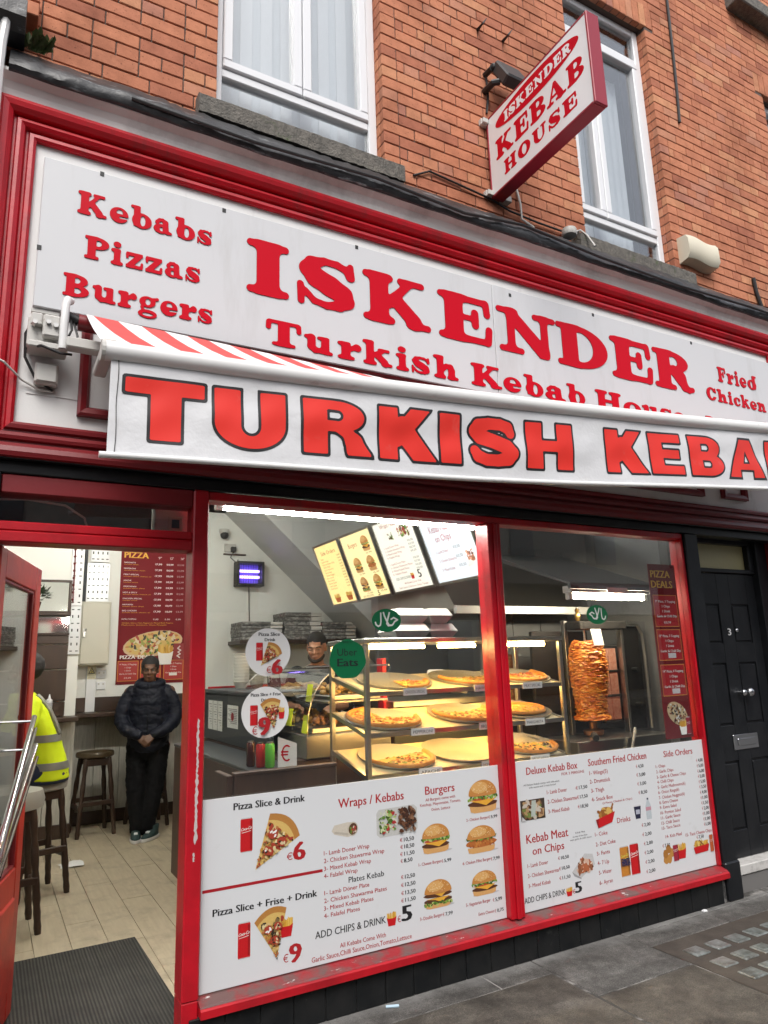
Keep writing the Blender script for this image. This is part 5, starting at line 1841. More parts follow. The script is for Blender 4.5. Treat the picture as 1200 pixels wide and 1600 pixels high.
# plant, sauce bottle, tissue, mat
pt = thing('pot_plant', 'dark leafy plant in a pot on the shelf in front of the mirror', 'plant', (0.36, 4.4, 2.08))
MB().lathe([(0.04, 2.08), (0.055, 2.15), (0.058, 2.16), (0.03, 2.158)], 0.36, 4.35, 12).build('pot', M_DWOOD, pt, smooth=True)
mb = MB()
for i in range(60):
    a, e, l = rw.uniform(0, 6.28), rw.uniform(-0.2, 1.4), rw.uniform(0.05, 0.13)
    c = Vector((0.38 + 0.02 * math.cos(a), 4.35, 2.22))
    d = Vector((math.cos(a) * math.cos(e), math.sin(a) * math.cos(e) * .6, math.sin(e)))
    q = c + d * l
    s1 = d.cross(Vector((0, 0, 1))).normalized() * 0.022
    s2 = Vector((0, 0, 0.018))
    mb.add([q - d * .03, q + s1, q + d * .03 + s2 * .3, q - s1 + s2 * .5], [(0, 1, 2), (0, 2, 3)])
mb.build('leaves', mat('dark_green_leaf', (0.02, 0.045, 0.015), 0.4), pt, fix=False)
sb = thing('sauce_bottle', 'clear squeeze sauce bottle with white nozzle on the bar shelf', 'bottle', (0.545, 4.42, 1.088))
MB().lathe([(0.028, 1.088), (0.03, 1.1), (0.03, 1.21), (0.026, 1.222)], 0.545, 4.4, 14).build('bottle_body', mat('cloudy_plastic', (0.38, 0.38, 0.4), 0.3), sb, smooth=True)
MB().lathe([(0.03, 1.2225), (0.03, 1.245), (0.012, 1.26), (0.004, 1.3)], 0.545, 4.4, 12).build('nozzle', M_PVC, sb, smooth=True)
mb = MB()
rt = random.Random(9)
vs = [(0.62 + 0.055 * i + rt.uniform(-.015, .015), 3.28 + 0.045 * j + rt.uniform(-.02, .02), 0.004 + rt.uniform(0, 0.018)) for j in range(5) for i in range(4)]
mb.add(vs, [(j * 4 + i, j * 4 + i + 1, j * 4 + i + 5, j * 4 + i + 4) for j in range(4) for i in range(3)])
tag(mb.build('tissue', M_PAPER, fix=False), 'crumpled white paper tissue lying on the floorboards', 'tissue')
_m, _n, _b = _new('ribbed_dark_mat')
_tc = _n.nodes.new('ShaderNodeNewGeometry')
_w = _n.nodes.new('ShaderNodeTexWave')
_w.bands_direction = 'X'
_w.inputs['Scale'].default_value = 20
_w.inputs['Distortion'].default_value = 0.4
_n.links.new(_tc.outputs['Position'], _w.inputs['Vector'])
_c = _ramp(_n, _w.outputs['Fac'], [(0.2, (0.014, 0.014, 0.013)), (0.8, (0.05, 0.048, 0.043))])
_c = _mixc(_n, _c, _ramp(_n, _noise(_n, 6, 6), [(0.3, (0.6, 0.6, 0.6)), (0.7, (1.3, 1.28, 1.2))]), 0.8, 'MULTIPLY')
_n.links.new(_c, _b.inputs['Base Color'])
_b.inputs['Roughness'].default_value = 0.95
_bump(_n, _b, _w.outputs['Fac'], 0.6, 0.004)
mt = MB().box(-0.75, 0.12, 0.001, 0.87, 1.42, 0.011, 0.003)
for i in range(40):
    x = -0.74 + i * 0.0405
    mt.box(x, 0.14, 0.0105, x + 0.02, 1.4, 0.0135, 0.001)
mto = mt.build('door_mat', _m)
mto.rotation_euler = (0, 0, 0.02)
tag(mto, 'dark ribbed rubber mat on the floor inside the open door', 'mat')

# ---------------------------------------------------------------- stools
def make_stool(label, seat_m, pad):
    t = thing('bar_stool', label, 'stool', (0, 0, 0), 'dark wooden bar stools')
    MB().lathe([(0.15, 0.69), (0.172, 0.7), (0.175, 0.725), (0.168, 0.742), (0.1, 0.746)] if not pad else [(0.15, 0.68), (0.178, 0.69), (0.185, 0.74), (0.17, 0.79), (0.1, 0.805)], 0, 0, 24).build('seat', seat_m, t, smooth=True)
    for sx in (-1, 1):
        for sy in (-1, 1):
            mb = MB()
            P = [(0.105 + 0.06 * k, 0.69 * (1 - k)) for k in np.linspace(0, 1, 19)]
            rs = [0.02, 0.022, 0.024, 0.022, 0.018, 0.02, 0.024, 0.024, 0.022, 0.018, 0.021, 0.022, 0.022, 0.024, 0.019, 0.022, 0.019, 0.022, 0.018]
            mb.tube([(sx * a, sy * a, z) for a, z in P], rs, 9)
            mb.build('leg', M_DWOOD, t, smooth=True)
    for (a, z) in ((0.15, 0.23),):
        for k in range(4):
            if k % 2:
                box('stretcher', M_DWOOD, -a, (-a if k == 1 else a) - .012, z + .04, a, (-a if k == 1 else a) + .012, z + .08, t, 0.004)
            else:
                box('stretcher', M_DWOOD, (-a if k == 0 else a) - .012, -a, z, (-a if k == 0 else a) + .012, a, z + .04, t, 0.004)
    for k in (-1, 1):
        box('apron', M_DWOOD, -0.11, k * 0.11 - .01, 0.62, 0.11, k * 0.11 + .01, 0.68, t, 0.003)
    return t


st1 = make_stool('dark wooden bar stool with bare round seat in front of the whitewashed planks', mat('worn_wood_seat', (0.05, 0.032, 0.015), 0.4, col2=(0.08, 0.055, 0.025), scale=18), False)
dup(st1, (1.5, 4.55, 0), 0.05, 'dark wooden bar stool half hidden behind the standing person in the navy jacket')
st1.location = (0.985, 4.47, 0)
st1.rotation_euler = (0, 0, 0.12)
st3 = make_stool('dark bar stool with grey padded seat nearest the open red door', mat('grey_vinyl_pad', (0.3, 0.29, 0.26), 0.5), True)
dup(st3, (0.4, 2.72, 0), 0.3, 'dark bar stool that the person in the yellow vest sits on')
st3.location = (0.2, 1.98, 0)
st3.rotation_euler = (0, 0, 0.1)

# ---------------------------------------------------------------- lamps the shop has
def tube_light(name, label, p0, p1, strength, fitting=True, col=(1.0, 0.97, 0.88), r=0.019):
    t = thing(name, label, 'light', p0)
    tube('lamp_tube', emat('lit_tube_%g' % strength, col, strength), [p0, p1], r, t, 10)
    if fitting:
        a, b = Vector(p0), Vector(p1)
        d = (b - a).normalized()
        s_ = d.cross(Vector((0, 0, 1))) * 0.045
        mb = MB()
        q = []
        for c in (a - d * .03, b + d * .03):
            for (k, z) in ((-1, 0.026), (1, 0.026), (1, 0.075), (-1, 0.075)):
                q.append(c + s_ * k + Vector((0, 0, z)))
        mb.add(q, [(0, 1, 2, 3), (4, 5, 6, 7), (0, 1, 5, 4), (1, 2, 6, 5), (2, 3, 7, 6), (3, 0, 4, 7)])
        mb.build('fitting', M_PVC, t)
        for c in (a - d * .015, b + d * .015):
            MB().box(c.x - .02, c.y - .02, c.z - .022, c.x + .02, c.y + .02, c.z + .03, 0.004).build('lamp_holder', M_PVC, t)
    return t


tube_light('fluorescent_light', 'long lit fluorescent tube along the top of the left window', (1.0, 0.34, 2.3), (2.585, 0.34, 2.3), 72)
tube_light('fluorescent_light', 'lit fluorescent tube on the ceiling over the seating by the door', (0.3, 2.6, 3.2), (1.5, 2.6, 3.2), 170)
tube_light('fluorescent_light', 'lit fluorescent tube on the ceiling behind the menu boards', (3.2, 1.6, 3.2), (3.2, 3.0, 3.2), 55)
tube_light('fluorescent_light', 'lit tube inside the hood above the rotating kebab', (3.56, 0.56, 1.905), (4.28, 0.56, 1.905), 75, col=(1.0, 0.85, 0.62))

# insect killer, camera, socket and cable on the back wall
fk = thing('insect_killer', 'black wall insect killer glowing violet on the white back wall', 'insect killer', (2.63, 4.9, 2.4))
mb = MB()
mb.box(2.475, 4.8, 2.42, 2.805, 4.95, 2.45, 0.004).box(2.475, 4.8, 2.68, 2.805, 4.95, 2.71, 0.004).box(2.475, 4.801, 2.45, 2.505, 4.95, 2.68, 0.004).box(2.775, 4.801, 2.45, 2.805, 4.95, 2.68, 0.004)
mb.build('housing', M_RUBBER, fk)
box('back_plate', mat('violet_lit_plate', (0.2, 0.14, 0.5), 0.4), 2.505, 4.93, 2.45, 2.775, 4.95, 2.68, fk, 0)
for z in (2.53, 2.6):
    tube('lamp_tube', emat('violet_tube', (0.32, 0.2, 1.0), 5), [(2.52, 4.87, z), (2.76, 4.87, z)], 0.016, fk)
for k in range(9):
    x = 2.52 + k * 0.03
    tube('guard_wire', M_RUBBER, [(x, 4.805, 2.452), (x, 4.805, 2.68)], 0.0025, fk, 5)
tag(tube('cable', M_RUBBER, [(2.66, 4.94, 2.42), (2.665, 4.945, 2.2), (2.67, 4.945, 2.02)], 0.005), 'thin black flex hanging below the insect killer', 'cable')
sk = thing('wall_socket', 'old socket with plug and trailing wires above the insect killer', 'socket', (2.42, 4.95, 2.8))
box('plate', M_GREYPL, 2.36, 4.94, 2.83, 2.5, 4.958, 2.93, sk, 0.004)
box('plug', M_RUBBER, 2.43, 4.89, 2.83, 2.49, 4.94, 2.89, sk, 0.006)
tube('flex', M_RUBBER, [(2.46, 4.9, 2.83), (2.42, 4.9, 2.76), (2.5, 4.92, 2.7), (2.52, 4.92, 2.74)], 0.006, sk)
tag(box('timber_ledge', M_BWOOD, 2.35, 4.93, 2.795, 2.62, 4.958, 2.812, None, 0.002), 'thin dark batten on the back wall under the old socket', 'batten')
cc = thing('dome_camera', 'small dark security camera near the top of the back wall', 'camera', (2.32, 4.93, 3.05))
MB().lathe([(0.05, 3.03), (0.06, 3.06), (0.06, 3.09)], 2.34, 4.9, 14).build('bracket', M_GREYPL, cc, smooth=True)
MB().ball((2.34, 4.885, 3.02), 0.05, 12, 8).build('lens', M_RUBBER, cc, smooth=True)

# ---------------------------------------------------------------- shelf of pizza boxes
tag(box('wall_shelf', M_DWOOD, 2.42, 4.5, 1.745, 3.98, 4.955, 1.785, None, 0.004), 'dark shelf on the back wall carrying stacks of pizza boxes', 'shelf')
M_BOXP = mat('printed_grey_board', (0.1, 0.095, 0.09), 0.7, col2=(0.3, 0.29, 0.28), scale=22, lo=0.45, hi=0.6, stretch=(1, 1, 2.5))
M_BOXE = mat('white_box_end', (0.6, 0.58, 0.55), 0.7)
ords = ['topmost', 'second from the top', 'third from the top', 'fourth from the top', 'fifth from the top', 'sixth from the top']
for (x0, w, z0, n, nm) in ((2.45, 0.48, 1.786, 5, 'left stack on the wall shelf'), (2.95, 0.46, 1.786, 6, 'tall middle stack on the wall shelf'), (3.42, 0.44, 1.786, 5, 'right stack on the wall shelf')):
    hgt = 0.041 if n == 5 else 0.052
    for k in range(n):
        t = thing('pizza_box', '%s grey pizza box of the %s' % (ords[n - 1 - k], nm), 'pizza box', (x0 + w / 2, 4.7, z0 + k * hgt), 'pizza boxes on the wall shelf')
        dx = rb.uniform(-.012, .012)
        box('box_body', M_BOXP, x0 + dx, 4.52 + rb.uniform(-.01, .01), z0 + k * hgt + .001, x0 + w * .7 + dx, 4.93, z0 + (k + 1) * hgt - .003, t, 0.002)
        box('box_end', M_BOXE, x0 + w * .7 + dx + .001, 4.525, z0 + k * hgt + .003, x0 + w + dx, 4.93, z0 + (k + 1) * hgt - .006, t, 0.002)

# ---------------------------------------------------------------- counter, display case and clutter
ct = thing('service_counter', 'dark service counter running back from the window with papers stuck on it', 'counter', (1.9, 1.8, 0.0))
box('counter_body', M_BWOOD, 1.605, 0.95, 0.0, 2.3, 2.85, 0.94, ct, 0.005)
box('front_panel', M_DGREY, 1.6, 1.3, 0.945, 1.64, 2.85, 1.29, ct, 0.004)
box('counter_top', M_DGREY, 1.59, 1.3, 1.292, 2.0, 2.85, 1.325, ct, 0.006)
box('ledge', M_DGREY, 1.33, 0.5, 0.905, 1.604, 2.7, 0.925, ct, 0.003)
box('ledge_front', M_BWOOD, 1.33, 0.52, 0.0, 1.36, 2.68, 0.904, ct, 0.003)
for (y0, y1, z0, z1) in ((2.32, 2.72, 1.02, 1.24), (1.93, 2.2, 1.06, 1.22)):
    n_ = 3 if y1 - y0 > 0.3 else 1
    for k in range(n_):
        a = y0 + (y1 - y0) * k / n_
        pp = thing('paper_notice', 'white paper taped to the dark counter front, %s' % (['farthest left', 'second from the left', 'third from the left'][k] if n_ == 3 else 'rightmost with red badge'), 'notice', (1.598, a, z0), 'papers on the counter front')
        b = a + (y1 - y0) / n_ - .012
        box('sheet', M_PAPER, 1.5985, a, z0, 1.5995, b, z1, pp, 0)
        pr2 = Print(lambda u, v, d: (1.5985 - d, u, v))
        for q in range(9):
            pr2.rect(a + .02, z1 - .03 - q * (z1 - z0 - .05) / 9, b - .02 - .03 * (q % 3), z1 - .025 - q * (z1 - z0 - .05) / 9, (0.25, 0.25, 0.27))
        if n_ == 1:
            pr2.ell((a + b) / 2, (z0 + z1) / 2, 0.035, 0.03, (0.4, 0.03, 0.05))
        pr2.done('notice_print', pp)
red = box('red_rail', M_RED, 1.64, 2.86, 1.18, 2.6, 2.9, 1.34, ct, 0.004)
wd_ = MB()
wd_.box(1.03, 0.28, 0.02, 1.06, 0.5, 0.99, 0.003).box(1.06, 0.26, 0.02, 1.585, 0.29, 1.0, 0.003).box(1.055, 0.255, 0.985, 1.59, 0.3, 1.003, 0.003)
tag(wd_.build('wooden_barrier', M_BWOOD), 'low brown wooden barrier behind the left window below the stickers', 'barrier')
# stack of paper cups and a red tray beyond
for (x, z1, w) in ((1.8, 1.56, 'taller stack of white takeaway tubs in the left window'), (1.93, 1.47, 'lower stack of cream paper tubs beside the taller stack')):
    cs = thing('tub_stack', w, 'tubs', (x, 2.5, 1.325))
    z = 1.326
    k = 0
    while z < z1:
        MB().lathe([(0.04, z), (0.062, z + 0.05), (0.066, z + 0.052), (0.066, z + 0.058), (0.06, z + 0.058)], x, 2.5, 14).build('tub', M_FOAM if x < 1.9 else M_BEIGE, cs, smooth=True)
        z += 0.024
        k += 1
cr = thing('card_reader', 'black card reader standing on the dark counter top', 'card reader', (1.93, 2.2, 1.325))
MB().box(-.045, -.03, 0, .045, .03, .14, .008, Matrix.Translation((1.9, 2.0, 1.326)) @ Matrix.Rotation(-.3, 4, 'X')).build('reader_body', M_RUBBER, cr)
MB().box(-.03, -.033, .07, .03, -.03, .12, 0, Matrix.Translation((1.9, 2.0, 1.326)) @ Matrix.Rotation(-.3, 4, 'X')).build('screen', M_GREYPL, cr)
# drinks on the ledge
for (x, y, h, r, m, w) in ((1.385, 1.0, 0.13, 0.026, mat('dark_cola', (0.05, 0.012, 0.01), 0.2), 'dark cola bottle'), (1.42, 0.93, 0.125, 0.027, mat('red_can', (0.42, 0.02, 0.02), 0.25), 'red and silver can'), (1.455, 0.87, 0.13, 0.028, mat('green_soda', (0.1, 0.4, 0.05), 0.2), 'bright green drink can')):
    b = thing('drink_can', w + ' standing on the counter ledge under the round stickers', 'drink', (x, y, 0.926))
    MB().lathe([(r * .8, 0.926), (r, 0.935), (r, 0.92 + h), (r * .75, 0.93 + h)], x, y, 14).build('can_body', m, b, smooth=True)
    MB().lathe([(r * .7, 0.931 + h), (r * .72, 0.937 + h)], x, y, 12).build('lid', M_STEEL, b, smooth=True)
mc = thing('price_card', 'white card with a red euro sign beside the drinks on the ledge', 'card', (1.57, 0.75, 0.926))
MC = lambda u, v, d: (1.47 + u * .75, 0.78 - d - u * .3, v)
mb = MB()
mb.add([MC(0, 0.926, 0), (MC(0.13, 0.926, 0)), MC(0.13, 1.06, 0), MC(0, 1.1, 0)] + [MC(0, 0.926, -.003), (MC(0.13, 0.926, -.003)), MC(0.13, 1.06, -.003), MC(0, 1.1, -.003)], [(0, 1, 2, 3), (4, 5, 6, 7), (0, 1, 5, 4), (2, 3, 7, 6), (0, 3, 7, 4), (1, 2, 6, 5)])
mb.build('card', M_PAPER, mc)
mb = MB()
put(mb, '€', 0.02, 0.965, 0.09, 0.09, MC)
mb.build('lettering', M_LETTER, mc, fix=False)

# glass display case of hot food
gc = thing('food_display', 'curved glass hot food display on the counter with yellow price tags', 'display case', (2.0, 1.5, 0.94))
box('base', M_STEEL, 1.7, 0.92, 0.942, 2.28, 2.3, 1.08, gc, 0.006)
box('shelf', M_STEEL, 1.85, 0.93, 1.255, 2.27, 2.28, 1.268, gc, 0.002)
box('top', M_GLASS, 1.98, 0.92, 1.47, 2.28, 2.3, 1.476, gc, 0)
tube('top_rail', M_STEEL, [(2.28, 0.92, 1.475), (2.28, 2.3, 1.475)], 0.006, gc, 6)
n = 12
pr = [(1.98 - 0.27 * math.sin(math.radians(a)), 1.12 + 0.35 * math.cos(math.radians(a))) for a in np.linspace(0, 90, n)] + [(1.71, 1.08)]
mb = MB()
vs = [(x, y, z) for y in (0.93, 2.29) for (x, z) in pr]
mb.add(vs, [(i, i + 1, n + 2 + i, n + 1 + i) for i in range(n)])
mb.build('curved_glass', M_GLASS, gc, smooth='all', fix=False)
for y in (0.925, 2.29):
    tube('glass_edge', M_STEEL, [(x, y, z) for (x, z) in pr], 0.004, gc, 6)
M_FOOD1 = mat('golden_fried_food', (0.4, 0.22, 0.06), 0.6, col2=(0.5, 0.34, 0.14), scale=60)
M_FOOD2 = mat('brown_meat', (0.14, 0.06, 0.025), 0.6, col2=(0.25, 0.12, 0.05), scale=60)
rf = random.Random(21)
for (z, x0, x1) in ((1.27, 1.88, 2.24), (1.082, 1.76, 2.24)):
    for k in range(4):
        y0 = 0.97 + k * 0.33
        tr = thing('food_tray', 'steel tray of hot food in the glass display, %s shelf, %s from the window' % ('upper' if z > 1.2 else 'lower', ['first', 'second', 'third', 'fourth'][k]), 'tray', ((x0 + x1) / 2, y0 + .14, z), 'food trays in the glass display')
        MB().box(x0, y0, z, x1, y0 + .3, z + .03, .004).build('tray_pan', M_STEEL, tr)
        mb = MB()
        for q in range(46):
            mb.ball((rf.uniform(x0 + .03, x1 - .03), rf.uniform(y0 + .03, y0 + .27), z + .035 + rf.uniform(0, .045)), rf.uniform(.014, .028), 6, 4, (1, 1, .8))
        o = mb.build('food', [M_FOOD1, M_FOOD2, M_FOOD1, M_FOOD1][(k + (z < 1.2)) % 4], tr, smooth='all')
        o['kind'] = 'stuff'
M_TAG = mat('fluorescent_yellow_card', (0.62, 0.7, 0.02), 0.6)
for (x, y, z, w) in ((1.71, 1.2, 1.12, 'low on the case at the left'), (1.715, 0.96, 1.09, 'low on the case at the right'), (1.76, 1.0, 1.27, 'highest on the case front')):
    tg = thing('price_tag', 'bright yellow price tag ' + w, 'price tag', (x, y, z), 'yellow tags on the food display')
    MB().box(-.0015, -.04, 0, .0015, .04, .105, 0, Matrix.Translation((x - .012, y, z)) @ Matrix.Rotation(.15, 4, 'Y')).build('card', M_TAG, tg)

# ---------------------------------------------------------------- pizza cabinet in the window
pc = thing('pizza_cabinet', 'lit stainless steel pizza cabinet with three tilted shelves behind the left window', 'display case', (2.5, 0.55, 0.6))
XC0, XC1, YC0, YC1 = 1.785, 3.2, 0.3, 0.77
for (x, y) in ((XC0, YC0), (XC1 - .028, YC0), (XC0, YC1 - .028), (XC1 - .028, YC1 - .028)):
    box('post', M_STEEL, x, y, 0.5, x + .028, y + .028, 1.592, pc, 0.003)
box('top', M_STEEL, XC0 - .005, YC0 - .005, 1.594, XC1 + .005, YC1 + .005, 1.622, pc, 0.004)
box('base', M_STEEL, XC0, YC0, 0.5, XC1, YC1, 0.7, pc, 0.004)
M_SHELF = mat('cream_liner_glow_tint', (0.64, 0.54, 0.34), 0.45)  # cream liner tinted yellower to carry the cabinet's golden light
SHELVES = ((1.335, 1.415), (1.12, 1.212), (0.908, 1.0))
tilt = math.atan2(0.085, 0.44)
for (za, zb) in SHELVES:
    mb = MB()
    mb.extrude([(YC0 + .03, za), (YC1 - .01, zb), (YC1 - .01, zb - .012), (YC0 + .03, za - .012)], 0, XC0 + .03, XC1 - .03)
    sh = mb.build('shelf', M_SHELF, pc)
    box('shelf_edge', M_STEEL, XC0 + .03, YC0 + .008, za - .022, XC1 - .03, YC0 + .029, za + .004, pc, 0.002)
    for x in (XC0 + .002, XC1 - .026):
        MB().extrude([(YC0 + .03, za + .003), (YC1 - .03, zb + .003), (YC1 - .03, zb - .02), (YC0 + .03, za - .02)], 0, x, x + .022).build('shelf_rail', M_STEEL, pc)
for (x0, x1) in ((1.85, 2.2), (2.3, 2.56), (2.75, 3.1)):
    tube('heat_lamp', emat('warm_lamp', (1.0, 0.64, 0.22), 90), [(x0, 0.36, 1.575), (x1, 0.36, 1.575)], 0.011, pc)
for (za, zb) in SHELVES[:2]:
    tube('heat_lamp', emat('warm_lamp2', (1.0, 0.6, 0.18), 60), [(1.9, 0.6, za + .03 - .03), (3.1, 0.6, za + .0)], 0.008, pc)
M_PAN = mat('dull_pizza_pan', (0.42, 0.4, 0.36), 0.4, 0.6)


def shelf_at(x, t, k):
    za, zb = SHELVES[k]
    y = YC0 + .03 + (YC1 - YC0 - .04) * t
    return Vector((x, y, za + (zb - za) * t))


def pan(x, k, label):
    M = Matrix.Translation(shelf_at(x, 0.5, k)) @ Matrix.Rotation(tilt, 4, 'X')
    mb = MB()
    mb.lathe([(0.215, 0.003), (0.222, 0.004), (0.226, 0.016), (0.222, 0.016), (0.21, 0.006)], 0, 0, 32)
    mb.v = [tuple(M @ Vector(v)) for v in mb.v]
    return tag(mb.build('pizza_pan', M_PAN, smooth=True), label, 'pan', 'round pans in the pizza cabinet'), M


def pizza(M, a0, a1, r, tops, label, squash=1.0):
    t = thing('pizza', label, 'pizza', tuple(M.translation), 'pizzas in the cabinet')
    rq = random.Random(int(r * 1000 + a0))
    n = max(6, int((a1 - a0) / 10))
    full = a1 - a0 >= 360
    mb = MB()
    prof = [(0.0, 0.007), (0.86, 0.007), (0.88, 0.02), (0.95, 0.026), (1.0, 0.018), (1.0, 0.008)]
    vs = []
    for i in range(n + 1):
        a = math.radians(a0 + (a1 - a0) * i / n)
        k = 1 + rq.uniform(-.015, .015)
        for (q, z) in prof:
            vs.append(tuple(M @ Vector((math.cos(a) * r * q * k, math.sin(a) * r * q * k * squash, z + .006 + rq.uniform(-.001, .001)))))
    m = len(prof)
    mb.add(vs, [(i * m + j, i * m + j + 1, (i + 1) * m + j + 1, (i + 1) * m + j) for i in range(n) for j in range(m - 1)])
    mb.build('crust', mat('baked_crust', (0.5, 0.23, 0.05), 0.6, col2=(0.4, 0.15, 0.03), scale=30), t, smooth='all', fix=False)
    mb = MB()
    q = [tuple(M @ Vector((0, 0, .0145)))]
    for i in range(n + 1):
        a = math.radians(a0 + (a1 - a0) * i / n)
        q.append(tuple(M @ Vector((math.cos(a) * r * .9, math.sin(a) * r * .9 * squash, .0155))))
    mb.cur = (0.6, 0.32, 0.07)
    mb.add(q, [(0, i + 1, i + 2) for i in range(n)])
    for i in range(int(150 * (a1 - a0) / 360) + 12):
        a, d = math.radians(rq.uniform(a0 + 4, a1 - 4)), r * .86 * rq.random() ** .5
        mb.cur = tuple(v_ * rq.uniform(.5, 1.0) for v_ in rq.choice(tops))
        s = rq.uniform(.008, .02)
        c = Vector((math.cos(a) * d, math.sin(a) * d * squash, .0165))
        vs = []
        for k in range(6):
            b = k * math.pi / 3 + rq.random() * .5
            vs.append(tuple(M @ (c + Vector((math.cos(b) * s, math.sin(b) * s, 0)))))
        vs.append(tuple(M @ (c + Vector((0, 0, rq.uniform(.004, .009))))))
        mb.add(vs, [(k, (k + 1) % 6, 6) for k in range(6)])
    o = mb.build('topping', colmat('pizza_topping', 0.5), t, fix=False)
    o['kind'] = 'stuff'


PEP = [(0.42, 0.07, 0.02), (0.5, 0.12, 0.03), (0.65, 0.4, 0.1), (0.6, 0.3, 0.06)]
MIX = [(0.36, 0.08, 0.03), (0.62, 0.4, 0.12), (0.66, 0.48, 0.2), (0.2, 0.1, 0.04), (0.5, 0.2, 0.05), (0.12, 0.18, 0.04)]
OLV = [(0.02, 0.015, 0.01), (0.7, 0.5, 0.2), (0.66, 0.45, 0.15), (0.04, 0.025, 0.015)]
GARL = [(0.7, 0.42, 0.06), (0.68, 0.46, 0.12), (0.6, 0.34, 0.05)]
_, m_ = pan(2.1, 0, 'pizza pan with a single slice on the top shelf at the left')
pizza(m_ @ Matrix.Translation((-0.02, -0.02, 0)), -95, -10, 0.215, PEP, 'single leftover pizza slice on the top cabinet shelf')
_, m_ = pan(2.6, 0, 'pizza pan behind the mullion on the top shelf')
pizza(m_ @ Matrix.Translation((0.02, -0.03, 0)), -190, 15, 0.212, MIX, 'half pizza with mixed topping on the top cabinet shelf')
_, m_ = pan(3.0, 0, 'pizza pan at the right end of the top shelf')
pizza(m_, -200, 20, 0.205, [(0.3, 0.06, 0.02), (0.4, 0.1, 0.03), (0.6, 0.3, 0.08)], 'dark red meat pizza at the right end of the top cabinet shelf')
_, m_ = pan(2.02, 1, 'pizza pan at the left end of the middle shelf')
pizza(m_, 95, 355, 0.217, PEP, 'pepperoni pizza with crisp red edge at the left of the middle shelf')
_, m_ = pan(2.58, 1, 'pizza pan behind the mullion on the middle shelf')
pizza(m_ @ Matrix.Translation((0.01, -.01, 0)), 160, 385, 0.215, MIX, 'cheese and chicken pizza on the middle cabinet shelf')
_, m_ = pan(2.99, 1, 'pizza pan at the right end of the middle shelf')
pizza(m_ @ Matrix.Translation((0.0, -.03, 0)), 0, 360, 0.19, GARL, 'plain yellow garlic bread pizza at the right of the middle shelf', 0.7)
_, m_ = pan(2.1, 2, 'pizza pan at the left end of the bottom shelf')
pizza(m_ @ Matrix.Translation((0.0, -.02, 0)), 190, 372, 0.212, MIX + [(0.7, 0.55, 0.2)] * 3, 'half pizza with yellow topping on the bottom cabinet shelf')
pan(2.53, 2, 'empty pizza pan in the middle of the bottom shelf')
_, m_ = pan(3.02, 2, 'pizza pan at the right end of the bottom shelf')
pizza(m_ @ Matrix.Translation((0, -.02, 0)), 178, 352, 0.212, OLV, 'black olive pizza at the right end of the bottom cabinet shelf')
for (x, k, t) in ((2.02, 0, 'CHICKEN SPECIAL'), (2.5, 0, 'HAWAIIAN'), (2.86, 0, 'MEAT SPECIAL'), (2.06, 1, 'PEPPERONI'), (2.52, 1, 'BBQ SPECIAL'), (2.86, 1, 'MARGARITA'), (2.1, 2, 'APACHE'), (2.52, 2, 'HOT & SPICY'), (2.88, 2, 'VEGETARIAN')):
    z = SHELVES[k][0]
    tg = thing('shelf_label', 'white %s label on the %s shelf edge of the pizza cabinet' % (t.lower(), ('top', 'middle', 'bottom')[k]), 'label', (x + .07, YC0, z), 'labels on the pizza cabinet shelves')
    box('card', M_PAPER, x, YC0 + .001, z - .026, x + 0.15, YC0 + .006, z + .012, tg, 0)
    mb = MB()
    put(mb, t, x + .012, z - .016, x + .138, 0.016, facing(YC0 + .001))
    mb.build('lettering', mat('black_print', (0.012, 0.012, 0.012), 0.5), tg, fix=False)

# foam boxes on top
fb = 0
for (x, y, z, w, d) in ((2.05, 0.42, 1.623, 0.24, 'left one of the lower layer'), (2.3, 0.44, 1.623, 0.2, 'right one of the lower layer'), (2.07, 0.43, 1.713, 0.22, 'left one of the upper layer'), (2.285, 0.42, 1.713, 0.17, 'right one of the upper layer')):
    t = thing('foam_box', 'white foam takeaway box on the pizza cabinet, ' + d, 'foam box', (x + w / 2, y + .1, z), 'foam boxes on the pizza cabinet')
    for (nm, a, b, c_, e_) in (('box_base', 0.0, 0.042, 0.03, 0.0), ('box_lid', 0.044, 0.088, 0.0, 0.025)):
        mb = MB()
        q = []
        for (zz, i) in ((z + a, c_), (z + b, e_)):
            q += [(x + i, y + i, zz), (x + w - i, y + i, zz), (x + w - i, y + .22 - i, zz), (x + i, y + .22 - i, zz)]
        mb.add(q, [(0, 1, 2, 3), (4, 5, 6, 7), (0, 1, 5, 4), (1, 2, 6, 5), (2, 3, 7, 6), (3, 0, 4, 7)])
        mb.build(nm, M_FOAM, t)
tb = thing('foam_box', 'white foam box tilted on the worktop behind the pizza cabinet', 'foam box', (2.95, 1.2, 1.25))
MB().box(-.14, -.1, 0, .14, .1, .05, .01, Matrix.Translation((2.92, 1.25, 1.3)) @ Matrix.Rotation(.35, 4, 'Y')).box(-.12, -.1, .055, .12, .1, .1, .01, Matrix.Translation((2.92, 1.25, 1.3)) @ Matrix.Rotation(.35, 4, 'Y')).build('box_body', M_FOAM, tb)
wk = thing('worktop', 'steel worktop and cupboards behind the pizza cabinet', 'worktop', (2.9, 1.4, 0.0))
box('worktop_slab', M_STEEL, 2.35, 1.0, 1.2, 3.3, 1.6, 1.24, wk, 0.004)
box('cupboard', M_DGREY, 2.36, 1.02, 0.0, 3.29, 1.6, 1.198, wk, 0.004)
box('upright', M_RED, 2.33, 1.1, 0.9, 2.36, 1.18, 1.52, wk, 0.003)

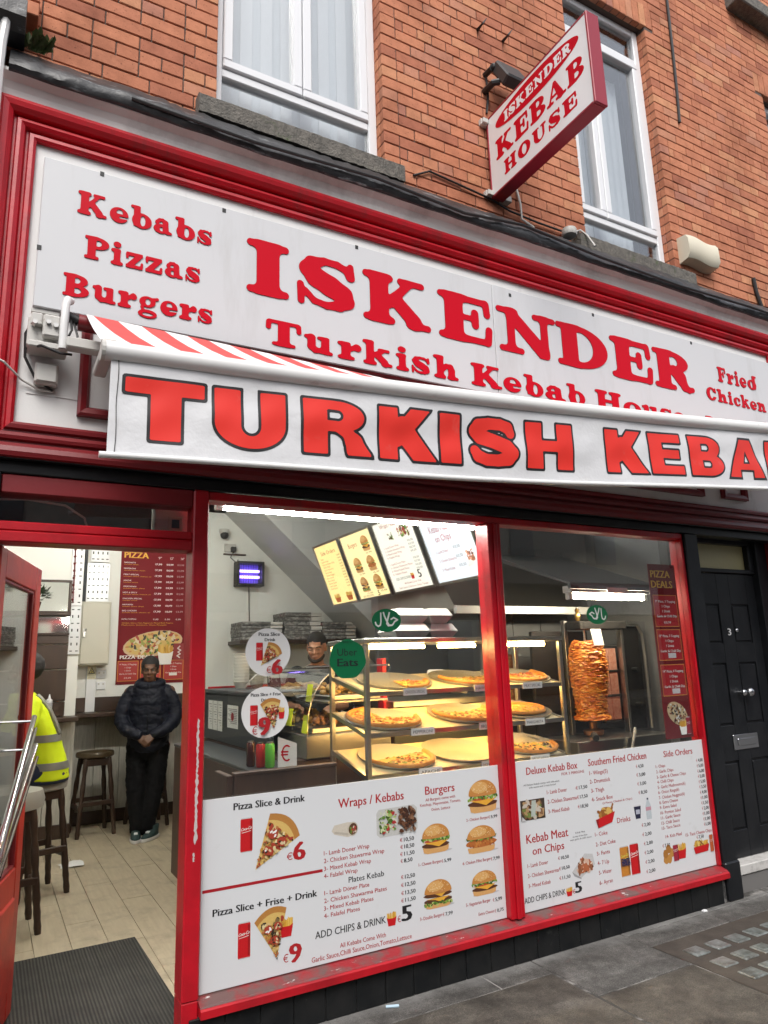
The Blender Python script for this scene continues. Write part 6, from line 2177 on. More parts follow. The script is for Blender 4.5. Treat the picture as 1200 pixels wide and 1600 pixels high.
# ---------------------------------------------------------------- lit menu boards over the counter
BT = math.atan2(0.2, 0.53)
bt_x, bb_x, b_z0, b_z1 = 2.6, 2.8, 2.03, 2.56
def board_frame(y0, y1):
    # u runs from the far end towards the window, v up the tilted face; d lifts off the face
    H_ = math.hypot(0.2, b_z1 - b_z0)
    return lambda u, v, d: (bb_x - (bb_x - bt_x) * v / H_ - d * math.cos(BT), y1 - u, b_z0 + (b_z1 - b_z0) * v / H_ - d * math.sin(BT)), y1 - y0, H_


M_LIT = [emat('lit_menu_warm', (1.0, 0.72, 0.26), 0.85, (0.16, 0.15, 0.13)), emat('lit_menu_warm2', (1.0, 0.78, 0.36), 0.85, (0.16, 0.15, 0.13)), emat('lit_menu', (1.0, 0.94, 0.8), 0.72, (0.16, 0.16, 0.16)), emat('lit_menu_cool', (0.86, 0.93, 1.0), 0.7, (0.16, 0.16, 0.16))]
M_MRED, M_MBLK = mat('menu_red_print', (0.4, 0.02, 0.02), 0.5), mat('menu_black_print', (0.03, 0.02, 0.02), 0.5)
specs = [(2.36, 2.86, 0, 'lit menu board of side orders, farthest from the window'), (1.76, 2.3, 1, 'lit menu board showing five burgers'), (1.13, 1.7, 2, 'lit menu board of wraps and kebabs'), (0.5, 1.07, 3, 'lit menu board of kebab meat on chips, nearest the window')]
for (y0, y1, k, lab) in specs:
    fr, wd2, H_ = board_frame(y0, y1)
    t = thing('menu_lightbox', lab, 'menu board', fr(wd2 / 2, 0, 0), 'lit menu boards over the counter')
    mb = MB()
    q = [fr(u, v, d) for d in (-0.003, -0.09) for (u, v) in ((-.012, -.014), (wd2 + .012, -.014), (wd2 + .012, H_ + .014), (-.012, H_ + .014))]
    mb.add(q, [(0, 1, 2, 3), (4, 5, 6, 7), (0, 1, 5, 4), (1, 2, 6, 5), (2, 3, 7, 6), (3, 0, 4, 7)])
    mb.build('case', M_STEEL, t)
    mb = MB()
    for (a, b, c_, e_) in ((-.012, -.014, wd2 + .012, .006), (-.012, H_ - .006, wd2 + .012, H_ + .014), (-.012, .006, .008, H_ - .006), (wd2 - .008, .006, wd2 + .012, H_ - .006)):
        q = [fr(u, v, d) for d in (-.002, .008) for (u, v) in ((a, b), (c_, b), (c_, e_), (a, e_))]
        mb.add(q, [(0, 1, 2, 3), (4, 5, 6, 7), (0, 1, 5, 4), (1, 2, 6, 5), (2, 3, 7, 6), (3, 0, 4, 7)])
    mb.build('frame', M_STEEL, t)
    mb = MB()
    mb.add([fr(u, v, 0.001) for (u, v) in ((0.0, 0.0), (wd2, 0.0), (wd2, H_), (0.0, H_))], [(0, 1, 2, 3)])
    mb.build('lit_face', M_LIT[k], t, fix=False)
    r_, b_ = MB(), MB()
    g_ = Print(fr, 0.002)
    if k == 0:
        put(r_, 'Side Orders', .1, .47, .4, .035, fr, .002)
        for i, nme in enumerate(["Chips", "Garlic Chips", "Garlic & Cheese Chips", "Chilli Chips", "Garlic Mushrooms", "Onion Rings", "Chicken Nuggets", "Extra Cheese", "Extra Salad", "Portion Salad", "Garlic Sauce", "Chilli Sauce"]):
            put(r_, nme, .06, .43 - i * .026, .06 + .012 * len(nme), .014, fr, .002)
            put(b_, '€4,00', .4, .43 - i * .026, .46, .014, fr, .002)
        for x in (.08, .32):
            p_fries(g_, x, .02, x + .12, .1, (0.5, 0.12, 0.02))
    elif k == 1:
        put(r_, 'Burgers', .1, .45, .26, .04, fr, .002)
        for i, (x, z, kd) in enumerate(((.33, .39, 0), (.1, .23, 0), (.34, .22, 1), (.12, .06, 2), (.36, .06, 0))):
            p_burger(g_, x, z, x + .14, z + .13, kd)
            put(b_, '€5,99', x + .03, z - .025, x + .13, .014, fr, .002)
        put(b_, 'ADD CHIPS & DRINK', .06, .012, .25, .018, fr, .002)
        put(b_, '5', .33, .01, .36, .04, fr, .002, bold=.06)
    elif k == 2:
        put(r_, 'Wraps / Kebabs', .1, .51, .4, .035, fr, .002)
        p_mess(g_, .32, .40, .5, .5, [GREEN, PATTY, (0.3, 0.12, 0.05), (0.4, 0.4, 0.12), (0.3, 0.03, 0.02)], 60)
        p_mess(g_, .18, .4, .26, .47, [(0.6, 0.55, 0.45), PATTY, GREEN], 16, .12)
        for i, nme in enumerate(["1- Lamb Doner Wrap", "2- Chicken Shawarma Wrap", "3- Mixed Kebab Wrap", "4- Falafel Wrap", "", "1- Lamb Doner Plate", "2- Chicken Shawarma Plates", "3- Mixed Kebab Plates", "4- Falafel Plates"]):
            if nme:
                put(r_, nme, .06, .35 - i * .027, .06 + .0125 * len(nme), .016, fr, .002)
                put(b_, '€10,50', .42, .36 - i * .027, .5, .016, fr, .002)
        put(b_, 'ADD CHIPS & DRINK', .08, .09, .3, .022, fr, .002)
        p_fries(g_, .31, .08, .36, .13)
        put(b_, '5', .41, .08, .45, .06, fr, .002, bold=.06)
        put(r_, 'All Kebabs Come With', .18, .05, .42, .016, fr, .002)
        put(r_, 'Garlic Sauce, Chilli Sauce, Onion, Tomato', .08, .02, .5, .016, fr, .002)
    else:
        put(b_, '5', .42, .49, .46, .06, fr, .002, bold=.06)
        put(b_, 'ADD CHIPS & DRINK', .13, .5, .36, .02, fr, .002)
        p_fries(g_, .36, .49, .41, .54)
        put(r_, 'Kebab Meat', .1, .36, .34, .05, fr, .002)
        put(r_, 'on Chips', .14, .29, .33, .045, fr, .002)
        for i, nme in enumerate(('1- Lamb Doner', '2- Chicken Shawarma', '3- Mixed Kebab')):
            put(r_, nme, .1, .21 - i * .065, .1 + .011 * len(nme), .02, fr, .002)
            put(b_, '€10,50', .31, .22 - i * .065, .39, .02, fr, .002)
        g_.poly([(.4, .07), (.5, .09), (.53, .16), (.43, .14)], (0.7, 0.7, 0.68))
        p_mess(g_, .42, .1, .52, .19, [PATTY, (0.35, 0.12, 0.06), (0.6, 0.3, 0.2)], 40, .1)
    r_.build('red_lettering', M_MRED, t, fix=False)
    b_.build('black_lettering', M_MBLK, t, fix=False)
    g_.done('food_print', t, colmat('lit_print', 0.5, 0.3))

# extractor hood with filter slats behind the boards
eh = thing('extractor_hood', 'steel extractor hood with slatted filters behind the menu boards', 'hood', (3.3, 1.6, 1.8))
MB().extrude([(1.1, 1.86), (2.4, 1.86), (2.4, 2.5), (1.6, 2.5)], 0, 2.95, 4.3).build('hood_body', M_STEEL, eh)
box('hood_lip', mat('pale_steel', (0.5, 0.5, 0.49), 0.35, 0.3), 2.93, 1.06, 1.82, 4.3, 1.1, 1.88, eh, 0.003)
for k in range(14):
    x = 2.97 + k * 0.055
    MB().box(x, 1.14, 1.845, x + .03, 1.9, 1.859, .002).build('filter_slat', M_STEEL, eh)

# ---------------------------------------------------------------- doner grill
struct(MB().box(3.42, 1.42, 0.0, 4.61, 1.47, 2.6).build('tiled_screen', M_WALLT))
for r in range(5):
    for c in range(4):
        box('wall_tile', M_WALLT, 3.425 + c * .295, 1.412, .9 + r * .3, 3.425 + c * .295 + .29, 1.4195, .9 + r * .3 + .295, bpy.data.objects['tiled_screen'], .002)
dg = thing('kebab_grill', 'upright kebab grill with steel frame and glowing burners in the right window', 'grill', (3.9, 0.85, 0.0))
box('grill_base', M_STEEL, 3.5, 0.55, 0.72, 4.42, 1.15, 0.93, dg, 0.006)
box('grill_stand', M_DGREY, 3.52, 0.57, 0.0, 4.4, 1.13, 0.719, dg, 0.004)
for (x0, y0, x1, y1, z1) in ((3.79, 0.9, 3.825, 0.935, 1.76), (4.25, 0.78, 4.278, 0.83, 1.74)):
    box('post', M_STEEL, x0, y0, 0.931, x1, y1, z1, dg, 0.003)
box('head', mat('blackened_steel', (0.03, 0.028, 0.027), 0.5, 0.5), 3.8, 0.74, 1.685, 4.28, 0.9, 1.745, dg, 0.006)
box('back_shield', MATS['blackened_steel'], 3.5, 0.94, 0.931, 4.06, 0.97, 1.68, dg, 0.003)
M_BURN = mat('hot_burner_mesh', (0.3, 0.13, 0.09), 0.8, col2=(0.4, 0.24, 0.18), scale=40)
_b = [n_ for n_ in M_BURN.node_tree.nodes if n_.type == 'BSDF_PRINCIPLED'][0]
_b.inputs['Emission Color'].default_value = (1.0, 0.16, 0.05, 1)
_b.inputs['Emission Strength'].default_value = 0.06
for i, z in enumerate((1.02, 1.2, 1.38)):
    for x in (4.062, 4.15):
        box('burner', M_BURN, x, 0.83, z, x + .083, 0.855, z + .165, dg, 0.004)
for z in (1.0, 1.19, 1.37, 1.555):
    box('burner_bar', MATS['blackened_steel'], 4.055, 0.822, z, 4.24, 0.86, z + .014, dg, 0.002)
mb = MB()
mb.tube([(4.29, 0.8, 1.72), (4.38, 0.8, 1.735), (4.46, 0.8, 1.72), (4.5, 0.8, 1.65), (4.51, 0.8, 1.5), (4.51, 0.8, 0.94)], 0.012, 8)
mb.build('side_hoop', M_STEEL, dg, smooth=True)
box('side_plate', MATS['blackened_steel'], 4.28, 0.83, 0.94, 4.5, 0.845, 1.71, dg, 0.003)
for z in (1.12, 1.38):
    MB().tube([(4.4, 0.83, z), (4.4, 0.78, z)], 0.018, 10).build('tap', M_RUBBER, dg, smooth=True)
MB().tube([(3.66, 0.56, 0.965), (3.62, 0.5, 0.95)], 0.022, 10).build('tap', M_RUBBER, dg, smooth=True)
tube('gas_hose', M_GREYPL, [(3.98, 0.56, 0.74), (3.98, 0.52, 0.88), (4.01, 0.52, 0.955), (4.06, 0.56, 0.98), (4.1, 0.6, 0.95)], 0.01, dg)
MB().lathe([(0.05, 0.931), (0.07, 0.94), (0.075, 0.97), (0.03, 0.985), (0.03, 1.03)], 3.86, 0.76, 18).build('turntable', mat('copper_brown', (0.3, 0.14, 0.06), 0.35, 0.8), dg, smooth=True)
tube('spit_rod', M_STEEL, [(3.86, 0.76, 1.0), (3.86, 0.77, 1.72)], 0.008, dg)
MB().lathe([(0.012, 1.75), (0.02, 1.77), (0.02, 1.8), (0.012, 1.81), (0.018, 1.83), (0.004, 1.845)], 3.82, 0.78, 10).build('motor_knob', mat('brass', (0.5, 0.32, 0.1), 0.3, 0.9), dg, smooth=True)


def kebab(name, label, cx, cy, z0, z1, prof, col, seed, rough=1.0):
    r2 = random.Random(seed)
    t = thing(name, label, 'kebab meat', (cx, cy, z0))
    n, k = 60, 90
    from mathutils import noise as mn
    vs, cs = [], []
    for i in range(k + 1):
        tt = i / k
        r = np.interp(tt, [p_[0] for p_ in prof], [p_[1] for p_ in prof])
        for j in range(n):
            a = 2 * math.pi * j / n
            q = Vector((math.cos(a) * 2.4, math.sin(a) * 2.4, tt * 13 + seed))
            w = mn.noise(q) * 0.9 + mn.noise(q * 2.1) * 0.7
            q2 = Vector((math.cos(a) * 5, math.sin(a) * 5, tt * 30 + seed))
            w2 = mn.noise(q2)
            rr = max(0.0, r + 0.011 * w * rough + 0.006 * w2 * rough)
            vs.append((cx + rr * math.cos(a), cy + rr * math.sin(a), z0 + (z1 - z0) * tt + 0.006 * rough * mn.noise(q * 1.3 + Vector((5, 5, 5)))))
            cs.append(0.5 + w * 0.42 + w2 * 0.35)
    mb = MB()
    base = np.array(col[0]), np.array(col[1]), np.array(col[2])
    for i in range(k):
        for j in range(n):
            q = (i * n + j, i * n + (j + 1) % n, (i + 1) * n + (j + 1) % n, (i + 1) * n + j)
            m_ = min(1, max(0, sum(cs[x] for x in q) / 4 + r2.uniform(-.1, .1)))
            c = base[0] + (base[1] - base[0]) * m_ * 2 if m_ < .5 else base[1] + (base[2] - base[1]) * (m_ - .5) * 2
            mb.f.append(list(q)); mb.m.append(0); mb.c.append(tuple(c))
    mb.v = vs
    mb.f += [list(range(n))[::-1], [k * n + j for j in range(n)]]
    mb.m += [0, 0]
    mb.c += [tuple(base[1]), tuple(base[1])]
    o = mb.build('meat', colmat('roast_meat', 0.32), t, smooth=False, fix=False)
    if rough < 0.5:
        return t
    fl_ = MB()                       # shaved flakes standing off the cone
    for q in range(1050):
        tt = r2.random()
        r = float(np.interp(tt, [p_[0] for p_ in prof], [p_[1] for p_ in prof])) + r2.uniform(0.0, 0.007)
        a0, da, h = r2.uniform(0, 6.283), r2.uniform(0.2, 0.55), r2.uniform(0.007, 0.014)
        zz, lift, sl = z0 + (z1 - z0) * tt, r2.uniform(0.002, 0.009), r2.uniform(-.012, .012)
        m_ = min(1, max(0, r2.gauss(0.62, 0.26)))
        fl_.cur = tuple(base[0] + (base[1] - base[0]) * m_ * 2 if m_ < .5 else base[1] + (base[2] - base[1]) * (m_ - .5) * 2)
        vs = []
        for k_ in range(5):
            a = a0 + da * (k_ / 4 - .5)
            e_ = math.sin(math.pi * k_ / 4)
            z_k = zz + sl * (k_ / 4 - .5) + r2.uniform(-.002, .002)
            for (rr, dz) in ((r + .002, h * e_), (r + .004 + lift * e_, 0.0), (r - .004, -h * .9 * e_)):
                vs.append((cx + rr * math.cos(a), cy + rr * math.sin(a), z_k + dz))
        fl_.add(vs, [(k_ * 3 + u_, k_ * 3 + u_ + 1, k_ * 3 + u_ + 4, k_ * 3 + u_ + 3) for k_ in range(4) for u_ in range(2)])
    o = fl_.build('meat_flakes', colmat('roast_meat', 0.32), t, smooth=False, fix=False)
    o['kind'] = 'stuff'
    return t


kebab('kebab_spit', 'big golden chicken kebab turning on the spit in the right window', 3.86, 0.76, 1.045, 1.6,
      [(0, .125), (.03, .12), (.07, .1), (.2, .103), (.45, .122), (.7, .13), (.88, .12), (.96, .104), (1, .085)], ((0.3, 0.03, 0.005), (0.8, 0.22, 0.02), (0.92, 0.46, 0.08)), 4)
kebab('kebab_spit', 'smooth brown lamb kebab on a spit behind the pizza cabinet', 3.46, 1.2, 1.05, 1.53,
      [(0, .05), (.1, .075), (.5, .085), (.9, .085), (.97, .06), (1, .02)], ((0.09, 0.035, 0.015), (0.17, 0.07, 0.03), (0.24, 0.11, 0.05)), 8, 0.3)
tag(tube('spit_stand', M_STEEL, [(3.46, 1.2, 0.7), (3.46, 1.2, 1.62)], 0.008), 'thin steel rod through the brown lamb kebab', 'spit')
tag(MB().box(-.05, -.002, 0, .05, .002, .12, 0, Matrix.Translation((3.865, 0.635, 1.565)) @ Matrix.Rotation(-.2, 4, 'X')).build('card', M_PAPER), 'white paper card stuck on the top of the golden kebab', 'card')
hd2 = thing('wall_canopy', 'white sheet metal canopy over the kebab grill', 'canopy', (4.2, 1.2, 1.95))
MB().extrude([(0.5, 1.985), (0.5, 2.0), (1.4, 2.33), (1.4, 2.3)], 0, 3.48, 4.36).build('canopy_sheet', M_WALLT, hd2)
box('canopy_lip', M_WALLT, 3.48, 0.47, 1.95, 4.36, 0.5, 1.995, hd2, 0.003)
box('canopy_label', M_PAPER, 3.82, 0.464, 1.925, 4.02, 0.469, 1.965, hd2, 0)

# board added to darken the glass over the door; white box beside it
box('transom_dark_backing', M_RUBBER, -0.27, 0.16, 2.07, 0.62, 0.2, 2.37, shop, 0.003)
eb = thing('alarm_box', 'white square box with small grey screen behind the glass over the door', 'box', (0.72, 0.2, 2.08))
box('panel_body', M_GREYPL, 0.63, 0.14, 2.06, 0.82, 0.22, 2.24, eb, 0.005)
box('screen_frame', M_BEIGE, 0.69, 0.132, 2.115, 0.755, 0.1395, 2.185, eb, 0.003)
box('screen', M_DGREY, 0.705, 0.128, 2.13, 0.74, 0.1315, 2.17, eb, 0.001)
tag(tube('cable', M_GREYPL, [(-0.1, 0.13, 2.2), (0.1, 0.13, 2.215), (0.25, 0.13, 2.2), (0.33, 0.135, 2.15), (0.345, 0.14, 2.1)], 0.005), 'thin pale cable curving behind the glass over the door', 'cable')

# ================================================================== people
def welded(mb, voxel, smooth=3):
    """one continuous surface from overlapping volumes"""
    me = mb.mesh('tmp', [], fix=True)
    o = bpy.data.objects.new('tmp', me)
    COL.objects.link(o)
    r = o.modifiers.new('r', 'REMESH')
    r.mode = 'VOXEL'
    r.voxel_size = voxel
    s = o.modifiers.new('s', 'SMOOTH')
    s.factor = 0.5
    s.iterations = smooth
    dg = bpy.context.evaluated_depsgraph_get()
    out = bpy.data.meshes.new_from_object(o.evaluated_get(dg))
    bpy.data.objects.remove(o)
    bpy.data.meshes.remove(me)
    return out


def crumple(me, amp, sc, seed=0.0):
    from mathutils import noise as mn
    n = len(me.vertices)
    co, no = np.empty(n * 3, np.float32), np.empty(n * 3, np.float32)
    me.vertices.foreach_get('co', co)
    me.vertices.foreach_get('normal', no)
    co, no = co.reshape(-1, 3), no.reshape(-1, 3)
    w = np.empty(n, np.float32)
    for i in range(n):
        p = Vector(co[i].tolist()) * sc + Vector((seed, seed, seed))
        w[i] = mn.noise(p) + 0.6 * mn.noise(p * 2.3) + 0.5 - abs(mn.noise(Vector((p.x, p.y, p.z * 2.2)) * 1.4))
    co += no * (w * amp)[:, None]
    me.vertices.foreach_set('co', co.ravel())
    me.update()
    return me


class Fig:
    """a figure built facing -y about its own feet, then turned and set down"""
    def __init__(s, name, label, loc, yaw):
        s.t = thing(name, label, 'person', loc)
        s.t.rotation_euler = (0, 0, yaw)

    def put(s, name, me, m, label=None):
        me.name = name
        me.materials.clear()
        me.materials.append(m)
        me.polygons.foreach_set('use_smooth', [True] * len(me.polygons))
        o = bpy.data.objects.new(name, me)
        COL.objects.link(o)
        o.parent = s.t
        WL[o.name] = WL[s.t.name]
        if label:
            o['label'] = label
        return o


def loft(mb, rings, n=20):
    k = len(rings)
    vs = [(c[0] + c[3] * math.cos(2 * math.pi * j / n), c[1] + c[4] * math.sin(2 * math.pi * j / n), c[2] + (c[5] * math.sin(2 * math.pi * j / n) if len(c) > 5 else 0)) for c in rings for j in range(n)]
    fs = [(i * n + j, i * n + (j + 1) % n, (i + 1) * n + (j + 1) % n, (i + 1) * n + j) for i in range(k - 1) for j in range(n)]
    mb.add(vs, fs + [tuple(range(n))[::-1], tuple((k - 1) * n + j for j in range(n))])


def limb(mb, pts, n=12, sub=5):
    """tube through (x, y, z, r) points, smoothly interpolated"""
    P, Rr = [], []
    for i in range(len(pts) - 1):
        p0, p1, p2, p3 = pts[max(0, i - 1)], pts[i], pts[i + 1], pts[min(len(pts) - 1, i + 2)]
        for k in range(sub):
            t = k / sub
            v = [0.5 * ((2 * p1[q]) + (-p0[q] + p2[q]) * t + (2 * p0[q] - 5 * p1[q] + 4 * p2[q] - p3[q]) * t * t + (-p0[q] + 3 * p1[q] - 3 * p2[q] + p3[q]) * t ** 3) for q in range(4)]
            P.append(v[:3]); Rr.append(v[3])
    P.append(pts[-1][:3]); Rr.append(pts[-1][3])
    mb.tube(P, Rr, n)
    mb.ball(P[-1], Rr[-1], n, 6)
    mb.ball(P[0], Rr[0], n, 6)


def head(mb, c, k=1.0, pitch=0.0, yaw=0.0):
    M = Matrix.Translation(c) @ Matrix.Rotation(yaw, 4, 'Z') @ Matrix.Rotation(pitch, 4, 'X')
    q = MB()
    q.ball((0, 0.008, 0.035), 0.1, 18, 12, (0.77, 0.96, 0.86))
    q.ball((0, -0.012, -0.03), 0.085, 16, 10, (0.76, 0.9, 1.0))
    q.ball((0, -0.045, -0.082), 0.042, 12, 8, (1.05, 0.9, 0.75))
    q.ball((0, -0.088, 0.022), 0.03, 10, 6, (1.5, .5, .4))
    for s in (-1, 1):
        q.ball((s * 0.077, 0.012, -0.005), 0.026, 10, 6, (0.4, 0.8, 1.2))
        q.ball((s * 0.036, -0.072, -0.022), 0.025, 10, 6, (1, .6, .8))
        q.ball((s * 0.011, -0.1, -0.025), 0.011, 8, 5)
    q.tube([(0, -0.088, 0.015), (0, -0.1, -0.005), (0, -0.11, -0.024)], [0.008, 0.01, 0.013], 8)
    q.ball((0, -0.11, -0.026), 0.0125, 8, 6)
    q.ball((0, -0.088, -0.053), 0.02, 10, 6, (1.1, .55, .35))
    q.ball((0, -0.086, -0.063), 0.019, 10, 6, (1.0, .6, .4))
    o = len(mb.v)
    mb.add([tuple(M @ (Vector(v) * k)) for v in q.v], q.f)
    return M


def face(fig, M, k, eye=(0.6, 0.58, 0.55), brow=(0.012, 0.01, 0.009), lip=(0.12, 0.04, 0.035), down=False):
    e = MB()
    for s in (-1, 1):
        if down:
            e.cur = brow
            e.ball(tuple(M @ (Vector((s * 0.034, -0.0885, 0.0)) * k)), 0.011 * k, 8, 5, (1.2, .5, .3))
        else:
            e.cur = eye
            e.ball(tuple(M @ (Vector((s * 0.033, -0.0855, 0.003)) * k)), 0.0115 * k, 10, 6, (1.2, .6, .55))
            e.cur = (0.01, 0.008, 0.007)
            e.ball(tuple(M @ (Vector((s * 0.033, -0.0905, 0.003)) * k)), 0.0065 * k, 8, 6, (1, .7, 1))
    m = colmat('face_paint', 0.4)
    fig.put('eyes', e.mesh('eyes', m, 'all'), m)
    b = MB()
    b.cur = brow
    for s in (-1, 1):
        b.tube([tuple(M @ (Vector(p) * k)) for p in ((s * 0.014, -0.097, 0.02), (s * 0.034, -0.0965, 0.027), (s * 0.055, -0.084, 0.021))], 0.0045 * k, 6)
    fig.put('eyebrows', b.mesh('eyebrows', m, 'all'), m)
    l = MB()
    l.cur = lip
    l.tube([tuple(M @ (Vector(p) * k)) for p in ((-0.022, -0.096, -0.058), (-0.008, -0.106, -0.056), (0.008, -0.106, -0.056), (0.022, -0.096, -0.058))], 0.0042 * k, 6)
    fig.put('mouth', l.mesh('mouth', m, 'all'), m)


def hair(fig, M, k, m, thick=1.06, low=0.0, rough=0.0):
    q = MB()
    q.ball((0, 0.018, 0.045), 0.1, 26, 18, (0.80 * thick, 0.97 * thick, 0.88 * thick))
    rr = random.Random(2)
    keep_v = []
    for v in q.v:
        f = 1 + rr.uniform(-rough, rough)
        keep_v.append((v[0] * f, v[1] * f, 0.045 + (v[2] - 0.045) * f))
    fs = []
    for f in q.f:
        c = [sum(keep_v[i][a] for i in f) / len(f) for a in range(3)]
        if c[2] > (0.056 - 0.4 * abs(c[0]) * (abs(c[0]) > 0.05) if c[1] < -0.045 else (low + 0.01 if c[1] < 0.02 else low - 0.06)):
            fs.append(f)
    o = MB().add([tuple(M @ (Vector(v) * k)) for v in keep_v], fs)
    fig.put('hair', o.mesh('hair', m, 'all'), m)


def hand(mb, wrist, palm_dir, up, side, k=1.0, curl=0.5):
    """palm with four unequal bent fingers and a thumb leaving its side; side = +1 / -1"""
    d, u = Vector(palm_dir).normalized(), Vector(up).normalized()
    s = d.cross(u).normalized() * side
    u = s.cross(d).normalized() * side
    w = Vector(wrist)
    for q in (-0.024, -0.008, 0.008, 0.024):
        mb.tube([w + s * q * 0.6, w + d * 0.045 * k + s * q, w + d * 0.085 * k + s * q], [0.015 * k, 0.015 * k, 0.011 * k], 8)
    for q, L in ((-0.026, 0.06), (-0.009, 0.075), (0.009, 0.07), (0.026, 0.052)):
        p = w + d * 0.085 * k + s * q
        pts = [p]
        a = 0.2
        for j in range(3):
            a += curl
            p = p + (d * math.cos(a) - u * math.sin(a)) * L * k * (0.42, 0.33, 0.25)[j]
            pts.append(p)
        mb.tube(pts, [0.0095 * k, 0.009 * k, 0.008 * k, 0.0065 * k], 8)
    t0 = w + d * 0.03 * k - s * 0.026
    mb.tube([t0, t0 + d * 0.035 * k - s * 0.022 - u * 0.01, t0 + d * 0.065 * k - s * 0.022 - u * 0.025], [0.012 * k, 0.0105 * k, 0.008 * k], 8)


def shoe(fig, c, yaw, m_up, m_sole, L=0.28):
    M = Matrix.Translation(c) @ Matrix.Rotation(yaw, 4, 'Z')
    up = MB()
    loft(up, [(0, 0.0, 0.022, 0.046, L / 2 - .01), (0, 0.0, 0.04, 0.045, L / 2 - .014), (0, 0.035, 0.065, 0.04, L / 2 - 0.05), (0, 0.065, 0.09, 0.036, 0.06), (0, 0.07, 0.115, 0.037, 0.05)], 18)
    so_ = MB()
    loft(so_, [(0, 0, 0.001, 0.045, L / 2 - .006), (0, 0, 0.012, 0.052, L / 2), (0, 0, 0.03, 0.05, L / 2 - .004)], 20)
    tn = MB()
    tn.box(-0.016, -0.055, 0.062, 0.016, 0.02, 0.078, 0.004)
    for q, nm, m in ((up, 'shoe_upper', m_up), (so_, 'shoe_sole', m_sole), (tn, 'shoe_tongue', m_sole)):
        q.v = [tuple(M @ Vector(v)) for v in q.v]
        fig.put(nm, q.mesh(nm, m, True), m)


M_SHIRT = mat('charcoal_work_shirt', (0.022, 0.024, 0.028), 0.85)
M_SKIN1 = mat('dark_brown_skin', (0.12, 0.056, 0.031), 0.5)
M_SKIN2 = mat('light_skin', (0.42, 0.22, 0.14), 0.5)
M_HAIRB = mat('black_hair', (0.006, 0.005, 0.005), 0.7, bump=0.8, bscale=130, bdist=0.01)
M_NAVY = mat('navy_puffer_nylon', (0.0045, 0.006, 0.013), 0.6, spec=0.25, bump=0.25, bscale=26, bdist=0.02)
M_BLKC = mat('black_cotton', (0.0035, 0.0035, 0.004), 0.9, spec=0.15)
M_GRNS = mat('dark_green_mesh', (0.012, 0.035, 0.035), 0.7)

# --- the person leaning by the poster, hands clasped, ankles crossed
A = Fig('person', 'person in dark navy padded jacket standing with clasped hands before the pizza poster', (1.40, 4.12, 0.0), -0.28)
b = MB()
loft(b, [(0, 0.1, 0.8, 0.15, 0.11), (0, 0.11, 1.0, 0.14, 0.1), (0, 0.1, 1.2, 0.17, 0.11), (0, 0.08, 1.32, 0.16, 0.085), (0, 0.06, 1.37, 0.07, 0.06)])
limb(b, [(0, 0.06, 1.33, 0.06), (0, 0.04, 1.45, 0.055)])
for s in (-1, 1):
    limb(b, [(s * 0.085, 0.1, 0.84, 0.078), (s * 0.08, -0.05, 0.46, 0.054), (s * 0.03, -0.2, 0.09, 0.04)])
    limb(b, [(s * 0.19, 0.08, 1.29, 0.05), (s * 0.24, 0.05, 1.04, 0.042), (s * 0.055, -0.14, 0.885, 0.028)])
MA = head(b, (0, 0.02, 1.492), 1.0, 0.06, 0.05)
hand(b, (-0.06, -0.145, 0.885), (0.75, -0.35, -0.62), (0, -1, 0.3), 1, 0.95, 0.45)
hand(b, (0.06, -0.15, 0.89), (-0.7, -0.42, -0.62), (0, -1, 0.3), -1, 0.95, 0.5)
A.put('body', welded(b, 0.0065), M_SKIN1)
face(A, MA, 1.0, (0.15, 0.13, 0.11))
hair(A, MA, 1.0, M_HAIRB, 1.07, -0.005, 0.03)
j = MB()
rg = []
for i in range(29):
    z = 0.73 + 0.6 * i / 28
    puff = 0.004 * abs(math.sin(i * math.pi / 4))
    rg.append((0, 0.1 - 0.02 * (i / 28), z, (0.19 if z < 1.2 else 0.19 - (z - 1.2) * 0.2) + puff, 0.15 + puff - (max(0, z - 1.2)) * 0.2))
rg += [(0, 0.07, 1.36, 0.12, 0.1)]
loft(j, rg, 28)
for s in (-1, 1):
    limb(j, [(s * 0.16, 0.08, 1.275, 0.075), (s * 0.22, 0.07, 1.17, 0.07), (s * 0.245, 0.04, 1.04, 0.066), (s * 0.18, -0.07, 0.95, 0.06), (s * 0.075, -0.135, 0.9, 0.046)], 16)
for i in range(24):
    a = 2 * math.pi * i / 24
    j.ball((0.105 * math.cos(a), 0.065 + 0.085 * math.sin(a), 1.365 + 0.022 * math.sin(a)), 0.042, 8, 6)
jk = A.put('jacket', crumple(welded(j, 0.0075, 2), 0.0075, 11), M_NAVY)
z_ = MB()
z_.tube([(0.002, -0.055 - 0.006, 0.78), (0, -0.062, 1.0), (0, -0.06, 1.15), (0, -0.045, 1.3)], 0.0045, 6)
A.put('zip', z_.mesh('zip', M_BLKC, True), M_BLKC)
tr_ = MB()
loft(tr_, [(0, 0.1, 0.66, 0.185, 0.145), (0, 0.1, 0.8, 0.19, 0.15), (0, 0.1, 0.92, 0.18, 0.14)], 20)
for s in (-1, 1):
    limb(tr_, [(s * 0.09, 0.1, 0.78, 0.112), (s * 0.085, -0.05, 0.45, 0.086), (s * 0.045, -0.17, 0.15, 0.07), (s * 0.04, -0.19, 0.09, 0.068)], 16)
A.put('trousers', crumple(welded(tr_, 0.009, 2), 0.006, 13, 3), M_BLKC)
shoe(A, (-0.045, -0.26, 0.0), 0.12, M_GRNS, M_PVC)
shoe(A, (0.075, -0.235, 0.0), -0.45, M_GRNS, M_PVC)

